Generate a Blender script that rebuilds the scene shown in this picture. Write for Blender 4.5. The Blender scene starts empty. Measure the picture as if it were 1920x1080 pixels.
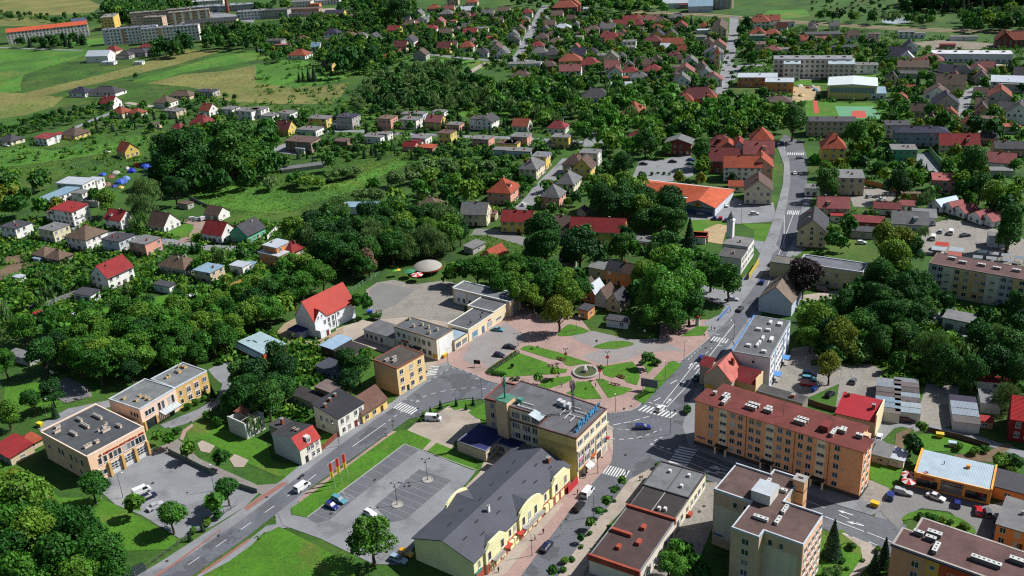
import bpy,math,random
import numpy as np
from mathutils import Vector,Matrix
random.seed(7)
rng = np.random.default_rng(7)
scene = bpy.context.scene
COL = scene.collection
D2R = math.radians
# ------------------------------------------------------------------ camera
CAM_H,FOC,PITCH,ROLL = 150.0,1800.0,D2R(24.06),D2R(-3.42)
cam = bpy.data.cameras.new("camera")
cam.sensor_width = 36.0
cam.lens = FOC / 1920.0 * 36.0
cam.clip_start = 1.0
cam.clip_end = 20000.0
cam_o = bpy.data.objects.new("camera",cam)
COL.objects.link(cam_o)
CAM_R = Matrix.Rotation(math.pi / 2 - PITCH,3,'X') @ Matrix.Rotation(ROLL,3,'Z')
cam_o.matrix_world = Matrix.Translation((0,0,CAM_H)) @ CAM_R.to_4x4()
scene.camera = cam_o
# ------------------------------------------------------------------ daylight
SUN_AZ,SUN_EL = D2R(11),D2R(46)
world = bpy.data.worlds.new("World")
scene.world = world
world.use_nodes = True
wn = world.node_tree
wn.nodes.clear()
sky_n = wn.nodes.new("ShaderNodeTexSky")
sky_n.sky_type = 'NISHITA'
sky_n.sun_disc = False
sky_n.sun_elevation = SUN_EL
sky_n.sun_rotation = math.pi / 2 - SUN_AZ
bgn = wn.nodes.new("ShaderNodeBackground")
bgn.inputs[1].default_value = 0.058
won = wn.nodes.new("ShaderNodeOutputWorld")
wn.links.new(sky_n.outputs[0],bgn.inputs[0])
wn.links.new(bgn.outputs[0],won.inputs[0])
sun = bpy.data.lights.new("sun",'SUN')
sun.energy = 5.0
sun.angle = D2R(0.5)
sun.color = (1.0,0.985,0.96)
sun_o = bpy.data.objects.new("sun",sun)
COL.objects.link(sun_o)
sd = Vector((math.cos(SUN_EL) * math.cos(SUN_AZ),math.cos(SUN_EL) * math.sin(SUN_AZ),math.sin(SUN_EL)))
sun_o.rotation_euler = (-sd).to_track_quat('-Z','Y').to_euler()
sun_o.location = (200,200,400)
scene.view_settings.view_transform = 'Standard'
scene.view_settings.look = 'None'
scene.view_settings.gamma = 1.0
scene.view_settings.exposure = 0.68
scene.view_settings.use_curve_mapping = False
scene.cycles.use_denoising = False
scene.cycles.pixel_filter_type = 'BLACKMAN_HARRIS'
scene.cycles.filter_width = 1.2
scene.cycles.max_bounces = 5
scene.cycles.diffuse_bounces = 2
scene.cycles.transparent_max_bounces = 6
# ------------------------------------------------------------------ where things stand
def ray(px,py):
 return CAM_R @ Vector(((px - 960) / FOC,-(py - 540) / FOC,-1.0))
def G(px,py,z=0.0):
 """map coordinates of a spot z metres above the ground, read off the photograph"""
 r = ray(px,py)
 t = (CAM_H - z) / -r.z
 return Vector((r.x * t,r.y * t))
def to_px(x,y,z):
 v = CAM_R.transposed() @ Vector((x,y,z - CAM_H))
 return 960 + FOC * v.x / -v.z,540 - FOC * v.y / -v.z,-v.z
class View:
 def __init__(s,ox,oy,k):
  s.o,s.k = (ox,oy),k
 def __call__(s,x,y):
  return s.o[0] + x / s.k,s.o[1] + y / s.k
A1,A2,A3 = View(0,720,3),View(640,720,3),View(1280,720,3)
A4,A5,A6 = View(0,400,3),View(640,400,3),View(1280,400,3)
B1,B2,B3,B4 = (View(480 * i,200,4) for i in range(4))
C1,C2,C3,C4 = (View(480 * i,0,4) for i in range(4))
PX = View(0,0,1)
D1,D2,D4,D5,D6 = View(1280,700,4.155),View(1300,860,4.91),View(880,690,4.91),View(40,660,4.155),View(660,500,4.909)
D3,D7,D8 = View(760,820,4.153),View(1290,560,6),View(1060,860,4.91)
E1,E2,E4 = View(560,760,4.909),View(950,920,6.752),View(880,580,4.683)
# ------------------------------------------------------------------ materials
def lin(c):
 c = c / 255.0
 return c / 12.92 if c <= .04045 else ((c + .055) / 1.055) ** 2.4
KALB = 0.52
def S(r,g,b,k=KALB):
 """real-world base colour of a surface that shows as this sRGB colour in the sunlit photograph"""
 return (min(.85,lin(r) * k),min(.85,lin(g) * k),min(.85,lin(b) * k))
MATS = {}
def mat(name,col,rough=.85,var=.22,scale=.35,fine=.12,fscale=6.0,bump=0.,bscale=8.,metal=0.,spec=.3,space='Object',wave=None,patches=None,stretch=None):
 if name in MATS:
  return MATS[name]
 m = bpy.data.materials.new(name)
 m.use_nodes = True
 nt = m.node_tree
 N,L = nt.nodes,nt.links
 bs = N["Principled BSDF"]
 bs.inputs["Roughness"].default_value = rough
 bs.inputs["Metallic"].default_value = metal
 bs.inputs["Specular IOR Level"].default_value = spec
 if space == 'World':
  src = N.new("ShaderNodeNewGeometry").outputs["Position"]
 else:
  src = N.new("ShaderNodeTexCoord").outputs["Object"]
 def noise(sc,det,lo,hi):
  n = N.new("ShaderNodeTexNoise")
  n.inputs["Scale"].default_value = sc
  n.inputs["Detail"].default_value = det
  n.inputs["Roughness"].default_value = .6
  L.new(src,n.inputs["Vector"])
  r = N.new("ShaderNodeMapRange")
  r.inputs[1].default_value,r.inputs[2].default_value = .3,.7
  r.inputs[3].default_value,r.inputs[4].default_value = lo,hi
  L.new(n.outputs["Fac"],r.inputs[0])
  return n,r.outputs[0]
 n1,v1 = noise(scale,5,1 - var,1 + var)
 n2,v2 = noise(fscale,3,1 - fine,1 + fine)
 mu = N.new("ShaderNodeMath"); mu.operation = 'MULTIPLY'
 L.new(v1,mu.inputs[0]); L.new(v2,mu.inputs[1])
 base = N.new("ShaderNodeRGB"); base.outputs[0].default_value = (*col,1)
 cur = base.outputs[0]
 if patches:
  for pc,psc,lo,hi in patches:
   pn = N.new("ShaderNodeTexNoise")
   pn.inputs["Scale"].default_value = psc
   pn.inputs["Detail"].default_value = 6
   pn.inputs["Roughness"].default_value = .65
   if stretch:
    mp = N.new("ShaderNodeMapping"); mp.inputs["Scale"].default_value = (1,1,stretch)
    L.new(src,mp.inputs[0]); L.new(mp.outputs[0],pn.inputs["Vector"])
   else: L.new(src,pn.inputs["Vector"])
   pr = N.new("ShaderNodeMapRange")
   pr.inputs[1].default_value,pr.inputs[2].default_value = lo,hi
   L.new(pn.outputs["Fac"],pr.inputs[0])
   mx = N.new("ShaderNodeMix"); mx.data_type = 'RGBA'
   L.new(pr.outputs[0],mx.inputs[0]); L.new(cur,mx.inputs[6])
   mx.inputs[7].default_value = (*pc,1)
   cur = mx.outputs[2]
 hs = N.new("ShaderNodeHueSaturation")
 L.new(cur,hs.inputs["Color"]); L.new(mu.outputs[0],hs.inputs["Value"])
 L.new(hs.outputs[0],bs.inputs["Base Color"])
 if wave or bump:
  b = N.new("ShaderNodeBump")
  b.inputs["Strength"].default_value = bump or .5
  b.inputs["Distance"].default_value = .06
  if wave:
   w = N.new("ShaderNodeTexWave")
   w.inputs["Scale"].default_value = wave[0]
   w.bands_direction = wave[1]
   L.new(src,w.inputs["Vector"])
   L.new(w.outputs["Fac"],b.inputs["Height"])
  else:
   bn = N.new("ShaderNodeTexNoise"); bn.inputs["Scale"].default_value = bscale
   bn.inputs["Detail"].default_value = 4
   L.new(src,bn.inputs["Vector"])
   L.new(bn.outputs["Fac"],b.inputs["Height"])
  L.new(b.outputs[0],bs.inputs["Normal"])
 MATS[name] = m
 return m
def wallm(c):
 return mat("plaster_%d_%d_%d" % c,S(*c,.7),.9,.10,.25,.06,3.0,bump=.15,bscale=5,patches=[(tuple(v * .84 for v in S(*c,.7)),.5,.56,.78)],stretch=.12)
def roofm(c):
 k = S(*c,.44)
 return mat("tile_%d_%d_%d" % c,k,.85,.22,.5,.18,4.0,bump=.6,wave=(1.4,'Z'),patches=[((k[0] * .55 + .02,k[1] * .7 + .02,k[2] * .7 + .015),.45,.54,.7)])
def feltm(c):
 k = S(*c)
 return mat("felt_%d_%d_%d" % c,k,.9,.22,.22,.12,2.5,bump=.2,bscale=3,patches=[(tuple(v * .72 for v in k),.25,.54,.66)])
def metm(c):
 return mat("sheet_%d_%d_%d" % c,S(*c),.45,.12,.4,.06,4.0,bump=.4,wave=(.9,'X'),spec=.5)
def paintm(c,rough=.35):
 return mat("paint_%d_%d_%d" % c,S(*c),rough,.05,.5,.03,5.0,spec=.5)
GLASS = mat("window_glass",(.025,.03,.038),.12,.3,.4,.1,3.0,spec=.6)
def varied_glass(m):
 """panes differ: dark rooms, sky reflections, pale curtains"""
 nt = m.node_tree; N,L = nt.nodes,nt.links
 oi = N.new("ShaderNodeObjectInfo"); cr = N.new("ShaderNodeValToRGB"); cr.color_ramp.interpolation = 'CONSTANT'
 e = cr.color_ramp.elements
 e[0].color = (.014,.017,.022,1); e[1].position = .55; e[1].color = (.05,.065,.085,1)
 for p,c in ((.78,(.16,.16,.15,1)),(.92,(.34,.33,.3,1))):
  q = e.new(p); q.color = c
 L.new(oi.outputs["Random"],cr.inputs[0]); L.new(cr.outputs[0],N["Principled BSDF"].inputs["Base Color"])
varied_glass(GLASS)
FRAME = mat("white_frame",S(240,240,238),.5,.05,.5,.03)
DARK = mat("dark_opening",(.015,.015,.017),.7,.2,.5,.1)
RUBBER = mat("tyre_rubber",(.02,.02,.021),.8,.1,1,.1)
STEEL = mat("galvanised_steel",S(150,155,155),.45,.1,.5,.06,metal=.6)
BLACKM = mat("black_metal",S(45,45,48),.5,.1,.5,.06)
MARK = mat("road_paint",S(235,235,232),.7,.14,.6,.18,5.0)
CONC = mat("concrete",S(185,180,172),.9,.18,.3,.12,4.0)
BRICK = mat("chimney_brick",S(165,90,70),.9,.2,1.5,.2,8.0)
# ------------------------------------------------------------------ mesh helpers
class MB:
 def __init__(s):
  s.v,s.f,s.m = [],[],[]
 def poly(s,pts,m=0):
  i = len(s.v)
  s.v += [tuple(p) for p in pts]
  s.f.append(tuple(range(i,i + len(pts)))); s.m.append(m)
  return s
 def prism(s,poly,z0,z1,m=0,bottom=False,mtop=None):
  i,n = len(s.v),len(poly)
  s.v += [(p[0],p[1],z0) for p in poly] + [(p[0],p[1],z1) for p in poly]
  for k in range(n):
   j = (k + 1) % n
   s.f.append((i + k,i + j,i + n + j,i + n + k)); s.m.append(m)
  s.f.append(tuple(range(i + n,i + 2 * n))); s.m.append(m if mtop is None else mtop)
  if bottom:
   s.f.append(tuple(range(i + n - 1,i - 1,-1))); s.m.append(m)
  return s
 def box(s,x0,x1,y0,y1,z0,z1,m=0):
  return s.prism([(x0,y0),(x1,y0),(x1,y1),(x0,y1)],z0,z1,m,True)
 def rbox(s,cx,cy,w,d,z0,z1,a=0,m=0):
  c,t = math.cos(a),math.sin(a)
  return s.prism([(cx + c * x - t * y,cy + t * x + c * y) for x,y in ((-w/2,-d/2),(w/2,-d/2),(w/2,d/2),(-w/2,d/2))],z0,z1,m,True)
 def tube(s,path,radii,n=7,m=0,cap=True):
  rings = []
  for k,p in enumerate(path):
   p = Vector(p)
   a = Vector(path[max(0,k - 1)]); b = Vector(path[min(len(path) - 1,k + 1)])
   d = (b - a).normalized()
   u = d.cross(Vector((0,0,1)) if abs(d.z) < .95 else Vector((1,0,0))).normalized()
   w = u.cross(d)
   i = len(s.v)
   r = radii[k] if isinstance(radii,(list,tuple)) else radii
   for q in range(n):
    t = 2 * math.pi * q / n
    s.v.append(tuple(p + (u * math.cos(t) + w * math.sin(t)) * r))
   rings.append(i)
  for k in range(len(rings) - 1):
   for q in range(n):
    s.f.append((rings[k] + q,rings[k + 1] + q,rings[k + 1] + (q + 1) % n,rings[k] + (q + 1) % n)); s.m.append(m)
  if cap:
   s.f.append(tuple(rings[-1] + q for q in range(n))); s.m.append(m)
   s.f.append(tuple(rings[0] + q for q in reversed(range(n)))); s.m.append(m)
  return s
 def lathe(s,prof,n=20,m=0,cx=0,cy=0):
  base = len(s.v)
  for r,z in prof:
   for q in range(n):
    t = 2 * math.pi * q / n
    s.v.append((cx + r * math.cos(t),cy + r * math.sin(t),z))
  for k in range(len(prof) - 1):
   for q in range(n):
    a,b = base + k * n + q,base + k * n + (q + 1) % n
    s.f.append((a,b,b + n,a + n)); s.m.append(m)
  return s
 def mesh(s,name,mats,smooth=False):
  me = bpy.data.meshes.new(name)
  me.from_pydata(s.v,[],s.f)
  for m in (mats if isinstance(mats,(list,tuple)) else ([mats] if mats else [])):
   me.materials.append(m)
  if any(s.m):
   me.polygons.foreach_set("material_index",s.m)
  if smooth:
   me.polygons.foreach_set("use_smooth",[True] * len(s.f))
  me.update()
  return me
 def obj(s,name,mats,parent=None,smooth=False,**k):
  return put(name,s.mesh(name,mats,smooth),parent,**k)
def put(name,me,parent=None,loc=(0,0,0),rz=0.,scale=None,rx=0.):
 o = bpy.data.objects.new(name,me)
 COL.objects.link(o)
 if parent is not None:
  o.parent = parent
 o.location = loc
 if rz or rx:
  o.rotation_euler = (rx,0,rz)
 if scale is not None:
  o.scale = scale if isinstance(scale,(tuple,list)) else (scale,) * 3
 return o
LABELS = {}
def tag(o,label,cat,group=None,kind=None):
 if label: o["label"] = label
 if cat: o["category"] = cat
 if group: o["group"] = group
 if kind: o["kind"] = kind
 return o
def thing(name,label,cat,loc,rz=0.,group=None):
 o = bpy.data.objects.new(name,None)
 COL.objects.link(o)
 o.empty_display_size = .5
 o.location = loc
 o.rotation_euler = (0,0,rz)
 return tag(o,label,cat,group)
ORD = "first second third fourth fifth sixth seventh eighth ninth tenth eleventh twelfth thirteenth fourteenth fifteenth sixteenth seventeenth eighteenth nineteenth twentieth".split()
def ordinal(i):
 if i < 20: return ORD[i]
 return "%d%s" % (i + 1,{1: 'st',2: 'nd',3: 'rd'}.get((i + 1) % 10 if (i + 1) % 100 not in (11,12,13) else 0,'th'))
PENDING = []      # (object, label stem, tail): told apart by order from the left where nothing else does it
def later(o,stem,tail=""):
 PENDING.append((o,stem,tail))
def settle_labels():
 by = {}
 for o,s,t in PENDING:
  by.setdefault((s,t),[]).append(o)
 for (s,t),os_ in by.items():
  full = (s + " " + t).strip()
  if len(os_) == 1:
   os_[0]["label"] = full
   continue
  os_.sort(key=lambda o: to_px(o.location.x,o.location.y,0)[0])
  for i,o in enumerate(os_):
   o["label"] = full + ", " + (ordinal(i) + " from left" if i else "leftmost")
   if len(o["label"].split()) > 16: print("LONG",o["label"])
# ------------------------------------------------------------------ the ground and what is paved
ROADS = []   # polygons kept free of trees
def inside(p,poly):
 x,y = p[0],p[1]
 c = False
 n = len(poly)
 j = n - 1
 for i in range(n):
  xi,yi = poly[i]; xj,yj = poly[j]
  if (yi > y) != (yj > y) and x < (xj - xi) * (y - yi) / (yj - yi) + xi:
   c = not c
  j = i
 return c
def ccw(p):
 a = sum(p[i - 1][0] * p[i][1] - p[i][0] * p[i - 1][1] for i in range(len(p)))
 return p if a > 0 else p[::-1]
def smooth_line(pts,k=6,closed=False):
 """Catmull-Rom through points"""
 P = [Vector(p) for p in pts]
 out = []
 n = len(P)
 rngk = range(n) if closed else range(n - 1)
 for i in rngk:
  p0 = P[(i - 1) % n] if closed else P[max(0,i - 1)]
  p1,p2 = P[i],P[(i + 1) % n]
  p3 = P[(i + 2) % n] if closed else P[min(n - 1,i + 2)]
  for t in range(k):
   u = t / k
   out.append(.5 * ((2 * p1) + (p2 - p0) * u + (2 * p0 - 5 * p1 + 4 * p2 - p3) * u * u + (3 * p1 - p0 - 3 * p2 + p3) * u ** 3))
 if not closed:
  out.append(P[-1])
 return [(v.x,v.y) for v in out]
LAYER = [0]
def sheet(name,view,pts,m,z=None,h=0.,keep=True,smooth=0,parent=None):
 """a paved or planted area: outline on the ground, with a kerb-high edge if h is given"""
 W = [tuple(G(*view(*p))) for p in pts]
 if smooth:
  W = smooth_line(W,smooth,True)
 W = ccw(W)
 LAYER[0] += 1
 zz = (z if z is not None else .02) + .0006 * LAYER[0]
 if keep:
  ROADS.append(W)
 b = MB()
 if h:
  b.prism(W,-.05,zz + h)
 else:
  b.poly([(x,y,zz) for x,y in W])
 o = b.obj(name,m,parent)
 if parent is None:
  o["kind"] = "structure"
 return o
GRASSM = mat("grass",S(62,102,28),.95,.35,.03,.3,.8,bump=.6,bscale=2.5,space='World',
             patches=[(S(92,112,40),.02,.5,.68),(S(44,78,30),.05,.52,.66)])
LAWNM = mat("lawn",S(80,132,26),.95,.2,.1,.26,1.6,bump=.5,bscale=4,space='World',patches=[(S(116,124,52),.07,.54,.7),(S(62,108,26),.25,.56,.7)])
MEADOW = mat("meadow_grass",S(84,138,42),.95,.28,.02,.2,.35,bump=.5,bscale=1,space='World',patches=[(S(68,116,38),.012,.48,.62),(S(110,118,50),.02,.56,.7)])
DRYM = mat("dry_grass",S(134,132,72),.95,.25,.02,.22,.3,bump=.5,bscale=1,space='World',patches=[(S(110,124,56),.012,.5,.66)])
SOILM = mat("soil",S(128,108,84),.95,.3,.1,.25,1.5,space='World',bump=.5,bscale=3)
SANDM = mat("sand",S(196,172,132),.95,.2,.2,.15,1.5,space='World',bump=.3,bscale=3)
ASPH = mat("asphalt",S(114,117,123),.9,.2,.07,.13,1.3,space='World',bump=.1,bscale=12,patches=[(S(92,94,99),.07,.55,.575),(S(140,142,146),.03,.55,.68),(S(108,110,114),.5,.66,.7)])
ASPHL = mat("light_asphalt",S(140,139,136),.9,.10,.1,.10,1.5,space='World',bump=.1,bscale=12,patches=[(S(120,119,116),.07,.56,.62),(S(156,153,147),.05,.58,.7)])
PAVEL = mat("grey_paving",S(150,152,155),.9,.15,.12,.12,2.2,space='World',bump=.15,bscale=10,patches=[(S(130,131,134),.09,.55,.64),(S(168,168,168),.04,.57,.7)])
BAYM = mat("dark_paving",S(114,116,121),.9,.12,.2,.12,2.2,space='World',bump=.15,bscale=10)
PINKP = mat("pink_paving",S(184,154,144),.9,.12,.15,.14,2.2,space='World',bump=.15,bscale=10,patches=[(S(170,146,138),.1,.52,.66)])
BEIGEP = mat("beige_paving",S(190,176,160),.9,.12,.12,.14,2.2,space='World',bump=.15,bscale=10,patches=[(S(168,156,144),.1,.52,.66)])
OLDC = mat("cracked_concrete",S(162,156,146),.92,.16,.12,.2,1.2,space='World',bump=.25,bscale=4,patches=[(S(138,134,126),.12,.5,.62),(S(122,124,88),.22,.62,.72)])
KERBM = mat("kerb_stone",S(188,186,182),.9,.1,.5,.1,4.0)
WATERM = mat("water",(.02,.03,.022),.08,.2,.2,.1,spec=.5,space='World',bump=.1,bscale=1.5)
g = MB()
g.poly([(-6000,-400,0),(6000,-400,0),(6000,9000,0),(-6000,9000,0)])
ground = g.obj("ground",GRASSM); ground["kind"] = "structure"
def street(name,view,pts,w,m,z=.02,smooth=6,keep=True):
 W = [tuple(G(*view(*p))) for p in pts]
 W = smooth_line(W,smooth) if smooth and len(W) > 2 else W
 Lf,Rt = [],[]
 for i,p in enumerate(W):
  a = Vector(W[max(0,i - 1)]); b = Vector(W[min(len(W) - 1,i + 1)])
  d = (b - a).normalized(); n = Vector((-d.y,d.x)) * w / 2
  Lf.append(tuple(Vector(p) + n)); Rt.append(tuple(Vector(p) - n))
 LAYER[0] += 1
 zz = z + .0006 * LAYER[0]
 poly = Rt + Lf[::-1]
 if keep: ROADS.append(poly)
 b = MB()
 i0 = 0
 for i in range(len(W) - 1):
  b.poly([(*Rt[i],zz),(*Rt[i + 1],zz),(*Lf[i + 1],zz),(*Lf[i],zz)])
 o = b.obj(name,m); o["kind"] = "structure"
 return o
MZ = .03
def stripe(name,quad,parent,z=MZ):
 LAYER[0] += .05
 b = MB().poly([(x,y,z + .0006 * LAYER[0]) for x,y in ccw(quad)])
 return b.obj(name,MARK if name != 'bay_line' else mat('worn_paint',S(158,160,164),.8,.2,.6,.2,4),parent)
def zebra(parent,view,a,b,c,n,fill=.52,z=MZ):
 a,b,c = (G(*view(*p)) for p in (a,b,c))
 u = (b - a) / n
 v = c - a
 for k in range(n):
  p = a + u * k
  stripe("crossing_stripe",[tuple(p),tuple(p + u * fill),tuple(p + u * fill + v),tuple(p + v)],parent,z)
def dashes(parent,view,pts,dash=3.,gap=3.5,w=.16,smooth=6,name="lane_dash"):
 W = [Vector(G(*view(*p))) for p in pts]
 if len(W) > 2 and smooth: W = [Vector(p) for p in smooth_line(W,smooth)]
 seg = [0.]
 for i in range(1,len(W)): seg.append(seg[-1] + (W[i] - W[i - 1]).length)
 def at(s):
  s = min(max(s,0),seg[-1])
  for i in range(1,len(W)):
   if s <= seg[i] or i == len(W) - 1:
    t = (s - seg[i - 1]) / max(1e-6,seg[i] - seg[i - 1])
    return W[i - 1].lerp(W[i],t),(W[i] - W[i - 1]).normalized()
 s = 0.
 if dash <= 0: dash,gap = seg[-1] / max(1,len(W) - 1),0.
 while s < seg[-1] - .3:
  p,d = at(s); q,e = at(min(s + dash,seg[-1]))
  n = Vector((-d.y,d.x)) * w / 2; k = Vector((-e.y,e.x)) * w / 2
  stripe(name,[tuple(p - n),tuple(q - k),tuple(q + k),tuple(p + n)],parent)
  s += dash + gap
def kerb(view,pts,closed=False,w=.22,z0=.0,z1=.2,smooth=0,name="kerb",mm=None):
 W = [tuple(G(*view(*p))) for p in pts]
 if smooth: W = smooth_line(W,smooth,closed)
 if closed: W = W + [W[0]]
 b = MB()
 for i in range(len(W) - 1):
  p,q = Vector(W[i]),Vector(W[i + 1])
  d = (q - p).normalized(); n = Vector((-d.y,d.x)) * w / 2
  b.prism([tuple(p - n),tuple(q - n),tuple(q + n),tuple(p + n)],z0,z1,0)
 o = b.obj(name,mm or KERBM); o["kind"] = "structure"
 return o
# ---- far fields
sheet("meadow",C1,[(-60,372),(250,372),(690,376),(640,415),(560,440),(420,485),(300,520),(180,560),(150,640),(160,680),(60,695),(-60,690)],MEADOW,keep=False)
sheet("dry_field",C1,[(170,700),(600,600),(1000,500),(1340,372),(1660,375),(1600,400),(1300,490),(1000,560),(760,620),(560,660),(330,720)],DRYM,keep=False)
sheet("dry_field",C1,[(-60,690),(170,700),(480,730),(400,800),(200,860),(-60,900)],DRYM,keep=False)
sheet("meadow",C1,[(980,610),(1300,520),(1600,430),(1920,385),(2200,395),(2100,420),(1920,450),(1640,500),(1360,545),(1200,600)],MEADOW,keep=False)
sheet("dry_field",C1,[(1100,625),(1360,560),(1700,530),(2000,470),(2400,560),(2500,600),(2200,690),(1900,690),(1600,690),(1400,650)],DRYM,keep=False)
sheet("meadow",C2,[(0,480),(300,440),(700,540),(820,520),(640,600),(300,660),(0,620)],MEADOW,keep=False)
sheet("dry_field",C2,[(-400,700),(0,660),(300,670),(700,620),(640,720),(560,780),(200,780),(-200,760)],DRYM,keep=False)
sheet("dry_field",C1,[(-200,10),(300,-10),(560,-40),(760,40),(700,90),(450,110),(200,120),(-200,70)],DRYM,keep=False)
sheet("dry_field",C1,[(-100,150),(200,130),(380,160),(380,190),(150,195),(-100,195)],DRYM,keep=False)
sheet("meadow",C1,[(480,310),(720,290),(820,275),(830,340),(500,350)],MEADOW,keep=False)
sheet("meadow",B1,[(1350,640),(1500,590),(1800,540),(1980,560),(2200,640),(2250,760),(2000,800),(1700,760),(1500,720)],MEADOW,keep=False)
sheet("meadow",B2,[(-20,640),(300,620),(700,560),(860,470),(1000,440),(1120,380),(1150,420),(900,540),(700,640),(500,700),(200,800),(0,800)],MEADOW,keep=False)
sheet("meadow",B1,[(0,330),(200,300),(400,330),(700,250),(1000,210),(1120,230),(900,330),(600,380),(300,420),(0,460)],MEADOW,keep=False)
sheet("meadow",C2,[(1260,420),(1500,430),(1800,470),(1700,520),(1500,500),(1300,470)],MEADOW,keep=False)
sheet("meadow",C4,[(0,80),(280,70),(320,120),(150,140),(-100,140)],MEADOW,keep=False)
sheet("meadow",C4,[(800,780),(940,780),(1080,880),(840,880)],LAWNM,keep=False)
sheet("meadow",C4,[(630,550),(830,550),(880,660),(760,600),(640,570)],LAWNM,keep=False)
sheet("lawn",B4,[(1760,160),(1960,130),(1960,270),(1700,250)],LAWNM,keep=False)
sheet("lawn",B3,[(640,150),(800,140),(800,230),(650,240)],LAWNM,keep=False)
sheet("lawn",B2,[(780,30),(900,20),(900,90),(800,100)],LAWNM,keep=False)
sheet("lawn",C2,[(880,830),(1300,800),(1900,820),(1900,880),(1000,870)],LAWNM,keep=False)
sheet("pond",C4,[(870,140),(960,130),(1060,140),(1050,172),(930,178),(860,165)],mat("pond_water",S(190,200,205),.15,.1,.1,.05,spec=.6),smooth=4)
street("railway_bed",C4,[(-1000,90),(-500,110),(0,150),(500,185),(1000,215),(1500,232),(2000,240)],16,mat("railway_gravel",S(150,140,105),.95,.25,.1,.2,1,space='World'),smooth=4)
for k in (-1,1):
 street("railway_track",C4,[(-1000,92 + 6 * k),(-500,112 + 6 * k),(0,152 + 5 * k),(500,187 + 5 * k),(1000,217 + 5 * k),(1500,234 + 5 * k),(2000,242 + 5 * k)],2.6,mat("track_ballast",S(112,96,84),.95,.2,.2,.2,1),z=.08,smooth=4)
# ---- paved base around the central blocks
sheet("paved_ground",PX,[(905,745),(1150,780),(1152,850),(1068,922),(885,1095),(770,1015),(900,885),(930,800)],BEIGEP,z=.005)
sheet("paved_ground",PX,[(1222,872),(1312,898),(1322,940),(1270,985),(1200,1110),(1070,1110),(1180,940)],OLDC,z=.005)
sheet("paved_ground",A6,[(370,470),(445,560),(400,640),(300,790),(260,850),(130,900),(110,1000),(60,1100),(-40,1150),(20,1000),(150,830),(270,690),(340,580)],PAVEL,z=.005)
sheet("paved_ground",A3,[(-80,260),(60,50),(100,330),(40,370),(-20,350)],PAVEL,z=.005)
sheet("paved_ground",A5,[(270,560),(620,600),(1000,480),(1080,560),(700,700),(560,860),(440,900),(420,800),(160,740),(140,640)],BEIGEP,z=.005)
sheet("paved_ground",A6,[(600,60),(660,0),(700,190),(640,240),(560,230)],PAVEL,z=.005)
sheet("paved_ground",A3,[(1100,690),(1240,760),(1230,850),(1060,800)],PAVEL,z=.005)
sheet("paved_ground",PX,[(515,965),(575,918),(606,930),(560,965),(545,990),(520,990)],PAVEL,z=.005)
sheet("garden_lawn",A4,[(870,470),(1000,450),(970,520),(770,560),(790,510)],LAWNM)
sheet("garden_bed",A4,[(0,320),(110,260),(190,290),(60,370),(0,380)],SOILM)
sheet("garden_lawn",A4,[(480,545),(640,530),(650,580),(540,610)],LAWNM)
sheet("garden_bed",A4,[(1290,400),(1380,360),(1400,385),(1320,430)],mat("flower_bed",S(176,130,60),.95,.4,1,.3,3,space='World'))
sheet("garden_lawn",A4,[(1360,250),(1450,240),(1450,290),(1380,300)],LAWNM)
sheet("garden_lawn",A4,[(1250,440),(1400,430),(1330,500),(1220,500)],LAWNM)
sheet("garden_bed",A4,[(20,240),(190,230),(140,260),(20,290)],SOILM)
# ---- far and middle streets
street("street",C3,[(0,470),(60,400),(120,280),(185,160),(215,90),(250,40)],8,PAVEL)
street("street",C3,[(-180,410),(0,440),(100,450),(220,470)],7,PAVEL)
street("street",C2,[(1280,402),(1500,430),(1750,450),(1930,440)],6.5,PAVEL)
street("street",C3,[(1500,860),(1560,720),(1620,480),(1660,260),(1665,120)],8,PAVEL)
street("street",C3,[(1640,600),(1700,500),(1900,490)],6,PAVEL)
street("street",C2,[(0,374),(300,378),(600,382)],4.5,PAVEL)
street("street",C1,[(-40,356),(100,360),(400,372),(620,378)],5,PAVEL)
street("lane",C2,[(1730,470),(1640,520),(1600,545)],6,BEIGEP)
street("street",C2,[(1240,210),(1290,150),(1330,90)],7,PAVEL)
street("street",B1,[(560,160),(700,100),(850,40),(960,-10)],5,PAVEL)
street("street",C1,[(950,770),(1150,800),(1300,815)],5,BEIGEP)
street("street",B2,[(480,190),(700,182),(1000,200),(1300,212),(1600,226),(1920,235),(2100,245),(2450,268)],5.5,PAVEL)
street("street",B3,[(560,260),(700,262),(800,265)],6,PAVEL)
street("street",B3,[(570,300),(590,230),(610,190)],6,PAVEL)
street("street",B3,[(40,790),(140,700),(250,570),(350,470),(430,390)],7.5,PAVEL)
street("street",A5,[(-20,240),(120,210)],3,BEIGEP)
street("street",A5,[(740,105),(860,110),(1000,150),(1060,165)],8,ASPHL)
street("street",B1,[(0,900),(300,905),(560,915),(760,945),(1000,975),(1250,1012),(1480,1050),(1800,1065)],6.5,PAVEL)
street("lane",B1,[(1370,1020),(1440,950),(1500,880),(1440,850)],6,mat("drive_paving",S(170,146,132),.9,.12,.15,.14,2.2,space='World'))
sheet("yard",B1,[(1340,860),(1420,840),(1530,860),(1560,900),(1500,960),(1460,940),(1460,890),(1400,875)],MATS["drive_paving"])
sheet("lawn",B1,[(1190,925),(1320,885),(1430,880),(1455,910),(1420,960),(1380,985),(1160,945)],LAWNM,z=.05)
sheet("yard",B2,[(100,325),(230,270),(330,330),(300,360),(200,350)],PAVEL)
street("street",B4,[(1690,250),(1600,160),(1530,100),(1440,20)],7,PAVEL)
street("street",B4,[(1660,250),(1740,268),(1900,262)],6,PAVEL)
street("street",C4,[(1450,880),(1470,760),(1520,690),(1650,630),(1800,580)],7,PAVEL)
sheet("school_yard",C4,[(40,545),(240,600),(400,600),(400,545)],PAVEL)
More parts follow.
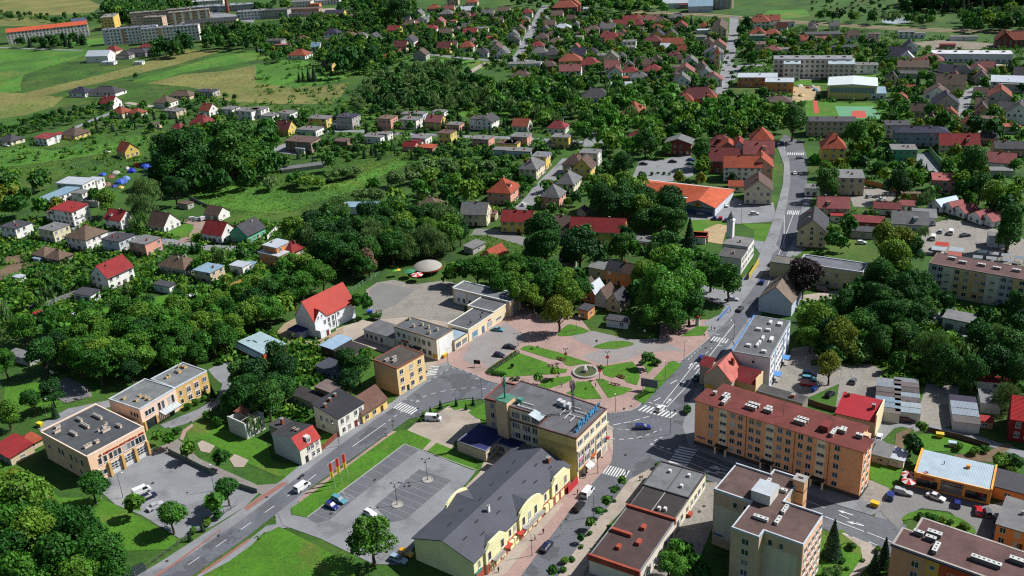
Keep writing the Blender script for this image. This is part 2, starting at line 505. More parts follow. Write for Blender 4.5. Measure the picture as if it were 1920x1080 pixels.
sheet("lawn",C4,[(190,600),(400,598),(470,610),(460,640),(190,640)],LAWNM,z=.05)
sheet("building_site",C4,[(180,650),(390,645),(400,720),(290,770),(180,760)],SANDM)
sheet("yard",C4,[(1090,320),(1280,300),(1600,320),(1800,340),(1600,370),(1200,372)],mat("dusty_yard",S(150,140,122),.95,.2,.1,.15,1,space='World'))
sheet("yard",C4,[(1340,455),(1600,470),(1830,490),(1830,500),(1500,480)],BEIGEP)
sheet("factory_yard",C1,[(1480,80),(1700,100),(1920,130),(1900,170),(1650,140),(1520,120)],PAVEL)
sheet("factory_yard",C2,[(230,80),(600,60),(620,100),(460,140),(250,120)],BEIGEP)
sheet("sports_lawn",C4,[(270,750),(480,770),(800,770),(860,900),(290,900)],LAWNM,z=.03)
sheet("sports_court",C4,[(500,797),(790,800),(850,890),(540,890)],mat("green_court",S(110,170,130),.9,.08,.2,.06,2,space='World'),z=.06)
sheet("sports_court",C4,[(628,832),(728,832),(742,885),(626,885)],mat("red_court",S(205,95,80),.9,.08,.2,.06,2,space='World'),z=.1)
sheet("running_track",C4,[(335,755),(368,755),(385,850),(345,850)],MATS["red_court"],z=.08)
# ---- middle ground yards and car parks
sheet("car_park",B3,[(895,545),(960,400),(1100,405),(1200,380),(1340,350),(1360,520),(1200,560),(1000,560)],PAVEL)
sheet("car_park",B3,[(1300,830),(1340,790),(1540,760),(1590,650),(1720,700),(1960,720),(1990,860),(1700,880),(1340,850)],PAVEL)
sheet("lawn",A6,[(30,40),(160,35),(290,55),(260,100),(180,160),(100,110),(30,95)],LAWNM,keep=False)
sheet("sandy_ground",A6,[(120,90),(200,60),(280,75),(240,110),(225,175),(130,160)],SANDM,z=.05)
sheet("lawn",A6,[(330,55),(510,65),(480,168),(400,165),(400,100)],LAWNM)
sheet("market_yard",A6,[(1330,150),(1400,60),(1500,30),(1700,70),(1930,150),(1930,300),(1600,250),(1320,230)],OLDC)
sheet("market_yard",B4,[(590,610),(690,590),(960,640),(950,700),(870,730),(820,760),(640,750)],OLDC)
sheet("yard",B4,[(1100,360),(1210,340),(1330,480),(1230,500),(1120,420)],PAVEL)
sheet("car_park",A6,[(620,760),(740,740),(770,830),(720,860),(900,830),(880,960),(700,1040),(480,990),(540,860)],OLDC)
sheet("yard",A6,[(900,850),(1060,850),(1130,890),(1060,1090),(860,1090),(880,960)],OLDC)
sheet("garage_yard",A6,[(1370,960),(1560,970),(1540,1100),(1500,1200),(1300,1230),(1330,1100)],OLDC)
sheet("car_park",A6,[(1270,510),(1400,540),(1520,590),(1600,640),(1800,670),(1780,730),(1640,720),(1480,650),(1380,610),(1290,560)],PAVEL)
sheet("yard",A6,[(680,460),(900,430),(980,450),(880,490),(760,510),(670,490)],BEIGEP)
sheet("yard",A3,[(1050,180),(1230,170),(1300,220),(1560,260),(1930,380),(1930,420),(1600,310),(1400,280),(1230,240),(1190,250),(1130,310),(1080,320)],PAVEL)
sheet("dirt_path",A3,[(1200,280),(1300,240),(1240,330),(1260,420),(1230,480),(1190,400)],SOILM)
sheet("yard",A3,[(1030,520),(1170,575),(1150,620),(1110,705),(960,660)],OLDC)
sheet("dirt_path",A3,[(1520,400),(1720,380),(1830,330),(1860,350),(1740,440),(1560,430)],SOILM)
sheet("yard",A5,[(140,430),(200,390),(290,375),(420,400),(560,380),(640,390),(700,480),(690,560),(600,610),(380,580),(180,600),(150,530)],OLDC)
sheet("yard",A5,[(160,430),(220,390),(420,430),(300,520),(180,560)],ASPHL,z=.05)
sheet("yard",A5,[(-30,650),(120,600),(300,640),(280,800),(120,740),(-30,700)],BEIGEP)
sheet("dirt_road",A4,[(1540,690),(1600,620),(1660,590),(1680,660),(1620,720),(1780,720),(1930,640),(1930,680),(1800,750),(1640,750),(1560,720)],mat("dirt_track",S(176,156,128),.95,.15,.2,.15,1.5,space='World'))
sheet("driveway",A4,[(1170,880),(1270,830),(1380,870),(1340,960),(1300,1010),(1180,1050),(1200,1080),(1050,1160),(930,1210),(900,1190),(1120,1100),(1240,1020),(1250,960),(1210,930)],PAVEL)
sheet("driveway",A1,[(200,240),(380,140),(620,90),(620,130),(480,170),(420,200),(240,270)],PAVEL)
sheet("playground_court",A4,[(245,990),(370,920),(500,980),(520,1030),(370,1070)],ASPHL)
sheet("lawn",A4,[(30,970),(240,950),(370,900),(500,860),(520,940),(380,915),(240,985),(370,1080),(180,1130),(30,1150),(20,1060)],LAWNM,keep=True)
sheet("water",A1,[(-40,480),(60,520),(300,800),(520,1000),(700,1050),(800,1000),(830,1040),(760,1100),(500,1100),(200,850),(-40,580)],WATERM,keep=False)
sheet("lawn",A1,[(0,430),(190,500),(330,640),(560,640),(690,700),(1000,870),(960,930),(700,940),(480,780),(250,640),(0,480)],LAWNM,keep=True)
sheet("lawn",A1,[(0,980),(150,970),(330,1030),(300,1090),(0,1090)],LAWNM,keep=True)
# ---- the fire brigade yard
sheet("fire_yard",A1,[(560,600),(500,560),(840,350),(870,380),(950,380),(1060,420),(1460,610),(1380,690),(1200,800),(1010,870),(800,740),(650,680)],PAVEL)
sheet("driveway",A1,[(860,370),(960,330),(1000,310),(1120,420),(1450,570),(1590,560),(1480,625),(1330,570),(1060,440),(960,400)],mat("worn_driveway",S(150,142,136),.92,.15,.15,.18,1.5,space='World'))
sheet("paving_slab",A1,[(1110,335),(1140,318),(1210,350),(1180,390),(1130,380)],BEIGEP,z=.06)
sheet("paving_slab",A1,[(1290,425),(1320,395),(1400,430),(1370,470),(1320,470)],BEIGEP,z=.06)
sheet("lawn",A1,[(1050,260),(1130,190),(1260,230),(1500,330),(1530,430),(1690,465),(1610,525),(1560,520),(1400,450),(1290,390),(1200,345),(1130,310),(1070,330),(1050,290)],LAWNM,keep=True)
sheet("footpath",A1,[(1010,310),(1030,260),(1080,225),(1090,235),(1050,270),(1030,320)],PINKP,z=.05)
sheet("driveway",A1,[(920,230),(1060,190),(1220,90),(1250,10),(1340,10),(1330,60),(1230,130),(1080,215),(960,250)],PAVEL)
sheet("lawn",A1,[(1500,160),(1700,60),(1720,180),(1600,230),(1500,200)],LAWNM,keep=False)
sheet("lawn",A1,[(1730,330),(1860,260),(1900,300),(1780,370)],LAWNM,keep=False)
# ---- the main road with its pavements
ROAD = sheet("road",PX,[(255,1100),(300,1078),(443,983),(533,915),(641,833),(700,790),(745,760),(790,722),(805,714),(847,687),(884,700),(910,713),(980,733),(1060,757),(1143,776),(1180,771),(1196,764),(1222,732),(1262,690),
      (1331,634),(1374,592),(1405,550),(1440,500),(1462,440),(1474,390),(1482,340),(1480,300),(1464,262),(1470,252),(1505,268),(1514,300),(1513,345),(1502,395),(1488,450),(1462,505),(1432,550),(1402,600),(1374,640),(1316,705),(1290,760),
      (1280,800),(1292,838),(1400,882),(1480,912),(1577,950),(1633,967),(1700,985),(1690,1060),(1620,1030),(1540,990),(1440,945),(1340,905),(1290,890),(1240,872),(1205,890),(1180,900),(1150,940),(1100,1000),(1050,1075),(1030,1110),(960,1110),(977,1080),(1030,1010),(1091,929),(1128,888),(1150,850),(1149,800),(1140,795),
      (1060,790),(980,762),(910,748),(873,747),(827,757),(800,770),(785,782),(768,785),(719,819),(641,874),(574,921),(545,942),(460,1010),(360,1080),(335,1100)],ASPH)
sheet("pavement",PX,[(225,1100),(300,1055),(440,965),(530,900),(610,835),(690,780),(735,755),(800,700),(812,690),(840,678),(847,687),(805,714),(745,760),(700,790),(641,833),(533,915),(443,983),(300,1078),(265,1100)],PAVEL,h=.1)
sheet("pavement",A1,[(1110,1080),(1230,1000),(1400,880),(1500,800),(1560,790),(1620,810),(1560,820),(1480,840),(1400,920),(1290,1010),(1170,1100),(1090,1100)],PAVEL,h=.1)
sheet("red_cycle_strip",A1,[(1130,1060),(1230,992),(1400,872),(1406,882),(1240,1002),(1136,1072)],mat("red_paving",S(164,116,106),.9,.12,.2,.12,2,space='World'),z=.12)
sheet("red_cycle_strip",A1,[(870,1080),(1000,995),(1240,820),(1260,812),(1010,1002),(890,1085)],MATS["red_paving"],z=.12)
sheet("red_cycle_strip",A1,[(1370,700),(1470,630),(1590,555),(1620,560),(1500,640),(1390,715)],MATS["red_paving"],z=.12)
sheet("pavement",E1,[(60,812),(400,580),(780,300),(860,240),(900,245),(830,290),(480,545),(100,830),(0,905),(0,880)],PINKP,h=.1)
sheet("lawn",E1,[(0,905),(100,830),(480,545),(830,290),(920,235),(1000,232),(1220,325),(1140,415),(975,360),(400,790),(80,1035),(-60,1010),(-70,950)],LAWNM,h=.1)
sheet("lawn",A1,[(1140,1080),(1290,1000),(1400,920),(1500,840),(1570,805),(1700,870),(1920,985),(2000,1060),(2000,1110),(1120,1110)],LAWNM,h=.1)
CARPARK = sheet("car_park",PX,[(545,970),(560,955),(578,968),(760,832),(893,882),(880,900),(780,1015),(760,1060),(700,1058),(600,1010),(530,985),(520,960)],PAVEL)
sheet("parking_bays",E1,[(80,1040),(400,800),(975,365),(1105,415),(520,860),(280,1060),(160,1090)],BAYM,z=.03)
sheet("parking_bays",E1,[(700,930),(1110,590),(1410,690),(980,1055),(840,1080)],BAYM,z=.03)
for k in range(12):
 t = k / 11
 a = (140 + (975 - 140) * t,1000 + (365 - 1000) * t); b = (270 + (1105 - 270) * t,1050 + (415 - 1050) * t)
 dashes(CARPARK,E1,[a,b],9,1,.12,name="bay_line")
for k in range(9):
 t = k / 8
 a = (700 + 410 * t,930 - 340 * t); b = (980 + 430 * t,1055 - 365 * t)
 dashes(CARPARK,E1,[a,b],30,1,.12,name="bay_line")
dashes(CARPARK,E1,[(400,795),(520,855)],9,1,.2,name="bay_line")
dashes(CARPARK,E1,[(405,800),(470,890)],9,1,.2,name="bay_line")
dashes(CARPARK,E1,[(520,855),(440,850)],9,1,.2,name="bay_line")
kerb(E1,[(80,1035),(400,790),(975,360),(1640,600)],name="kerb")
sheet("forecourt",E1,[(1000,232),(1080,165),(1180,140),(1380,10),(1660,60),(1680,200),(1440,330),(1400,420),(1240,345)],BEIGEP,h=.06)
sheet("footpath",E1,[(1220,330),(1260,355),(1180,425),(1140,410)],BEIGEP,h=.08)
sheet("lawn",E1,[(1190,425),(1270,350),(1420,410),(1570,470),(1650,560),(1610,600),(1400,520)],LAWNM,h=.1)
sheet("lawn",A2,[(430,195),(500,145),(600,112),(700,92),(770,100),(720,130),(640,150),(600,122),(540,140),(480,185)],LAWNM,h=.12)
sheet("lawn",A2,[(715,160),(820,100),(870,130),(860,220),(760,195)],LAWNM,h=.12)
sheet("pavement",PX,[(1128,888),(1091,929),(1030,1010),(977,1080),(960,1100),(880,1100),(890,1075),(1068,915),(1088,895),(1140,830),(1149,848),(1146,868)],PINKP,h=.1)
sheet("paving_slab",E2,[(-20,830),(650,165),(715,175),(0,1040),(-180,1150),(-280,1080)],BEIGEP,h=.11)
sheet("pavement",PX,[(1180,900),(1222,878),(1240,882),(1190,935),(1140,985),(1095,1075),(1080,1110),(1030,1110),(1050,1075),(1100,1000),(1150,940)],BEIGEP,h=.1)
sheet("alley",PX,[(1300,905),(1345,905),(1335,990),(1290,1100),(1170,1110),(1260,985)],OLDC)
sheet("lawn",A3,[(770,860),(900,820),(1010,930),(1000,1010),(900,1100),(740,1100),(750,1000)],LAWNM)
sheet("footpath",A3,[(890,840),(1060,900),(1090,960),(980,1100),(930,1090),(1010,980),(1000,920)],BEIGEP,z=.05)
sheet("pavement",PX,[(1292,838),(1303,830),(1605,934),(1660,953),(1634,967),(1577,950),(1480,912),(1400,882)],PAVEL,h=.1)
SHOPLOT = sheet("car_park",A3,[(1110,705),(1150,610),(1240,570),(1300,570),(1740,680),(1870,640),(1860,800),(1800,960),(1650,900),(1640,830),(1500,720),(1340,700),(1240,760),(1220,820),(1130,740)],ASPHL)
sheet("lawn",A3,[(1235,770),(1260,735),(1340,715),(1480,730),(1600,780),(1650,840),(1560,830),(1420,770),(1300,760)],LAWNM,h=.1,smooth=3)
sheet("lawn",A3,[(1040,420),(1110,400),(1240,460),(1240,500),(1200,560),(1170,590),(1030,530)],LAWNM)
sheet("lawn",A3,[(1310,290),(1400,280),(1560,320),(1730,380),(1600,400),(1480,380),(1330,380)],LAWNM)
# ---- main street up the hill
sheet("pavement",PX,[(1331,634),(1374,592),(1405,550),(1440,500),(1462,440),(1474,390),(1455,395),(1440,440),(1415,500),(1385,530),(1368,560),(1350,590),(1320,605)],PAVEL,h=.1)
sheet("pavement",PX,[(1474,390),(1482,340),(1480,300),(1464,262),(1455,270),(1470,310),(1468,345),(1455,395)],PAVEL,h=.1)
sheet("pavement",PX,[(1374,640),(1402,600),(1432,550),(1462,505),(1488,450),(1502,395),(1513,345),(1530,345),(1515,400),(1498,455),(1440,560),(1410,590),(1380,655)],PAVEL,h=.1)
sheet("side_street",A6,[(330,150),(420,155),(520,170),(545,200),(500,230),(440,235),(400,180)],PAVEL)
sheet("pavement",A6,[(100,400),(200,430),(330,450),(290,540),(230,520),(100,480)],PAVEL)
# ---- the square
PLAZA = sheet("square_paving",PX,[(812,690),(822,676),(920,610),(985,575),(1010,590),(1065,580),(1090,600),(1110,625),(1195,655),(1235,640),(1240,600),(1330,600),(1345,600),(1340,615),(1331,634),(1262,690),(1222,732),(1196,764),(1180,771),(1143,776),(1060,757),(980,733),(910,713),(884,700),(847,687)],PINKP,h=.08)
sheet("car_park",E4,[(20,280),(320,120),(440,200),(500,230),(420,330),(160,520),(120,470),(30,490),(-60,440)],mat("square_grey",S(158,154,151),.9,.1,.15,.12,2,space='World',patches=[(S(166,146,138),.1,.55,.66)]),h=.1)
sheet("car_lane",E4,[(900,240),(1060,195),(1200,220),(1440,270),(1640,260),(1800,330),(1880,370),(1700,370),(1500,400),(1400,440),(1180,480),(1000,420),(1100,380),(1160,350),(1000,300)],MATS["square_grey"],h=.1,smooth=3)
def lawn_bed(pts,smooth=0):
 o = sheet("lawn",E4,pts,LAWNM,h=.16,smooth=smooth)
 return o
lawn_bed([(170,560),(440,390),(560,430),(690,478),(680,495),(750,520),(860,530),(850,560),(730,575),(330,598),(200,585)])
lawn_bed([(445,355),(480,330),(530,322),(640,345),(790,385),(900,425),(1080,480),(990,485),(890,505),(840,490),(830,465),(780,445),(730,445)])
lawn_bed([(640,640),(700,610),(890,590),(905,620),(830,660),(700,700),(600,690)])
lawn_bed([(940,640),(1060,640),(1165,790),(1000,795),(850,740),(930,700)])
lawn_bed([(1110,620),(1170,615),(1230,640),(1220,655),(1310,690),(1330,680),(1435,705),(1340,755),(1220,783)])
lawn_bed([(1130,500),(1160,510),(1430,462),(1480,520),(1498,600),(1470,672),(1380,645),(1370,625),(1290,595),(1260,608),(1180,580),(1165,530)])
lawn_bed([(1500,470),(1570,450),(1650,440),(1685,450),(1565,570),(1545,510)])
lawn_bed([(1760,465),(1800,460),(1865,490),(1530,832),(1460,800),(1470,770)])
lawn_bed([(1090,335),(1200,295),(1340,282),(1435,300),(1430,320),(1300,350),(1180,352)],3)
lawn_bed([(770,230),(860,140),(940,150),(1055,195),(960,225),(850,240)],2)
lawn_bed([(1440,220),(1560,215),(1640,210),(1620,240),(1550,252)],2)
sheet("lawn",A6,[(-10,695),(80,638),(150,640),(110,690)],LAWNM,h=.16,keep=True)
kerb(PX,[(847,687),(884,700),(910,713),(980,733),(1060,757),(1143,776),(1180,771),(1196,764),(1222,732),(1262,690),(1331,634)],name="kerb")
kerb(A2,[(430,195),(500,145),(600,112),(700,92),(810,85)],name="kerb")
# ---- painted markings (each one lies on the road)
dashes(ROAD,PX,[(300,1096),(367,1050),(424,1013),(520,945),(580,900),(640,853)],3.3,4.6,.2)
dashes(ROAD,PX,[(661,838),(723,794)],100,1,.2)
dashes(ROAD,PX,[(728,790),(756,770)],1.2,1.5,.2)
zebra(ROAD,E1,(868,28),(1045,92),(945,-25),8)
dashes(ROAD,D6,[(700,1062),(800,1000),(890,945),(920,932),(1000,955),(1100,987),(1230,1048)],1.4,1.4,.2)
dashes(ROAD,A2,[(420,105),(470,70),(560,45),(680,25),(800,28),(900,50)],1.6,1.6,.2)
dashes(ROAD,A2,[(440,100),(360,88)],1.2,1.0,.2)
zebra(PLAZA,D6,(680,1010),(720,920),(770,1000),6,z=.13)
zebra(ROAD,E4,(1480,890),(1780,965),(1545,845),9)
dashes(ROAD,E4,[(1575,820),(1690,850)],1.2,.8,.3)
for pts in ([(1700,830),(1880,600),(2020,430)],[(1735,860),(1960,640),(2080,500)]):
 dashes(ROAD,E4,pts,200,1,.22,smooth=0)
dashes(ROAD,E4,[(1620,810),(1690,770)],3,1,.3)
dashes(ROAD,E4,[(1765,655),(1830,620)],3,1,.3)
dashes(ROAD,A2,[(1530,232),(1640,210),(1740,180)],2.2,.9,.25)
dashes(ROAD,A2,[(1510,310),(1600,312),(1700,295),(1800,255)],1.4,1.2,.25)
dashes(ROAD,A2,[(1510,250),(1600,258),(1680,250)],1.2,1.0,.2)
zebra(ROAD,A2,(1468,505),(1600,540),(1500,458),9)
zebra(ROAD,A2,(1830,455),(1905,345),(1935,478),8)
dashes(ROAD,A2,[(1738,345),(1780,310),(1830,292)],1.2,1.0,.25)
dashes(ROAD,A2,[(1745,350),(1860,395)],40,1,.2)
dashes(ROAD,A2,[(1750,345),(1900,380)],1.2,.9,.5)
dashes(ROAD,D7,[(0,960),(240,660),(400,430),(520,290)],200,1,.25,smooth=0)
dashes(ROAD,A6,[(440,540 - 30),(520,340),(562,205),(600,90),(625,0)],200,1,.22,smooth=4)
zebra(ROAD,D7,(250,475),(440,510),(290,428),6)
dashes(ROAD,D7,[(300,400),(390,412)],1.6,.8,.3)
dashes(ROAD,D7,[(330,525),(415,543)],1.6,.8,.3)
dashes(ROAD,D7,[(0,690),(70,620),(145,552)],1.2,1.0,.2)
dashes(ROAD,D7,[(30,790),(110,710),(210,610),(270,555)],2.0,1.8,.22)
dashes(ROAD,B4,[(120,1060),(190,850),(215,680),(222,520),(205,380),(160,300),(125,262)],200,1,.25,smooth=4)
zebra(ROAD,B4,(140,810),(235,812),(150,780),7)
zebra(ROAD,B4,(145,362),(275,365),(148,345),8)
dashes(ROAD,A3,[(60,395),(200,450),(420,545),(640,640),(800,700)],200,1,.18,smooth=0)
dashes(ROAD,A3,[(30,440),(240,530)],200,1,.18,smooth=0)
dashes(ROAD,A3,[(800,748),(1020,832)],200,1,.25,smooth=0)
dashes(ROAD,A3,[(1040,838),(1200,900)],200,1,.2,smooth=0)
dashes(ROAD,A3,[(900,840),(1060,905)],1.4,1.0,.3)
dashes(ROAD,A3,[(880,735),(1020,800)],2.5,2.0,.2)
for p in ((150,470),(190,495)):
 dashes(ROAD,A3,[p,(p[0] + 60,p[1] + 14)],5,1,.5,name="turn_arrow")
def arrow(view,a,b,w=.45):
 a,b = G(*view(*a)),G(*view(*b))
 d = (b - a); L = d.length; d = d / L; n = Vector((-d.y,d.x))
 P = lambda s,t: tuple(a + d * s + n * t)
 LAYER[0] += .05
 b_ = MB().poly([(*p,MZ + .0006 * LAYER[0]) for p in (P(0,-w * .3),P(L * .6,-w * .3),P(L * .6,-w),P(L,0),P(L * .6,w),P(L * .6,w * .3),P(0,w * .3))])
 b_.obj("turn_arrow",MARK,ROAD)
arrow(A3,(1020,800),(920,775),.55); arrow(A3,(960,740),(870,712),.55); arrow(A3,(250,490),(160,460),.55); arrow(A3,(200,505),(110,490),.55)
arrow(D7,(70,800),(130,740),.55); arrow(D7,(5,790),(50,725),.55); arrow(E4,(1860,680),(1905,630),.55); arrow(E4,(1730,830),(1775,785),.55)
dashes(ROAD,A3,[(1042,925),(1108,915)],40,1,.2); dashes(ROAD,A3,[(1108,915),(1050,890)],40,1,.2); dashes(ROAD,A3,[(1050,890),(1042,925)],40,1,.2)
for v,x,y in ((A2,1090,800),(A2,1290,560),(A2,1160,660),(A2,880,400 - 240),(A2,1600,400),(A2,250,295),(A1,1230,855),(A1,1500,640),(A1,560 + 380,1000),(A3,120,690),(A3,95,720),(A6,130,640 + 120),(A6,510,190),(E4,1420,855),(A2,1100,760),(E1,700,690),(E1,1020,745),(E1,300,1000),(A1,560 + 300,560)):
 p = G(*v(x,y))
 LAYER[0] += .05
 b = MB(); b.poly([(p.x + .42 * math.cos(k * .524),p.y + .42 * math.sin(k * .524),.12 + .0006 * LAYER[0]) for k in range(12)])
 b.obj("manhole_cover",mat("cast_iron",S(70,66,64),.7),ROAD)
# ------------------------------------------------------------------ building kit
BLOCKED = []   # (x, y, radius, height)
WINM = {}
def window_mesh(w,h,kind,split=True):
 key = (round(w,2),round(h,2),kind,split)
 if key in WINM: return WINM[key]
 t = .09
 f = MB()
 f.box(-w/2 - t,w/2 + t,-.07,.02,h,h + t); f.box(-w/2 - t,w/2 + t,-.07,.02,-t,0)
 f.box(-w/2 - t,-w/2,-.07,.02,0,h); f.box(w/2,w/2 + t,-.07,.02,0,h)
 n = 2 if kind == 2 else (3 if kind == 3 else 1)
 for k in range(1,n):
  x = -w/2 + w * k / n
  f.box(x - .05,x + .05,-.06,.02,0,h)
 if kind == 4:
  f.box(-w/2,w/2,-.06,.02,h * .62,h * .62 + .07); f.box(-.04,.04,-.06,.02,0,h)
 f.box(-w/2 - .15,w/2 + .15,-.2,.02,-t - .07,-t)
 if split:
  p = MB(); p.poly([(-w/2,-.03,0),(w/2,-.03,0),(w/2,-.03,h),(-w/2,-.03,h)])
  r = (f.mesh("window",FRAME),p.mesh("pane",GLASS))
 else:
  f.poly([(-w/2,-.03,0),(w/2,-.03,0),(w/2,-.03,h),(-w/2,-.03,h)],1)
  r = (f.mesh("window",[FRAME,GLASS]),None)
 WINM[key] = r
 return r
def window(parent,p,q,s,z,w,h,kind=2,split=True,name="window"):
 """a window s metres along the wall from p to q"""
 d = Vector((q[0] - p[0],q[1] - p[1])); d.normalize()
 a = math.atan2(d.y,d.x)
 m,pn = window_mesh(w,h,kind,split)
 o = put(name,m,parent,(p[0] + d.x * s,p[1] + d.y * s,z),a)
 if pn: put("pane",pn,o)
 return o
def wall_box(parent,name,p,q,s0,s1,z0,z1,y0,y1,m):
 """a slab on the wall p>q; y negative is out of the wall"""
 d = Vector((q[0] - p[0],q[1] - p[1])); d.normalize()
 b = MB(); b.box(s0,s1,y0,y1,z0,z1)
 return b.obj(name,m,parent,loc=(p[0],p[1],0),rz=math.atan2(d.y,d.x))
def inset(poly,t):
 n = len(poly); out = []
 for i in range(n):
  p0,p1,p2 = Vector(poly[i - 1]),Vector(poly[i]),Vector(poly[(i + 1) % n])
  a = (p1 - p0).normalized(); b = (p2 - p1).normalized()
  na,nb = Vector((-a.y,a.x)),Vector((-b.y,b.x))
  k = (na + nb); k = k / max(.2,(1 + na.dot(nb)))
  out.append(tuple(p1 + k * t))
 return out
class Bld:
 def __init__(s,name,label,cat,view,A,B,C,z,group=None,ang=None):
  a,b,c = (G(*view(*p),z) for p in (A,B,C))
  u = b - a
  s.w = u.length
  s.a = math.atan2(u.y,u.x) if ang is None else D2R(ang)
  u = Vector((math.cos(s.a),math.sin(s.a))); v = Vector((-u.y,u.x))
  s.d = (c - a).dot(v)
  if ang is not None: s.w = (b - a).dot(u)
  s.o,s.u,s.v = a,u,v
  s.name = name
  s.root = thing(name,label,cat,(a.x,a.y,0),s.a,group)
 def block(s,poly=None):
  poly = poly or s.rect()
  cx = sum(p[0] for p in poly) / len(poly); cy = sum(p[1] for p in poly) / len(poly)
  c = s.o + s.u * cx + s.v * cy
  ROADS.append(ccw([tuple(s.o + s.u * p[0] + s.v * p[1]) for p in inset(poly,-1.5)]))
  return poly
 def rect(s): return [(0,0),(s.w,0),(s.w,s.d),(0,s.d)]
 def loc(s,view,x,y,z):
  d = G(*view(x,y),z) - s.o
  return d.dot(s.u),d.dot(s.v)
 def walls(s,poly,h,m,z0=0,name="wall"):
  s.block(poly)
  b = MB(); b.prism(poly,z0,h)
  return b.obj(name,m,s.root)
 def flat(s,poly,z,m,par=.35,pm=None,t=.28,over=.0,name="roof",edges=None):
  """felted roof deck inside a raised edge"""
  ins = inset(poly,t)
  b = MB(); b.prism(ins if par else inset(poly,-over),z - .1,z + .06,0,True)
  r = b.obj(name,m,s.root)
  if par:
   n = len(poly)
   e = MB()
   for i in range(n):
    if edges is not None and i not in edges: 
     hh = .12
    else: hh = par
    j = (i + 1) % n
    outp = inset(poly,-.06)
    e.prism([outp[i],outp[j],ins[j],ins[i]],z - .18,z + hh,0,True)
   e.obj("parapet",pm or STEEL,r)
  s.roof = r
  return r
 def grid(s,p,q,ss,zs,w,h,kind=2,split=True,skip=()):
  for i,z in enumerate(zs):
   for j,x in enumerate(ss):
    if (i,j) in skip: continue
    window(s.root,p,q,x,z,w,h,kind,split)
 def chimney(s,x,y,z,w=.7,d=.7,h=1.2,m=None,cap=True,a=0.,parent=None):
  b = MB(); b.rbox(0,0,w,d,-.3,h,a)
  o = b.obj("chimney",m or BRICK,parent or s.roof,loc=(x,y,z))
  if cap:
   c = MB(); c.rbox(0,0,w + .16,d + .16,h,h + .1,a)
   n = max(1,int(max(w,d) / .9))
   for k in range(n):
    t = (k + .5) / n - .5
    px,py = (t * w,0) if w >= d else (0,t * d)
    c.rbox(px * math.cos(a) - py * math.sin(a),px * math.sin(a) + py * math.cos(a),.35,.35,h + .1,h + .13,a,1)
   c.obj("chimney_cap",[s.capm if hasattr(s,'capm') else CONC,DARK],s.roof,loc=(x,y,z))
  return o
 def door(s,p,q,x,w=1.1,h=2.1,m=None,z=0.05):
  return wall_box(s.root,"door",p,q,x - w/2,x + w/2,z,z + h,-.06,.02,m or mat("door_brown",S(96,64,48),.6))
 def sign(s,text,p,q,x,z,size,m,out=.12,align='LEFT',name="lettering",extrude=.05,spacing=1.0,fit=None,bold=0.):
  d = Vector((q[0] - p[0],q[1] - p[1])); d.normalize()
  c = bpy.data.curves.new(name,'FONT')
  c.body = text; c.size = size; c.extrude = extrude; c.align_x = align
  c.space_character = spacing; c.offset = bold
  c.materials.append(m)
  t = bpy.data.objects.new(name,c); COL.objects.link(t)
  me = bpy.data.meshes.new_from_object(t.evaluated_get(bpy.context.evaluated_depsgraph_get()))
  bpy.data.objects.remove(t)
  me.materials.clear(); me.materials.append(m)
  o = put(name,me,s.root)
  if fit:
   k = fit / max(v.co.x for v in me.vertices); o.scale = (k,min(1.3,max(k,.8)),1)
  o.location = (p[0] + d.x * x + d.y * out,p[1] + d.y * x - d.x * out,z)
  o.rotation_euler = (math.pi / 2,0,math.atan2(d.y,d.x))
  return o
def gable_mesh(w,d,he,rh,over=.45,t=.22,axis='x'):
 """(walls with gables, roof) centred on the origin, ridge along x"""
 a,b = w / 2,d / 2
 wl = MB()
 wl.poly([(-a,-b,0),(a,-b,0),(a,-b,he),(-a,-b,he)]); wl.poly([(a,b,0),(-a,b,0),(-a,b,he),(a,b,he)])
 wl.poly([(a,-b,0),(a,b,0),(a,b,he),(a,0,he + rh),(a,-b,he)]); wl.poly([(-a,b,0),(-a,-b,0),(-a,-b,he),(-a,0,he + rh),(-a,b,he)])
 rf = MB()
 sl = rh / b
 for s in (-1,1):
  x0,x1 = -a - over * .6,a + over * .6
  y1 = s * (b + over); z1 = he - over * sl
  P = [(x0,0,he + rh),(x1,0,he + rh),(x1,y1,z1),(x0,y1,z1)]
  if s > 0: P = P[::-1]
  Q = [(x,y,z + t) for x,y,z in P]
  rf.poly(Q[::-1] if True else Q); rf.poly(P)
  for i in range(4):
   j = (i + 1) % 4
   rf.poly([P[j],P[i],Q[i],Q[j]])
 return wl,rf
def hip_mesh(w,d,he,rh,over=.5,t=.2,ridge=None):
 a,b = w / 2,d / 2
 wl = MB(); wl.prism([(-a,-b),(a,-b),(a,b),(-a,b)],0,he)
 rf = MB()
 rl = max(0.1,(a - b) if ridge is None else ridge)
 A_,B_ = a + over,b + over
 z0 = he - over * rh / b * .6
 z1 = he + rh
 e = [(-A_,-B_,z0),(A_,-B_,z0),(A_,B_,z0),(-A_,B_,z0)]
 r0,r1 = (-rl,0,z1),(rl,0,z1)
 rf.poly([e[0],e[1],r1,r0]); rf.poly([e[2],e[3],r0,r1]); rf.poly([e[1],e[2],r1]); rf.poly([e[3],e[0],r0])
 rf.poly([(x,y,z - .02) for x,y,z in e[::-1]])
 for i in range(4):
  j = (i + 1) % 4
  rf.poly([(e[i][0],e[i][1],z0 - t),(e[j][0],e[j][1],z0 - t),e[j],e[i]])
 return wl,rf
WALLC = {'w': (236,233,226),'c': (226,214,180),'y': (226,198,104),'p': (222,160,140),'g': (176,172,164),'b': (206,188,154),'o': (226,150,92),'G': (96,178,136),'B': (152,82,66),'n': (160,132,108),'s': (150,158,176),'v': (226,216,120),'L': (198,204,210)}
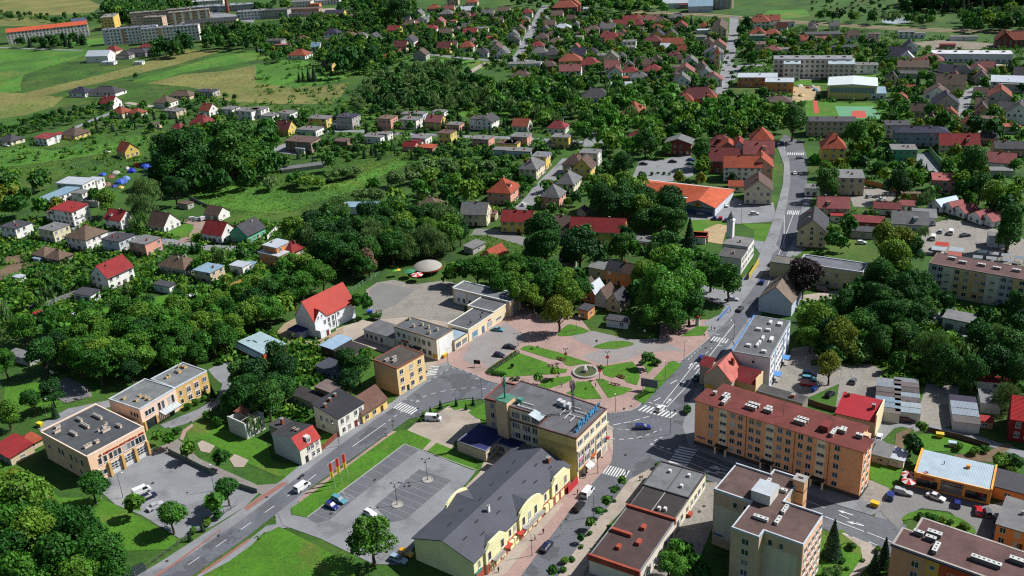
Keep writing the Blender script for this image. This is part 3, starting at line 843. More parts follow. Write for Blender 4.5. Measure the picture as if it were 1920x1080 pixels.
WALLN = {'w': 'white','c': 'cream','y': 'yellow','p': 'pink','g': 'grey','b': 'beige','o': 'orange','G': 'green','B': 'brick','n': 'brown','s': 'bluish','v': 'lemon','L': 'pale'}
ROOFC = {'r': (166,48,50),'t': (186,86,56),'d': (78,78,84),'g': (134,134,134),'n': (112,88,78),'m': (132,54,54),'l': (206,214,222),'b': (48,50,78),'k': (178,98,96),'h': (128,106,88),'u': (150,182,200)}
ROOFN = {'r': 'red','t': 'orange','d': 'charcoal','g': 'grey','n': 'brown','m': 'maroon','l': 'silver','b': 'blue-black','k': 'pink-red','h': 'tan','u': 'sky-blue'}
TYPN = {'F': 'flat roof','G': 'gabled roof','H': 'hipped roof','M': 'sloping roof'}
HSHARE = {}
HOUSES = []
HRAND = random.Random(11)
def house(x,y,w,d,he,typ,rh,ang,wc,rc,where,kind="house",D=500.):
 a = D2R(ang)
 R = thing("house" if kind == "house" else kind.replace(' ','_'),None,kind,(x,y,0),a)
 later(R,"%s %s, %s %s" % (WALLN[wc],kind,ROOFN[rc],TYPN[typ]),where)
 wm = wallm(WALLC[wc]) if wc != 'B' else mat("house_brick",S(152,82,66),.9,.2,.6,.2,4)
 if typ in 'FM': rm = feltm(ROOFC[rc]) if rc != 'l' and rc != 'u' else metm(ROOFC[rc])
 else: rm = roofm(ROOFC[rc]) if rc not in 'lu' else metm(ROOFC[rc])
 a2,b2 = w / 2,d / 2
 if D > 560 and rc not in 'lu':  # distance haze painted into the roof colour: far roofs blended towards grey
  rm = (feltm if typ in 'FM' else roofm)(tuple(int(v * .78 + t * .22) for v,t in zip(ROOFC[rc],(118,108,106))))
 if typ == 'G': wl,rf = gable_mesh(w,d,he,rh)
 elif typ == 'H': wl,rf = hip_mesh(w,d,he,rh)
 elif typ == 'F':
  wl = MB(); wl.prism([(-a2,-b2),(a2,-b2),(a2,b2),(-a2,b2)],0,he)
  rf = MB(); rf.box(-a2 - .25,a2 + .25,-b2 - .25,b2 + .25,he - .12,he + .18)
 else:
  wl = MB(); wl.prism([(-a2,-b2),(a2,-b2),(a2,b2),(-a2,b2)],0,he)
  n = len(wl.v)
  for i in range(4,8):
   vx = wl.v[i]
   wl.v[i] = (vx[0],vx[1],he + (rh if vx[1] > 0 else 0))
  rf = MB()
  P = [(-a2 - .4,-b2 - .4,he + .02),(a2 + .4,-b2 - .4,he + .02),(a2 + .4,b2 + .4,he + rh + .02),(-a2 - .4,b2 + .4,he + rh + .02)]
  Q = [(q[0],q[1],q[2] + .2) for q in P]
  rf.poly(Q); rf.poly(P[::-1])
  for i in range(4): rf.poly([P[i],P[(i + 1) % 4],Q[(i + 1) % 4],Q[i]])
 wl.obj("wall",wm,R)
 ro = rf.obj("roof",rm,R)
 if typ in 'GH':
  rl = a2 + .2 if typ == 'G' else max(.1,a2 - b2)
  b = MB(); b.tube([(-rl,0,he + rh + .12),(rl,0,he + rh + .12)],.16,5); b.obj("ridge_cap",roofm(tuple(int(v * .8) for v in ROOFC[rc])),ro)
  if D < 620:
   b = MB(); b.box(-a2 - .3,a2 + .3,-b2 - .62,-b2 - .46,he - .42,he - .28); b.obj("gutter",STEEL,ro)
 if kind == "house" and he > 3:
  for k in range(1 if w < 11 else 2):
   cx = HRAND.uniform(-.3,.3) * w
   cy = HRAND.uniform(-.15,.2) * d
   zt = he + (rh * (1 - abs(cy) / b2) if typ in 'GH' else 0)
   b = MB(); b.box(-.35,.35,-.3,.3,-1.0,.9)
   b.obj("chimney",BRICK if HRAND.random() < .6 else CONC,ro,loc=(cx,cy,zt + (.2 if typ == 'F' else .1)))
  if typ in 'GH' and rh > 3 and D < 620 and HRAND.random() < .22:
   cx = HRAND.uniform(-.2,.2) * w
   b = MB(); b.box(-.8,.8,-b2 * .75,-b2 * .15,he + rh * .2,he + rh * .62)
   b.obj("dormer",wm,ro,loc=(cx,0,0))
   b = MB(); b.box(-1,1,-b2 * .82,-b2 * .1,he + rh * .62,he + rh * .62 + .15)
   b.obj("dormer_roof",rm,ro,loc=(cx,0,0))
 fl = max(1,int(round(he / 2.9)))
 faces = [((-a2,-b2),(a2,-b2),0),((a2,-b2),(a2,b2),1),((a2,b2),(-a2,b2),2),((-a2,b2),(-a2,-b2),3)]
 split = D < 330
 for p,q,fi in faces:
  L = math.hypot(q[0] - p[0],q[1] - p[1])
  nx,ny = (q[1] - p[1]) / L,-(q[0] - p[0]) / L
  wxn,wyn = nx * math.cos(a) - ny * math.sin(a),nx * math.sin(a) + ny * math.cos(a)
  vx,vy = -x,-y
  if (wxn * vx + wyn * vy) / math.hypot(vx,vy) < .12: continue
  if kind in ("shed","garage","barn","warehouse","greenhouse"):
   if kind == "garage" and fi == 0:
    for k in range(max(1,int(L / 3.2))):
     s = (k + .5) * L / max(1,int(L / 3.2))
     wall_box(R,"garage_door",p,q,s - 1.2,s + 1.2,.05,2.2,-.06,.02,mat("grey_door",S(140,140,138),.7))
   elif kind != "greenhouse":
    window(R,p,q,L * .5,he * .4,1.2,min(1.0,he * .3),2,False)
   continue
  ww,hh = (1.15,1.35)
  if D > 620: ww,hh = 1.5,1.5
  cols = max(1,int(L / (2.9 if D < 620 else 3.6)))
  for f in range(fl):
   z = f * he / fl + .95
   for c in range(cols):
    if HRAND.random() < .14: continue
    window(R,p,q,(c + .5) * L / cols,z,ww,hh,2,split)
  if typ == 'G' and fi in (1,3) and rh > 2.4:
   window(R,p,q,L * .5,he + .3,.9,1.1,1,split)
 if D < 560 and kind == "house":
  p,q,_ = faces[0]
  wall_box(R,"door",p,q,w * .5 - .55 + .9,w * .5 + .55 + .9,.02,2.15,-.07,.02,mat("door_brown",S(96,64,48),.6))
  b = MB(); b.prism([(-a2 - .06,-b2 - .06),(a2 + .06,-b2 - .06),(a2 + .06,b2 + .06),(-a2 - .06,b2 + .06)],0,.5)
  b.obj("plinth",mat("plinth_grey",S(120,112,106),.9),R)
 BLOCKED.append((x,y,max(w,d) * .52,he + rh,D))
 HOUSES.append((x,y,a,w,d))
 return R
def houses(view,where,rows,kind="house"):
 for line in rows.strip().splitlines():
  t = line.split()
  if not t: continue
  cx,cy,w,d,he = map(float,t[:5])
  typ,rh,ang,wc,rc = t[5],float(t[6]),float(t[7]),t[8],t[9]
  k = t[10].replace('_',' ') if len(t) > 10 else kind
  p = G(*view(cx,cy),(he + rh) * .5)
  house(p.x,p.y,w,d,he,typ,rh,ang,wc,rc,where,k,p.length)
# ------------------------------------------------------------------ the near buildings
F1,F2,F4,F5,F6,F7,F8 = View(1700,830,9),View(1060,760,6.35),View(530,520,9),View(1080,480,7.2),View(1640,940,6.857),View(410,620,6),View(1600,650,5.684)
def lsp(a,b,n): return [a + (b - a) * i / max(1,n - 1) for i in range(n)]
def posts_box(parent,name,x0,x1,y0,y1,z0,z1,m,rz=0):
 b = MB(); b.box(x0,x1,y0,y1,z0,z1)
 return b.obj(name,m,parent)
# --- fire station with three vehicle doors
B = Bld("fire_station","peach fire station with three white vehicle doors and red lettering","fire station",D5,(515,820),(955,585),(115,640),9.0)
PEACH = wallm((244,204,168)); W,Dp = B.w,B.d
B.walls(B.rect(),9.0,PEACH)
B.flat(B.rect(),9.0,feltm((88,92,96)),.45,wallm((240,212,190)),edges=(0,2))
p,q = (0,0),(W,0)
for x in (3.4,5.0,6.7,8.1,9.4,11.0,12.3,13.6,15.0,16.0,17.0): 
 window(B.root,p,q,x - .4,5.0,.95,1.9,1)
window(B.root,p,q,2.2,1.6,1.0,1.4,1); window(B.root,p,q,3.7,1.6,1.0,1.4,1)
TAN = wallm((206,168,104))
for k in range(3):
 x0 = 5.6 + k * 4.05
 dr = wall_box(B.root,"vehicle_door",p,q,x0,x0 + 3.1,.05,3.9,-.05,.02,FRAME)
 for r in range(3):
  for c in range(3):
   wall_box(B.root,"door_pane",p,q,x0 + .15 + c * 1.0,x0 + .15 + c * 1.0 + .82,1.55 + r * .78,1.55 + r * .78 + .5,-.09,-.04,GLASS)
for k in range(4):
 x0 = 4.75 + k * 4.05
 wall_box(B.root,"buttress",p,q,x0,min(x0 + .75,W - .02),0,4.6,-.7,.02,TAN)
REDT = mat("red_lettering",S(196,40,44),.5,.05)
B.sign("PAŃSTWOWA STRAŻ POŻARNA  ✆998",p,q,4.4,7.3,1.0,REDT,fit=12.6,bold=.02)
b = MB(); b.lathe([(.01,0),(.42,0),(.42,.06),(.01,.06)],8)
b.obj("emblem",mat("emblem_metal",S(120,70,60),.4),B.root,loc=(3.4,-.1,7.6),rx=math.pi / 2)
B.grid((0,Dp),(0,0),(3,8.5,10.2,14.5,17,20),(4.8,),.9,1.8,1)
B.grid((0,Dp),(0,0),(13,18,21),(1.4,),.9,1.4,1)
for x,y,w_,d_ in ((3,4.5,2.2,.7),(5.6,4.2,1,.8),(10.5,7.5,2.4,.6),(11.2,9.5,1.2,.5),(13.8,6.2,.6,2.0),(12.5,10.6,.5,.5),(4.4,14,.6,3.0),(8.6,15,.6,3.6),(9.6,19.5,.6,2.2),(13.4,16.4,.6,4.0),(2.6,19.3,1.8,.6),(4.0,21.5,1.4,.6),(9.2,9.2,.5,.5)):
 B.chimney(x,y,9.06,w_,d_,.8,wallm((226,200,178)))
b = MB(); b.tube([(0,0,0),(0,0,3.2)],.04); b.tube([(-.6,0,2.6),(.6,0,2.6)],.02); b.obj("aerial",STEEL,B.roof,loc=(9.5,12,9))
# --- middle fire building with canopy
B = Bld("fire_offices","pink flat-roofed fire brigade offices with glass canopy over the entrance","office building",D5,(920,450),(1200,285),(690,365),7.5)
W,Dp = B.w,B.d; p,q = (0,0),(W,0)
PINKW = wallm((240,208,186))
B.walls(B.rect(),7.5,PINKW); B.flat(B.rect(),7.5,feltm((132,136,136)),.3,mat("white_coping",S(220,226,232),.5))
B.grid(p,q,(2.0,3.2,4.4),(4.4,),.9,1.6,1); B.grid(p,q,(6.8,8.2,10.6,12.0),(3.6,),.9,2.6,1)
B.grid((0,Dp),(0,0),(9.5,11,12.2),(4.4,),.8,1.4,1)
wall_box(B.root,"gateway",p,q,.9,4.6,.05,2.9,-.05,.02,GLASS)
for x in (.6,4.9): wall_box(B.root,"buttress",p,q,x - .3,x + .3,0,3.1,-.5,.02,TAN)
b = MB(); 
for k in range(7):
 x = 6.4 + k * .95
 b.poly([(x,-2.4,2.75),(x + .86,-2.4,2.75),(x + .86,-.02,3.35),(x,-.02,3.35)])
b.obj("canopy_glass",mat("canopy_glass",S(214,224,228),.2,.06),B.root)
b = MB(); b.box(6.3,13.1,-2.5,-2.38,2.6,2.78); b.box(6.3,6.42,-2.4,0,2.6,2.7); b.box(12.98,13.1,-2.4,0,2.6,2.7)
b.obj("canopy_frame",STEEL,B.root)
wall_box(B.root,"door",p,q,9.6,11.6,.05,2.4,-.05,.02,GLASS)
for x,y in ((2.2,9.5),(3.2,5),(5.4,6.2),(5.6,4.0),(5.3,2.1)): B.chimney(x,y,7.56,1.0,.8,.7,TAN)
L1 = Bld("link_wing","low flat-roofed link wing between the two fire brigade buildings","wing",D5,(905,545),(925,535),(700,470),4.0,ang=55)
L1.walls([(-3.2,-.5),(-.25,-.5),(-.25,11),(-3.2,11)],4.0,TAN); L1.flat([(-3.2,-.5),(-.25,-.5),(-.25,11),(-3.2,11)],4.0,feltm((120,124,126)),.2)
# --- ochre wing
B = Bld("fire_wing","ochre two-storey wing with framed windows behind a planted slope","office building",D5,(1185,290),(1445,150),(1250,88),7.4)
W,Dp = B.w,B.d; p,q = (.5,0),(W,0)
R_ = [(.5,0),(W,0),(W,Dp),(.5,Dp)]
OCH = wallm((222,184,116))
B.walls(R_,7.4,OCH); B.flat(R_,7.4,feltm((134,138,138)),.3,MATS["white_coping"])
for x in (4.6,7.6):
 wall_box(B.root,"window_surround",p,q,x - 1.0,x + 1.0,.9,6.3,-.05,.02,PINKW)
 window(B.root,p,q,x,4.1,1.4,1.6,4).location.y -= .05; window(B.root,p,q,x,1.3,1.4,1.5,4).location.y -= .05
window(B.root,p,q,10.8,4.6,1.4,1.4,4); window(B.root,p,q,10.8,1.6,1.4,1.4,4); window(B.root,p,q,1.6,4.2,.9,1.6,1); window(B.root,p,q,1.6,1.4,.9,1.4,1)
for x,y in ((3.6,7.6),(4.2,7.6),(8,8.2),(7.8,7.0),(10.8,9),(10.8,8),(10.0,10)): B.chimney(x,y,7.46,1.0,.6,.8,OCH)
b = MB(); b.tube([(0,0,0),(0,0,4)],.05); b.obj("aerial",STEEL,B.roof,loc=(12,11,7.4))
# --- orange apartment block
B = Bld("apartment_block","long orange five-storey apartment block with dark red roof beside the crossing","apartment block",D1,(98,205),(1412,612),(275,65),14.2)
W,Dp = B.w,11.7
P = [(0,0),(W,0),(W,6.4),(W - 3,6.4),(W - 3,Dp),(2.6,Dp),(2.6,7.0),(0,7.0)]
ORG = mat("orange_plaster",S(242,174,126,.74),.9,.1,.25,.06,3.0)
B.walls(P,14.0,ORG); B.flat(P,14.1,feltm((124,62,55)),0,over=.35)
b = MB(); b.prism(inset(P,-.08),0,1.3); b.obj("plinth",feltm((92,84,80)),B.root)
p,q = (0,0),(W,0)
zs = [1.75 + 2.62 * k for k in range(5)]
B.grid(p,q,(4.8,11.1,13.3,16.4,18.4,24.2,26.5,29.7,32.1,39.1),zs,1.25,1.35,2)
CRM = wallm((238,222,190))
for x in (8.4,21.5,35.1):
 wall_box(B.root,"stair_bay",p,q,x - 1.15,x + 1.15,2.6,13.8,-.06,.02,CRM)
 for k in range(4):
  window(B.root,p,q,x,3.9 + 2.62 * k,1.7,.8,2).location.y -= .06
 e = wall_box(B.root,"entrance_canopy",p,q,x - 1.7,x + 1.7,2.5,2.75,-1.5,.02,feltm((70,62,52)))
 for t in (-1.5,1.5): wall_box(B.root,"entrance_post",p,q,x + t - .2,x + t + .2,0,2.5,-1.4,-.9,CRM)
 wall_box(B.root,"door",p,q,x - .8,x + .8,.05,2.2,-.1,.02,DARK)
for x in (15.0,28.2,37.2): wall_box(B.root,"drainpipe",p,q,x - .06,x + .06,.5,13.9,-.12,.0,mat("drainpipe_brown",S(130,80,60),.6))
wall_box(B.root,"name_plate",p,q,.9,3.2,2.6,3.1,-.05,.02,paintm((90,100,150)))
B.grid((W,0),(W,6.4),(1.7,4.4),zs,1.2,1.4,2)
B.capm = mat("chimney_cap_white",S(226,226,222),.8)
for x,y,w_,d_ in ((3.2,5.2,.8,.8),(6.4,5.9,1.5,.8),(6.8,4.6,2.2,.8),(7.4,2.7,.8,2.6),(14.6,5.2,3.0,.8),(14.4,3.6,3.0,.8),(18.6,5.8,1.4,.8),(18.8,4.5,2.2,.8),(28,5.2,2.8,.8),(27.8,3.7,3.0,.8),(36.6,3.4,.8,2.6),(37.8,5.4,2.4,.8),(38.2,6.4,1.3,.8),(42.4,5.6,1.6,.8)):
 B.chimney(x,y,14.2,w_,d_,.95,wallm((150,130,120)))
b = MB(); b.rbox(0,0,2,3.4,-.2,1.6); b.obj("roof_hatch",feltm((140,62,58)),B.roof,loc=(34.2,5.0,14.2))
b = MB(); b.rbox(0,0,1.7,1.7,0,3.0); b.obj("vent_shaft",wallm((224,184,150)),B.root,loc=(W - 2,7.6,11.5))
b = MB(); b.tube([(0,0,0),(0,0,5)],.05); b.obj("aerial",STEEL,B.roof,loc=(22.8,5,14))
# --- beige stepped apartment block
X = G(*D2(1010,800),15.5)
B = Bld("apartment_block","beige stepped apartment block with brown roof and white lift housing","apartment block",D2,(1010,800),(1200,525),(345,635),15.5,ang=-37.5)
P = [(-15,-2.6),(-8.6,-2.6),(-8.6,0),(0,0),(0,11.9),(-9,11.9),(-9,22.2),(-15.4,22.2),(-15.4,20),(-24,20),(-24,8),(-15,8)]
BG = wallm((206,180,152)); PALE = wallm((214,206,182)); PK = wallm((240,190,156))
B.walls(P,15.4,BG); B.flat(P,15.4,feltm((108,86,80)),.5,MATS["white_coping"],edges=(0,1,2,4,7,8,10,6))
zs = [1.4 + 2.78 * k for k in range(5)]
wall_box(B.root,"pale_wall_panel",(-8.6,0),(0,0),.0,7.6,.4,12.2,-.05,.02,PALE)
wall_box(B.root,"pale_wall_panel",(-24,8),(-15,8),.3,7.6,2.6,11.6,-.05,.02,PALE)
for g_ in window,:
 B.grid((-15,-2.6),(-8.6,-2.6),(3.4,),zs,1.5,1.4,2)
 B.grid((-8.6,0),(0,0),(1.5,4.0),zs,.85,1.4,1)
 B.grid((-24,8),(-15,8),(5.3,7.8),zs,.85,1.4,1)
b = MB(); b.box(-.02,.06,.2,11.7,.5,15.0); b.obj("peach_wall_panel",PK,B.root)
B.grid((.06,0),(.06,11.9),(1.6,3.8,6.2,8.4,10.6),zs,1.2,1.4,2)
wall_box(B.root,"name_plate",(-24,8),(-15,8),.3,2.6,3.1,3.6,-.12,-.04,paintm((90,120,190)))
b = MB(); b.rbox(-13.2,11.4,4.4,5.0,15,18.0); b.obj("lift_housing",wallm((214,212,202)),B.roof)
b = MB(); b.rbox(-13.2,11.4,4.6,5.2,18.0,18.18); b.obj("lift_housing_roof",metm((206,214,218)),B.roof)
B.capm = MATS["chimney_cap_white"]
for x,y,w_,d_ in ((-10.8,3.6,3.2,.8),(-7.4,4.8,.7,2.6),(-7.6,9.2,.7,2.8),(-14.6,16.4,.7,3.0),(-15.4,11.5,.7,2.2),(-11.2,15.6,3.0,.7)): B.chimney(x,y,15.3,w_,d_,.8,wallm((190,186,178)))
b = MB(); b.rbox(-8.3,20.2,2.6,2.6,0,17.0); b.obj("chimney_tower",wallm((214,170,130)),B.root)
for k in range(4):
 b = MB(); b.rbox(-8.3,20.2,2.74,2.74,4 + k * 3.4,4.25 + k * 3.4); b.obj("chimney_band",feltm((120,84,66)),B.root)
b = MB(); b.rbox(-8.3,20.2,2.9,2.9,17,17.3); b.rbox(-8.3,20.2,1.2,.8,17.3,17.32,0,1); b.obj("chimney_cap",[CONC,DARK],B.root)
# --- block in the lower right corner
B = Bld("apartment_block","brown-roofed apartment block with peach, ochre and rust red wall bands","apartment block",F6,(225,545),(1360,950),(510,170),13.5)
W,Dp = 46.0,B.d
P = [(0,0),(W,0),(W,Dp),(2.4,Dp),(2.4,6.6),(0,6.6)]
B.walls(P,13.4,wallm((218,162,122))); B.flat(P,13.4,feltm((112,84,80)),.14,feltm((190,180,172)),t=.4)
wall_box(B.root,"gutter",(0,0),(W,0),-.3,W,12.95,13.35,-.3,-.02,feltm((64,72,88)))
wall_box(B.root,"ochre_stair_bay",(0,0),(W,0),7.2,9.7,.3,12.9,-.06,.02,wallm((222,172,74)))
wall_box(B.root,"rust_wall_panel",(0,0),(W,0),9.7,22,.3,12.9,-.05,.02,wallm((190,84,50)))
zs = [1.6 + 2.7 * k for k in range(4)]
B.grid((0,0),(W,0),(5.0,12.2,14.6,18.4,20.6,25,29,33),zs,1.4,1.4,2); B.grid((0,-.06),(W,-.06),(8.4,),[z + 1.0 for z in zs],.9,.9,1)
B.capm = MATS["chimney_cap_white"]
for x,y,w_,d_ in ((3.6,6.0,2.0,.7),(6.4,7.6,2.8,1.0),(6.2,5.6,2.0,.8),(8.0,3.0,.9,3.2),(17.4,4.3,5.6,1.0),(22.6,8.0,3.2,1.0),(26,5.5,1,1)): B.chimney(x,y,13.5,w_,d_,.9,wallm((120,116,112)))
# --- corner office building with roof sign
B = Bld("office_building","four-storey cream corner office building with blue rooftop sign and masts","office building",D4,(985,650),(1265,375),(630,540),13.4)
W = B.w
P = [(0,0),(W,0),(W + 1.2,14),(W + 2,28.9),(5.2,28.6),(5.2,11.8),(0,11.8)]
CRW = wallm((240,222,186)); YW = wallm((228,204,124)); CW2 = wallm((214,192,158))
B.walls(P,13.3,CRW); B.flat(P,13.3,feltm((112,112,116)),.25,feltm((120,84,78)),t=.3)
b = MB(); b.box(.02,.0,.1,11.7,0,13.1)
b = MB(); b.box(-.06,.02,.15,11.75,0,13.0); b.obj("yellow_side_wall",YW,B.root)
b = MB(); b.box(-.1,.02,.1,11.8,9.2,10.5); b.obj("side_band",wallm((204,176,108)),B.root)
p,q = (0,0),(W,0)
wall_box(B.root,"cornice",p,q,-.1,W + .1,9.0,9.5,-.55,.02,wallm((206,190,164)))
for gx in (1.9,5.2,8.3,11.6,14.8):
 n = 2 if gx == 8.3 else 3
 for k in range(n):
  x = gx + (k - (n - 1) / 2) * .85
  window(B.root,p,q,x,10.4,.5,1.5,1); window(B.root,p,q,x,6.8,.55,1.7,1); window(B.root,p,q,x,3.7,.55,1.7,1)
for k,x in enumerate((.3,3.55,6.9,9.9,13.2,W - .3)): wall_box(B.root,"pilaster",p,q,x - .18,x + .18,3.2,9.0,-.16,.02,CW2)
for x in (2,5.2,8.3,11.6,14.6): wall_box(B.root,"shop_window",p,q,x - 1.2,x + 1.2,.4,2.6,-.05,.02,GLASS)
b = MB(); b.poly([(3.6,-1.8,2.3),(6.4,-1.8,2.3),(6.4,-.05,3.1),(3.6,-.05,3.1)]); b.poly([(3.6,-.05,3.0),(6.4,-.05,3.0),(6.4,-1.8,2.2),(3.6,-1.8,2.2)]); b.obj("awning",paintm((240,238,232),.8),B.root)
wall_box(B.root,"yellow_sign",p,q,.8,3.0,3.0,3.6,-.25,-.02,paintm((240,200,40)))
wall_box(B.root,"orange_sign",p,q,7.3,9.6,3.0,3.7,-.35,-.02,paintm((236,110,40)))
wall_box(B.root,"pink_banner",p,q,1.2,2.8,5.5,6.5,-.12,-.02,paintm((240,130,190)))
wall_box(B.root,"white_banner",p,q,4.2,6.2,5.5,6.5,-.12,-.02,paintm((236,226,236)))
wall_box(B.root,"red_sign",p,q,3.2,6.0,2.75,3.1,-.2,-.02,paintm((200,50,60)))
wall_box(B.root,"red_sign",p,q,15.5,16.4,4.4,4.9,-.9,-.1,paintm((220,60,60)))
p2,q2 = (5.2,28.6),(5.2,11.8)
wall_box(B.root,"cornice",p2,q2,4.0,16.8,9.2,9.6,-.4,.02,wallm((120,96,84)))
for gx in (6.5,9.8,13.0,15.8):
 for k in range(3):
  x = gx + (k - 1) * .85
  for z in (10.4,7.0,4.0,1.2): window(B.root,p2,q2,x,z,.6,1.6,1)
wall_box(B.root,"pale_panel",p2,q2,8.4,11.2,5.9,6.7,-.1,.02,paintm((236,236,236)))
b = MB(); b.box(4.2,8.4,24.2,27.8,0,14.8); b.obj("stair_tower",wallm((226,194,156)),B.root)
b = MB(); b.box(4.1,8.5,24.1,27.9,14.8,15.0); b.obj("tower_roof",feltm((86,150,124)),B.root)
ann = [(7.0,28.7),(17.5,28.95),(17,34),(6.6,33.4)]
b = MB(); b.prism(ann,0,12.2); b.obj("annex_wall",wallm((206,186,156)),B.root)
b = MB(); b.prism(inset(ann,.3),12.1,12.3); b.obj("annex_roof",feltm((96,92,92)),B.root)
for i in range(4):
 o_ = inset(ann,-.05); n_ = inset(ann,.3); j = (i + 1) % 4
 b = MB(); b.prism([o_[i],o_[j],n_[j],n_[i]],12.0,12.7); b.obj("parapet",feltm((150,80,70)),B.root)
B.grid((6.6,33.4),(7.0,28.7),(2.4,),(10,6.8,3.8),1.0,1.6,2); B.grid((17,34),(6.6,33.4),(2,4.5,7.5),(10,6.8,3.8),.8,1.6,2)
GRN = mat("green_mast",S(96,160,138),.5)
b = MB(); b.tube([(0,0,0),(0,0,6.5)],[.28,.2]); 
for a in range(3):
 b.rbox(.5 * math.cos(a * 2.1),.5 * math.sin(a * 2.1),.18,.3,3.6,6.4,a * 2.1)
b.obj("antenna_mast",GRN,B.root,loc=(6.2,26,15))
b = MB()
for k in range(4):
 cx,cy = (.25,.25) if k == 0 else ((-.25,.25) if k == 1 else ((-.25,-.25) if k == 2 else (.25,-.25)))
 b.tube([(cx,cy,0),(cx,cy,10)],.07)
for k in range(10):
 b.tube([(-.25,-.25,k),(.25,-.25,k + 1)],.05,5); b.tube([(.25,.25,k),(-.25,.25,k + 1)],.05,5); b.tube([(-.25,.25,k),(-.25,-.25,k + 1)],.05,5)
for a in range(4): b.rbox(.7 * math.cos(a * 1.6),.7 * math.sin(a * 1.6),.18,.32,6.5 + (a % 2),8.6 + (a % 2),a * 1.6)
b.obj("lattice_mast",STEEL,B.root,loc=(11,7.2,13.2))
for x,y,w_,d_ in ((9,5.2,.15,4.2),(9.8,9.4,4.4,.15),(8.6,7.4,4.2,.15),(11.2,5.0,.15,4),(12.8,8.2,.15,4.6),(7.6,5.4,3,.15),(6.4,19,.2,5.5),(8.4,20.5,.2,4.6),(7.4,22,2.4,.2)):
 b = MB(); b.box(-w_/2,w_/2,-d_/2,d_/2,.35,.55); b.obj("roof_rail",FRAME,B.roof,loc=(x,y,13.2))
for x,y in ((12.2,11.0),(12.0,9.2),(12.6,12.4)):
 b = MB(); b.box(-.7,.7,-.5,.5,0,1.5); b.obj("cooling_unit",mat("unit_white",S(222,224,226),.6),B.roof,loc=(x,y,13.4))
for k in range(10):
 b = MB(); b.box(5.6,W + .9,-.05,.05,0,.05); b.obj("roof_seam",feltm((66,64,68)),B.roof,loc=(0,2.6 + k * 1.45,13.26))
b = MB(); b.poly([(0,0,.7),(3.4,0,.5),(3.4,3.4,1.5),(0,3.4,1.7)]); b.poly([(0,3.4,1.6),(3.4,3.4,1.4),(3.4,0,.4),(0,0,.6)])
b.obj("skylight",mat("skylight_sheet",S(196,208,214),.35),B.roof,loc=(2.0,12.4,13.2))
BLUE = mat("sign_blue",S(92,178,232),.4,.05)
B.sign("„DRAWA”",(0,1.5),(W,1.5),2.2,13.75,2.9,BLUE,out=0,name="roof_sign_letters",extrude=.12,spacing=1.1,fit=13.4,bold=.06)
b = MB()
for k in range(9):
 x = 1.6 + k * 1.8
 b.tube([(x,1.75,13.2),(x,1.7,16)],.04,5); b.tube([(x,3.2,13.2),(x,1.8,15.2)],.04,5)
b.tube([(1.4,1.72,14.0),(16.2,1.72,14.0)],.05,5); b.tube([(1.4,1.72,15.4),(16.2,1.72,15.4)],.05,5)
b.obj("sign_frame",BLACKM,B.root)
b = MB()
for k in range(15):
 t = k / 14
 b.tube([(W + .3 + 1.4 * t,1 + 27 * t,13.2),(W + .3 + 1.4 * t,1 + 27 * t,14.6)],.035,5)
b.obj("roof_railing",BLACKM,B.roof)
b = MB(); b.box(7.6,9.0,21.6,23.2,13.2,14.8); b.obj("vent_unit",GRN,B.roof)
B2_ = Bld("annex","low annex with deep blue roof tucked behind the corner office building","annex",A2,(650,320),(770,405),(800,205),3.6,ang=-36)
BLR = feltm((52,54,110))
P = [(0,0),(B2_.w + .3,0),(B2_.w + .3,10.5),(0,10.5)]
B2_.walls(P,3.5,wallm((222,196,164))); B2_.flat(P,3.5,BLR,.12,feltm((150,150,160)),t=.2)
P2 = [(B2_.w + .3,5.2),(B2_.w + 7,5.2),(B2_.w + 7,10.5),(B2_.w + .3,10.5)]
B2_.walls(P2,3.2,wallm((222,200,172)),name="side_wall"); B2_.flat(P2,3.2,BLR,.12,feltm((150,150,160)),t=.2,name="side_roof")
B2_.grid((B2_.w + .3,0),(B2_.w + .3,5.2),(1.4,3.6),(1.0,),1.2,1.4,2); B2_.grid((B2_.w + .3,5.2),(B2_.w + 7,5.2),(1.6,4.6),(.9,),1.8,1.6,3)
# --- long yellow building with stepped gables
B = Bld("market_hall","long pale yellow hall with dark grey roof and curved gables along the street","hall",D3,(530,970),(1280,220),(70,775),6.6)
W,Dp = B.w,B.d
YEL = wallm((244,238,182)); DG = mat("dark_slate_felt",S(88,91,100),.75,.12,.15,.1,2.0,bump=.2,bscale=2)
b = MB()
b.poly([(0,0,0),(W,0,0),(W,0,6.6),(0,0,6.6)]); b.poly([(W,Dp,0),(0,Dp,0),(0,Dp,6.6),(W,Dp,6.6)])
zr = 9.3; yr = Dp * .48
b.poly([(0,Dp,0),(0,0,0),(0,0,6.6),(0,yr,zr),(0,Dp,6.6)]); b.poly([(W,0,0),(W,Dp,0),(W,Dp,6.6),(W,yr,zr),(W,0,6.6)])
b.obj("wall",YEL,B.root); B.block()
b = MB()
for (y0,z0,y1,z1) in ((-.4,6.5,yr,zr + .12),(yr,zr + .12,Dp + .5,6.5)):
 b.poly([(-.4,y0,z0 + .12),(W + .2,y0,z0 + .12),(W + .2,y1,z1),(-.4,y1,z1)])
 b.poly([(-.4,y1,z1 - .2),(W + .2,y1,z1 - .2),(W + .2,y0,z0 - .1),(-.4,y0,z0 - .1)])
b.poly([(-.4,-.4,6.4),(W + .2,-.4,6.4),(W + .2,-.4,6.62),(-.4,-.4,6.62)])
B.roof = b.obj("roof",DG,B.root)
p,q = (0,0),(W,0)
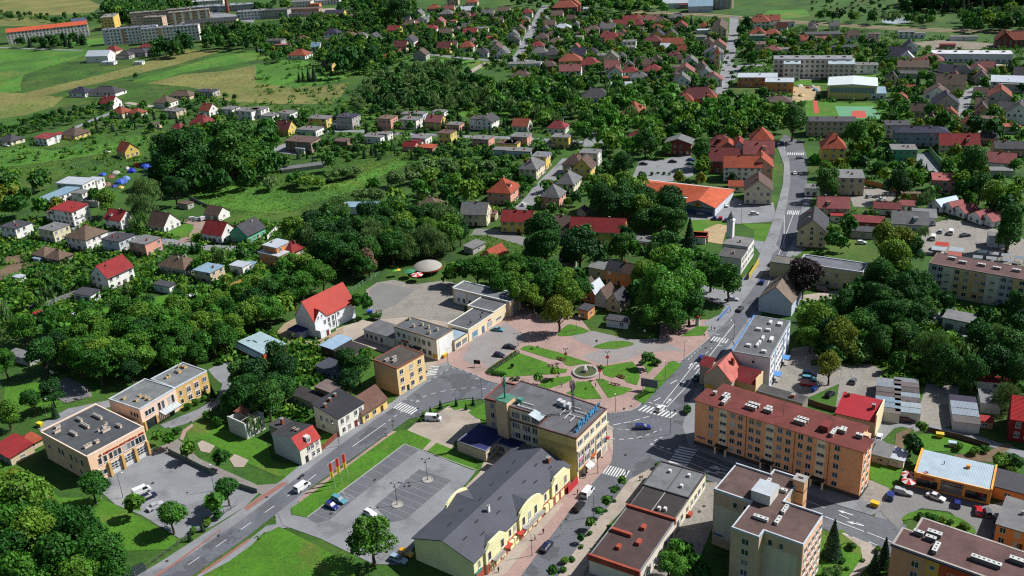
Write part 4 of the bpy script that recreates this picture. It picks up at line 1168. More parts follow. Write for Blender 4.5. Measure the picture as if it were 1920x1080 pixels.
def front_gable(x0,x1,hz,curved,yb=5.2):
 n = 14
 prof = []
 for k in range(n + 1):
  t = k / n
  x = x0 + (x1 - x0) * t
  z = hz if not curved else 6.5 + (hz - 6.5) * max(0.,math.sin(math.pi * t)) ** .55
  if not curved: z = 6.3 + (hz - 6.3) * min(1,min(t,1 - t) / .22)
  prof.append((x,z))
 w = MB()
 poly = [(x0,0)] + prof + [(x1,0)]
 pts = [(x,-.55,z) for x,z in [(x0,0.0)] + prof + [(x1,0.0)]]
 w.poly([pts[0],pts[-1]] + pts[-2:0:-1])
 pts2 = [(x,.1,z) for x,y,z in pts]
 w.poly([pts2[-1],pts2[0]] + pts2[1:-1])
 for i in range(len(pts) - 1):
  w.poly([pts[i],pts[i + 1],pts2[i + 1],pts2[i]])
 w.obj("gable",YEL,B.root)
 r = MB()
 xc = (x0 + x1) / 2
 zt = hz - .35
 sl = (zr - 6.6) / yr
 yk = min(yr,max(.5,(zt - 6.6) / sl))
 r.poly([(x0,.1,6.72),(xc,.1,zt),(xc,yk,zt + .05)]); r.poly([(xc,.1,zt),(x1,.1,6.72),(xc,yk,zt + .05)])
 r.obj("gable_roof",DG,B.roof)
front_gable(4.0,12.5,7.9,False); front_gable(18.0,28.6,8.7,True); front_gable(33.0,41.6,7.9,False)
MAR = wallm((168,84,66))
for x0,x1,off in ((.1,4.0,-.1),(4.0,12.5,-.62),(12.5,18,-.1),(18,28.6,-.62),(28.6,33,-.1),(33,41.6,-.62)):
 wall_box(B.root,"maroon_base",p,q,x0 + .03,x1 - .03,0,2.9,off,.02,MAR)
for x in (5.2,7.6,10.0,13.6,15.6,19.2,21.4,23.6,25.8,29.4,31.4,34.2,36.8): wall_box(B.root,"cream_panel",p,q,x,x + 1.6,.5,2.5,-.7,-.05,wallm((248,236,180)))
for x in (5.4,10.6,19.8,22.4,25.2,35.0,39.4): window(B.root,(0,-.55),(W,-.55),x,3.6,1.0,2.2,1)
for x in (14.6,30.6,16.6,2.0): window(B.root,p,q,x,3.6,.8,1.9,1)
for x0,x1 in ((6.0,10.0),(19.0,27.6)):
 b = MB(); b.box(x0,x1,-2.0,-.6,3.0,3.2); b.obj("balcony",CONC,B.root)
 b = MB()
 for k in range(int((x1 - x0) / .5) + 1): b.tube([(x0 + k * .5,-1.95,3.2),(x0 + k * .5,-1.95,4.1)],.025,4)
 b.tube([(x0,-1.95,4.1),(x1,-1.95,4.1)],.04,4); b.obj("balcony_railing",BLACKM,B.root)
for x in (11.2,16.8): wall_box(B.root,"red_canopy",p,q,x,x + 2.2,2.7,2.95,-1.6,-.02,paintm((206,60,44),.7))
wall_box(B.root,"green_sign",p,q,.2,2.6,2.6,3.2,-.3,-.02,paintm((70,150,130)))
rb = wall_box(B.root,"red_banner",p,q,39.5,44.5,.4,2.6,-1.3,-1.2,paintm((222,50,60),.7)); 
b = MB()
n = 14
pts = [(12.0 + 9.5 * k / n,Dp + .3,6.4 + 2.2 * max(0,math.sin(math.pi * k / n)) ** .5) for k in range(n + 1)]
pl = [(12.0,Dp + .3,0)] + pts + [(21.5,Dp + .3,0)]
b.poly(pl); bk = [(x,y - .6,z) for x,y,z in pl]; b.poly(bk[::-1])
for i in range(len(pl) - 1): b.poly([pl[i],bk[i],bk[i + 1],pl[i + 1]])
b.obj("rear_gable",YEL,B.root)
b = MB(); b.poly([(12.0,Dp - .3,6.7),(16.75,Dp - .3,8.5),(16.75,Dp - 5.5,8.5)][::-1]); b.poly([(16.75,Dp - .3,8.5),(21.5,Dp - .3,6.7),(16.75,Dp - 5.5,8.5)][::-1]); b.obj("rear_gable_roof",DG,B.roof)
B.chimney(14.6,5.8,8.6,.7,.5,1.7,wallm((236,236,236))); B.chimney(39.5,4.4,8.2,1.0,.8,1.4)
for x,y in ((4,5),(8,3),(10,6),(16,4),(20,6.2),(24,3.4),(29,5),(31,3),(36,6),(38,3),(6,11),(12,12),(17,10),(24,11.5),(30,10.5),(35,12)):
 z = 6.6 + (zr - 6.6) * (y / yr if y < yr else (Dp - y) / (Dp - yr))
 b = MB(); b.box(-.7,.7,-.06,.06,0,.28); b.obj("snow_guard",BLACKM,B.roof,loc=(x,y,z + .1))
# --- brown and grey low shop row across the street
SRANG = 57.5
B = Bld("shop_row","low shop building with maroon roof between red fire walls","shop",D8,(1010,570),(1015,560),(570,430),5.0,ang=SRANG)
P = [(-20.5,0),(0,0),(0,12.4),(-20.5,12.4)]
B.walls(P,4.9,wallm((232,222,206))); B.flat(P,4.9,feltm((86,68,66)),.12,feltm((150,150,150)),t=.25)
REDW = feltm((188,88,68))
for x0 in (-20.9,-.4):
 b = MB(); b.box(x0 + .1,x0 + .7,-.2,12.6,4.0,5.6); b.obj("fire_wall",REDW,B.root)
for x,y,w_,d_ in ((-6,5.4,1.6,1.0),(-10,9.2,.8,5.2),(-11.4,4.2,1.8,1.0),(-15,7.6,1.4,.9)): B.chimney(x,y,5.0,w_,d_,.8,REDW,cap=False)
B.grid((-20.5,0),(0,0),(2,5,8.5,12,15,18.5),(1.2,),1.2,1.6,2)
B = Bld("shop_row","low shop building with dark corrugated and grey felt roof by the crossing","shop",D8,(1010,570),(1015,560),(570,430),4.6,ang=SRANG)
P = [(.6,.3),(9.4,.3),(9.4,12.1),(.6,12.1)]
B.walls(P,4.5,wallm((232,222,196))); B.flat(P,4.5,mat("black_corrugated",S(62,58,58),.8,.2,.3,.15,3,bump=.5,wave=(1.2,'Y')),.1,feltm((120,116,112)),t=.2)
P2 = [(9.42,.3),(21,.3),(21,12.6),(9.42,12.6)]
B.walls(P2,4.6,wallm((236,226,200)),name="corner_wall"); B.flat(P2,4.6,feltm((128,130,132)),.3,feltm((88,84,84)),t=.25,name="corner_roof")
b = MB(); b.box(9.6,20.8,6.3,6.45,4.6,4.75); b.obj("roof_seam",feltm((70,70,74)),B.roof)
b = MB(); b.box(.8,9.2,6.3,6.5,4.5,4.65); b.obj("roof_seam",CONC,B.roof)
B.grid((.6,.3),(21,.3),(2,4.5,8,11,13.5,16,19),(1.2,),1.3,1.6,2)
B.grid((21,12.6),(9.42,12.6),(2,5,8),(.9,),1.8,1.8,3)
for x,y in ((17.6,8.6),(18,3.6),(13,3.6),(2.2,5),(2.6,3.6)):
 b = MB(); b.rbox(0,0,.8,.7,0,.9); b.obj("vent_box",FRAME,B.roof,loc=(x,y,4.5))
b = MB(); b.box(18.5,20.5,1.5,6.5,5.0,5.2); b.obj("yellow_sign",paintm((240,226,90)),B.root,loc=(2.2,0,-2.3))
b = MB(); b.box(8,9.6,-.8,.28,0,1.0); b.obj("red_porch",REDW,B.root)
# --- square-side white and beige L-shaped building
B = Bld("shop_house","two-storey white and beige house with grey flat roof facing the square","house",D6,(385,550),(775,670),(935,580),7.9)
W,Dp = B.w,B.d; p,q = (0,0),(W,0)
WB = wallm((238,230,214)); WW = wallm((240,240,236))
B.walls(B.rect(),7.8,WB); B.flat(B.rect(),7.8,feltm((104,108,112)),.2,feltm((150,130,110)),t=.25)
b = MB(); b.box(W - .02,W + .06,1.0,Dp - 1.0,.8,7.0); b.obj("white_end_panel",WW,B.root)
wall_box(B.root,"white_wall_panel",p,q,.6,8.6,.4,7.3,-.05,.02,WW); wall_box(B.root,"white_wall_panel",p,q,11.8,17.8,.4,7.3,-.05,.02,WW)
B.grid((0,-.05),(W,-.05),(2,4.4,6.8,13.2,15.6),(1.3,4.7),1.2,1.5,2); B.grid(p,q,(9.4,11.2),(4.7,),.8,1.5,1)
wall_box(B.root,"porch_roof",p,q,8.6,12.0,2.7,2.95,-1.5,.0,feltm((70,62,60)))
wall_box(B.root,"red_sign",p,q,3.2,6.2,3.3,3.8,-.5,-.05,paintm((200,60,50)))
wall_box(B.root,"yellow_sign",p,q,W - 2,W - .1,.8,2.0,-.3,-.05,paintm((240,190,50)))
for x,y in ((6.2,3.2),(8.0,5.6),(11.2,5.0),(15.0,5.2),(14.2,2.2),(1.2,6.6)): B.chimney(x,y,7.85,.7,.7,1.0,wallm((200,176,140)))
B = Bld("lean_to","low grey-roofed annex left of the white and beige square house","annex",A5,(125,650),(290,700),(200,600),4.0)
P = [(0,0),(B.w,0),(B.w,8),(0,8)]
B.walls(P,3.9,WB); B.flat(P,3.9,mat("grey_corrugated",S(118,118,120),.8,.2,.3,.15,3,bump=.5,wave=(.8,'Y')),0,over=.3)
B.grid((0,0),(B.w,0),(1.4,3.4,5.6,8.2),(1.0,),1.0,1.6,1)
B = Bld("shop_row","single-storey shop with stepped grey roof and blue doors along the square","shop",D6,(1070,580),(1300,430),(870,530),5.0,ang=53.6)
P = [(0,0),(14.6,0),(14.6,9),(0,9)]
CRM2 = wallm((240,220,184))
B.walls(P,4.9,CRM2); B.flat(P,4.9,feltm((104,106,110)),.3,wallm((230,226,214)),t=.25,edges=(2,3))
P2 = [(14.62,0),(25.4,0),(25.4,11.5),(14.62,11.5)]
B.walls(P2,5.3,CRM2,name="side_wall"); B.flat(P2,5.3,feltm((108,110,114)),.3,wallm((230,226,214)),t=.25,edges=(2,3),name="side_roof")
P3 = [(-7.4,.2),(-.02,.2),(-.02,7),(-7.4,7)]
B.walls(P3,4.0,CRM2,name="link_wall"); B.flat(P3,4.0,feltm((168,190,206)),.1,t=.2,name="link_roof")
p,q = (0,0),(25,0)
wall_box(B.root,"blue_shop_front",p,q,2.0,5.0,.4,3.0,-.06,.02,paintm((120,170,206))); wall_box(B.root,"door",p,q,7.4,8.9,.05,2.8,-.06,.02,paintm((110,140,180)))
B.grid(p,q,(3.5,),(1.0,),2.2,1.6,3); B.grid(p,q,(12,),(1.0,),2.6,2.0,3); B.grid(p,q,(17.5,),(1.6,),2.8,.6,3); wall_box(B.root,"door",p,q,23,24.6,.05,2.6,-.06,.02,paintm((120,130,170)))
wall_box(B.root,"red_sign",p,q,11.2,12.8,3.4,3.8,-.12,-.02,paintm((190,60,50)))
B.grid((-7.4,.2),(0,.2),(1.8,5.2),(.9,),2.4,1.8,3)
for x,y in ((4,4),(9,3.4),(12,5)):
 b = MB(); b.rbox(0,0,.4,.4,0,.7); b.obj("roof_vent",BLACKM,B.roof,loc=(x,y - 2,5.3))
B = Bld("workshop","long beige workshop with flat grey roof at the back of the yard","workshop",D6,(925,195),(1455,320),(1030,135),6.2,ang=-36)
P = [(0,0),(B.w,0),(B.w,6.8),(0,6.8)]
B.walls(P,6.1,wallm((232,208,172))); B.flat(P,6.1,feltm((128,130,132)),.4,wallm((226,228,226)),t=.3,edges=(2,3))
wall_box(B.root,"white_wall_panel",(0,0),(B.w,0),1.0,6.2,.6,5.2,-.05,.02,WW); wall_box(B.root,"white_wall_panel",(0,0),(B.w,0),7.0,12,.6,5.2,-.05,.02,WW)
B.grid((0,-.05),(B.w,-.05),(2.6,5.0,7.8),(1.2,),1.1,1.6,1)
b = MB(); b.box(B.w - .02,B.w + .06,1.6,5.2,0,4.4); b.obj("gate",mat("grey_gate",S(166,170,172),.6),B.root)
# --- ochre tenement beside the crossing
B = Bld("tenement","three-storey ochre tenement with dark roof at the bend of the road","tenement",D6,(410,940),(660,800),(195,855),9.6)
W,Dp = B.w,B.d; p,q = (0,0),(W,0)
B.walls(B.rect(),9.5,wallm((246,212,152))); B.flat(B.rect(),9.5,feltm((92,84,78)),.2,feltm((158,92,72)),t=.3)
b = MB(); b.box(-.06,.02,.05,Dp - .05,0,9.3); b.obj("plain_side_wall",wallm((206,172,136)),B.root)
B.grid(p,q,(1.8,6.0,9.6),(1.2,4.1,7.0),1.3,1.5,2)
wall_box(B.root,"door",p,q,3.4,4.4,.05,2.2,-.06,.02,DARK)
for x,y in ((3,4),(4.4,5.6),(2,6.4)): B.chimney(x,y,9.6,1.6,.7,.6,CONC)
# --- brown cottage, white house, dormer house on the same side
B = Bld("cottage","small yellow roadside cottage with brown gabled roof","cottage",A2,(120,165),(250,78),(70,60),3.6,ang=52.5)
wl,rf = gable_mesh(10.6,8.8,3.4,3.4)
B.block([(0,0),(10.6,0),(10.6,8.8),(0,8.8)])
wl.obj("wall",wallm((238,204,124)),B.root,loc=(5.0,4.4,0)); B.roof = rf.obj("roof",roofm((128,92,78)),B.root,loc=(5.0,4.4,0))
B.grid((-.3,0),(10.3,0),(1.8,5.0),(.9,),1.3,1.4,2); B.door((-.3,0),(10.3,0),8.2)
B = Bld("house","cracked white two-storey roadside house with dark felt roof","house",E1,(355,120),(580,-20),(165,25),6.4)
W = 10.4; P = [(0,0),(W,0),(W,10),(0,10)]
b = MB(); b.prism(P,0,6.3)
for i in range(4,8):
 v = b.v[i]; b.v[i] = (v[0],v[1],6.3 + (1.6 if v[1] > 5 else 0))
b.obj("wall",wallm((226,214,186)),B.root); B.block(P)
b = MB(); b.poly([(-.3,-.4,6.4),(W + .3,-.4,6.4),(W + .3,10.3,8.1),(-.3,10.3,8.1)]); b.poly([(-.3,10.3,7.9),(W + .3,10.3,7.9),(W + .3,-.4,6.2),(-.3,-.4,6.2)]); b.poly([(-.3,-.4,6.2),(W + .3,-.4,6.2),(W + .3,-.4,6.4),(-.3,-.4,6.4)])
B.roof = b.obj("roof",feltm((58,58,64)),B.root)
wall_box(B.root,"white_front",(0,0),(W,0),.02,W - .02,.02,6.1,-.06,.02,wallm((240,236,222)))
B.grid((0,-.06),(W,-.06),(1.6,3.8,7.0,9.0),(3.9,),1.0,1.5,2); B.grid((0,-.06),(W,-.06),(1.8,4.0,9.0),(.9,),1.0,1.5,2); B.door((0,-.06),(W,-.06),6.6,1.2,2.3,mat("red_door",S(130,60,60),.6))
B.grid((0,10),(0,0),(3,5.4,7.4),(3.6,),.9,1.3,2); B.grid((0,10),(0,0),(3.4,),(.9,),.9,1.2,2)
for x,y in ((1.4,6.2),(4.4,7.4),(7,8)): B.chimney(x,y,7.4,.7,.7,1.2)
B = Bld("backyard_sheds","dark-roofed backyard shed range behind the cracked white house","shed",F7,(800,700),(1180,800),(960,620),3.6,ang=-38)
P = [(0,0),(11,0),(11,5),(0,5)]
B.walls(P,3.4,wallm((178,168,156))); B.flat(P,3.4,MATS["black_corrugated"],0,over=.3)
P = [(6,5.1),(13,5.1),(13,10),(6,10)]
B.walls(P,5.2,wallm((150,120,104)),name="loft_wall"); B.flat(P,5.2,feltm((132,116,110)),0,over=.3,name="loft_roof")
B.grid((0,0),(11,0),(1,3,6),(1,),.9,1.2,1)
B = Bld("house","narrow roadside house with red tiled front slope, dormer and grey side walls","house",E1,(5,400),(155,310),(-200,240),5.6,ang=51)
W = 7.4
b = MB(); P = [(0,0),(W,0),(W,11.4),(0,11.4)]
b.prism(P,0,5.2); b.poly([(0,0,5.2),(0,2.6,8.2),(0,11.4,6.4),(0,11.4,5.2)][::-1]); b.poly([(W,0,5.2),(W,2.6,8.2),(W,11.4,6.4),(W,11.4,5.2)])
b.obj("wall",wallm((206,208,206)),B.root); B.block(P)
wall_box(B.root,"white_front",(0,0),(W,0),.02,W - .02,.02,5.1,-.06,.02,wallm((238,230,212)))
b = MB(); b.poly([(-.2,-.3,5.1),(W + .2,-.3,5.1),(W + .2,2.6,8.4),(-.2,2.6,8.4)]); B.roof = b.obj("front_roof",roofm((206,72,66)),B.root)
b = MB(); b.poly([(-.2,2.6,8.39),(W + .2,2.6,8.39),(W + .2,11.6,6.5),(-.2,11.6,6.5)]); b.obj("rear_roof",feltm((72,70,72)),B.root)
b = MB(); b.box(W/2 - .7,W/2 + .7,.2,2.2,5.4,7.4); b.obj("dormer",wallm((214,206,196)),B.root); window(B.root,(0,.2),(W,.2),W/2,5.7,.8,1.2,2)
B.grid((0,-.06),(W,-.06),(4.4,6.2),(3.4,.9),.9,1.4,4); B.grid((0,-.06),(W,-.06),(3,),(3.4,),.9,1.4,2); B.door((0,-.06),(W,-.06),2.0,1.0,2.2,DARK)
for y in (4.4,5.8): B.chimney(3.6,y,7.4,.8,.6,1.0)
B = Bld("lean_to","dark-roofed lean-to with brick chimney behind the dormer house","shed",F7,(560,1050),(740,1075),(600,1000),4.0,ang=-38)
P = [(0,0),(7,0),(7,5),(0,5)]; B.walls(P,3.8,wallm((170,160,150))); B.flat(P,3.8,feltm((80,78,80)),0,over=.2); B.chimney(3.4,2.4,3.9,.8,.8,1.8)
B = Bld("ruined_house","roofless ruined white house with broken brown roof beside a birch","ruin",F7,(90,960),(300,1030),(150,880),5.5,ang=-38)
P = [(0,0),(8,0),(8,7),(0,7)]
for i in range(4):
 j = (i + 1) % 4; n_ = inset(P,.35)
 b = MB(); b.prism([P[i],P[j],n_[j],n_[i]],0,5.5 - .5 * (i % 2)); b.obj("wall",wallm((206,206,200)),B.root)
b = MB(); b.poly([(-.2,2.5,5.7),(4.2,3.4,5.6),(4.4,7.2,6.4),(-.2,7.2,6.2)]); b.poly([(-.2,7.2,6.1),(4.4,7.2,6.3),(4.2,3.4,5.5),(-.2,2.5,5.6)]); b.obj("broken_roof",roofm((150,90,70)),B.root)
b = MB(); b.tube([(0,3,5.2),(8,3.4,5.0)],.12,5); b.obj("rafter",CONC,B.root); b = MB(); b.tube([(5.6,0,5.2),(5.8,7,5.6)],.12,5); b.obj("rafter",CONC,B.root)
B.block(P)
# --- white hall with steep red roof
B = Bld("church_hall","white hall with steep bright red roof and front gable","hall",F4,(520,740),(1200,400),(205,640),6.5)
W = B.w; Dp = max(9.5,B.d)
b_w,b_r = gable_mesh(W,Dp,6.4,6.4,.3)
b_w.obj("wall",wallm((236,238,240)),B.root,loc=(W/2,Dp/2,0)); B.roof = b_r.obj("roof",mat("red_sheet_roof",S(206,66,50,.44),.7,.14,.3,.06,3,bump=.2,wave=(1.,'X')),B.root,loc=(W/2,Dp/2,0)); B.block()
b = MB(); b.poly([(.1,-.35,0),(5.6,-.35,0),(5.6,-.35,6.3),(2.85,-.35,9.6),(.1,-.35,6.3)]); b.poly([(.1,-.35,0),(.1,-.35,6.3),(.1,.2,6.3),(.1,.2,0)]); b.poly([(5.6,-.35,0),(5.6,.2,0),(5.6,.2,6.3),(5.6,-.35,6.3)]); b.obj("gable",wallm((240,242,244)),B.root)
b = MB(); b.poly([(-.15,-.6,6.05),(2.85,-.6,9.8),(2.85,Dp * .27,9.85)][::-1]); b.poly([(5.85,-.6,6.05),(2.85,-.6,9.8),(2.85,Dp * .27,9.85)]); b.obj("gable_roof",MATS["red_sheet_roof"],B.root)
B.grid((0,0),(W,0),(6.8,8.8),(1.2,3.4),.9,1.8,2); B.grid((0,0),(W,0),(11.4,),(1.4,4.2),.9,1.2,2); B.grid((0,-.35),(W,-.35),(2.0,3.6),(6.8,),.4,.7,1); window(B.root,(0,-.35),(W,-.35),4.6,3.6,.9,1.6,4)
b = MB(); b.box(.4,4.9,-2.4,-.36,0,3.0); b.obj("porch",wallm((228,234,238)),B.root)
wall_box(B.root,"door",(.4,-2.4),(4.9,-2.4),2.6,3.8,.05,2.2,-.06,.02,mat("red_door",S(130,60,60),.6))
wall_box(B.root,"drainpipe",(0,0),(W,0),9.9,10.05,0,6.3,-.14,0,BLACKM)
B = Bld("shed","blue-roofed shed leaning on the white hall with the red roof","shed",F4,(90,870),(320,940),(170,810),2.8,ang=-37)
P = [(0,0),(6.0,0),(6.0,4),(0,4)]; B.walls(P,2.7,wallm((170,170,190))); B.flat(P,2.7,BLR,0,over=.3)
# --- rust-red hall with pale mansard roof
B = Bld("storage_hall","rust-red storage hall with pale blue-grey sheet roof","hall",F7,(500,260),(755,160),(180,140),4.2,ang=46)
W = 9.0; Dp = 15.0
P = [(0,0),(W,0),(W,Dp),(0,Dp)]
B.walls(P,4.0,wallm((206,92,58)))
b = MB(); b.prism(inset(P,-.2),4.0,4.25,0,True); B.roof = b.obj("roof",metm((182,208,214)),B.root)
b = MB(); b.poly([(-.2,-.2,4.2),(-.2,Dp + .2,4.2),(-1.6,Dp + .2,2.6),(-1.6,-.2,2.6)]); b.poly([(-1.6,-.2,2.55),(-1.6,Dp + .2,2.55),(-.2,Dp + .2,4.15),(-.2,-.2,4.15)]); b.obj("eave_slope",metm((150,176,184)),B.root)
for x,y,w_,d_ in ((3.4,10,.3,2.6),(6,7.0,2,.3),(2.6,12,.8,.3),(2.2,12.6,.8,.3)):
 b = MB(); b.box(x - w_/2,x + w_/2,y - d_/2,y + d_/2,4.25,4.4); b.obj("roof_vent",BLACKM,B.roof)
b = MB(); b.box(.0,W,-1.2,-.02,0,.35); b.obj("loading_step",CONC,B.root)
B = Bld("shed_range","sheds with pale blue and dark felt roofs above the ochre tenement","shed",F7,(1140,155),(1270,210),(1330,65),4.0,ang=-38)
P = [(0,0),(6,0),(6,9),(0,9)]; B.walls(P,3.8,wallm((96,70,60))); B.flat(P,3.8,metm((168,200,224)),0,over=.3)
P = [(6.02,0),(14,0),(14,8),(6.02,8)]; B.walls(P,3.4,wallm((120,110,100)),name="side_wall"); B.flat(P,3.4,MATS["black_corrugated"],0,over=.2,name="side_roof")
B = Bld("shed_range","blue-walled shed range with dark roof and red awning above the tenement","shed",F7,(1085,385),(1400,480),(1170,330),3.4,ang=-38)
P = [(0,0),(14,0),(14,6),(0,6)]; B.walls(P,3.2,wallm((130,140,170))); B.flat(P,3.2,feltm((76,80,92)),0,over=.3); B.grid((0,0),(14,0),(1.5,4,6,9,12),(.8,),.9,1.6,1)
b = MB(); b.box(5,9,6.2,9,3.0,3.2); b.obj("red_awning",feltm((220,92,66)),B.root); 
for x in (5.1,8.9):
 b = MB(); b.box(x - .06,x + .06,8.8,8.92,0,3.0); b.obj("awning_post",CONC,B.root)
# --- blue-white office block on the main street
B = Bld("office_building","white and blue four-storey slab block with grey flat roof on the main street","office building",D7,(500,590),(905,660),(770,190),11.0)
W = 11.4; Dp = B.d
P = [(0,0),(W,0),(W,Dp),(0,Dp)]
B.walls(P,10.9,wallm((214,218,228))); B.flat(P,10.9,feltm((112,114,116)),.15,feltm((170,176,184)),t=.25)
b = MB(); b.box(-.35,-.02,.2,Dp - .2,9.6,11.2); b.obj("blue_cornice",paintm((84,144,220)),B.root)
b = MB(); b.box(W - .02,W + .05,.1,Dp - .1,.2,10.6); b.obj("white_front",wallm((244,246,250)),B.root)
for k,(y0,y1) in enumerate(((5.6,7.0),(16.6,18.4),(22.0,23.4))):
 b = MB(); b.box(W + .04,W + .1,y0,y1,.5,10.4); b.obj("blue_panel",paintm((130,180,230)),B.root)
B.grid((W + .05,0),(W + .05,Dp),(1.6,3.9,8.6,11,13.4,15.4,19.8,24.6),(1.2,3.9,6.6,9.0),1.2,1.3,2)
for y in (6.3,17.6):
 b = MB(); b.box(W + .05,W + 2.2,y - 1.5,y + 1.5,2.4,2.6); b.obj("entrance_canopy",paintm((100,160,226)),B.root)
 b = MB(); b.box(W + .05,W + 1.6,y - 1.2,y + 1.2,0,.5); b.obj("entrance_step",CONC,B.root)
wall_box(B.root,"window",(0,0),(W,0),6,6.8,8.2,9.0,-.06,.02,GLASS)
for x,y,w_,d_ in ((8.8,2.6,1.4,1.0),(3.6,4.8,1.4,1.0),(6,6.0,.7,2.0),(6.2,8.0,.7,1.6),(6.4,11.0,.7,2.2),(9.0,11.2,1.0,2.6),(3.8,16.5,1.6,1.0),(6.6,17.0,1.4,1.0),(6.0,22.5,.8,2.0),(9,22.4,1.4,1.8)): B.chimney(x,y,10.95,w_,d_,.8,wallm((206,206,204)),cap=False)
B = Bld("house","small grey house with steep pink-red gabled roof between the white block and orange block","house",D7,(175,830),(500,915),(460,600),7.0,ang=-36)
wl,rf = gable_mesh(9.5,8.6,6.2,4.4,.3)
wl.obj("wall",wallm((178,172,158)),B.root,loc=(4.6,4.6,0),rz=math.pi / 2); B.roof = rf.obj("roof",roofm((226,128,116)),B.root,loc=(4.6,4.6,0),rz=math.pi / 2)
P = [(8.9,3),(15,3),(15,8.6),(8.9,8.6)]
B.walls(P,5.4,wallm((176,156,124)),name="side_wall")
b = MB(); b.poly([(8.2,2.7,5.4),(15.2,2.7,5.4),(15.2,7.6,8.0),(8.2,7.6,8.0)]); b.obj("side_roof",roofm((150,46,52)),B.root)
b = MB(); b.box(14.96,15.2,3,8.6,0,7.4); b.obj("end_wall",wallm((232,206,160)),B.root)
b = MB(); b.poly([(-3.6,4.5,6.4),(.5,4.5,6.4),(.5,8.0,8.2),(-3.6,8.0,8.2)]); b.obj("rear_roof",roofm((150,50,54)),B.root)
P = [(-3.4,4.8),(.2,4.8),(.2,8.8),(-3.4,8.8)]; B.walls(P,6.3,wallm((168,160,146)),name="rear_wall")
B.chimney(6.6,6,8.6,.9,.9,2.2,BRICK,cap=False,parent=B.root)
wall_box(B.root,"yellow_sign",(.3,-.2),(8.9,-.2),.6,3.0,2.4,3.6,-.2,.15,paintm((226,184,60)))
B.block([(-3.4,0),(15,0),(15,9),(-3.4,9)])
B = Bld("lean_to","dark grey flat-roofed outbuilding behind the orange apartment block","outbuilding",D1,(560,115),(930,225),(600,90),3.4,ang=-38)
P = [(0,-1),(15,-1),(15,3.4),(0,3.4)]; B.walls(P,3.3,wallm((150,140,130))); B.flat(P,3.3,feltm((86,84,84)),.1,t=.2); B.chimney(11.4,1,3.4,1.0,1.0,.9)
B = Bld("house","grey house with crimson roof behind the end of the orange apartment block","house",D1,(1195,300),(1480,365),(1250,170),5.2,ang=-33)
P = [(0,0),(10.6,0),(10.6,9),(0,9)]
B.walls(P,5.0,wallm((176,168,156)))
b = MB(); b.poly([(-.3,-.4,5.0),(10.5,-.4,5.0),(10.5,9.2,6.8),(-.3,9.2,6.8)]); b.poly([(-.3,9.2,6.6),(10.5,9.2,6.6),(10.5,-.4,4.8),(-.3,-.4,4.8)]); B.roof = b.obj("roof",mat("crimson_sheet",S(188,26,44),.6,.1,.3,.06,3,bump=.3,wave=(1,'X')),B.root)
b = MB(); b.box(10.52,10.8,-.2,9.2,0,7.2); b.obj("end_wall",wallm((238,222,178)),B.root)
B.chimney(8.8,5,6.0,.8,.8,1.3); B.chimney(1.4,8,6.5,.8,.8,1.0); window(B.root,(0,0),(10.6,0),7.4,2.4,.9,1.2,2)
# --- garage rows on the right
def garage_row(label,A,ang,n,w,d,cols,h=3.0):
 B = Bld("garage_row",label,"garage",F8,A,(A[0] + 50,A[1] + 20),(A[0],A[1] - 100),h,ang=ang)
 for k in range(n):
  y0,y1 = k * d / n,(k + 1) * d / n - .03
  hh = h + .12 * ((k * 7) % 3)
  P = [(0,y0),(w,y0),(w,y1),(0,y1)]
  b = MB(); b.prism(P,0,hh); b.obj("wall",wallm((190,186,178) if k % 2 else (206,206,200)),B.root)
  b = MB(); b.box(-.2,w + .2,y0,y1,hh,hh + .12); b.obj("roof",feltm(cols[k % len(cols)]) if sum(cols[k % len(cols)]) < 420 else metm(cols[k % len(cols)]),B.root)
 B.block([(0,0),(w,0),(w,d),(0,d)])
 return B
garage_row("long garage row with grey and brown roof strips, nearer the red-roofed house",(235,690),-22,7,6.4,20,[(122,116,110),(140,158,170),(140,162,176),(104,92,92),(112,104,100),(142,150,158),(150,156,160)])
garage_row("garage row with striped grey roofs, right one of the paired rows",(455,690),-20,7,6.4,20,[(160,176,184),(172,184,188),(104,96,96),(150,164,172),(96,88,90),(120,108,108),(140,144,148)])
garage_row("garage block with broad grey metal roof standing alone by the concrete yard",(1070,800),-20,4,6.6,15,[(110,106,104),(152,164,176),(152,164,176),(70,64,84)])
garage_row("grey garage with wide door beside the single garage block",(1365,600),-20,1,5.0,8,[(146,146,146)],3.2)
houses(F8,"beside the garages","1510 395 10 3.2 2.8 F 0 -18 w r shed\n1395 805 4 3 2.2 F 0 -20 n r shed")
B = Bld("house","dark red brick house with bright red roof cut by the picture edge","house",F8,(1690,760),(1900,800),(1760,480),7.0,ang=-25)
P = [(0,0),(12,0),(12,11),(0,11)]
B.walls(P,6.8,mat("red_brick_wall",S(150,40,38),.9,.15,.8,.2,5)); b = MB(); b.poly([(-.4,-.4,6.7),(12.4,-.4,6.7),(12.4,5.5,11),(-.4,5.5,11)]); b.poly([(-.4,5.5,11),(12.4,5.5,11),(12.4,11.4,6.7),(-.4,11.4,6.7)]); b.obj("roof",roofm((216,44,44)),B.root)
b = MB(); b.poly([(0,0,6.7),(0,5.5,10.9),(0,11,6.7)][::-1]); b.obj("gable",MATS["red_brick_wall"],B.root)
B.grid((0,0),(12,0),(1.8,4.2,6.6,9),(1.4,4.4),1.1,1.6,4)
B = Bld("corner_shop","orange single-storey shop with pale metal roof and dark display windows","shop",F1,(130,500),(1440,810),(285,120),4.3)
W,Dp = B.w,B.d; p,q = (0,0),(W,0)
OW = wallm((238,168,84))
B.walls(B.rect(),4.2,OW); b = MB(); b.box(.4,W - .4,.3,Dp,4.2,4.4); B.roof = b.obj("roof",metm((186,206,218)),B.root)
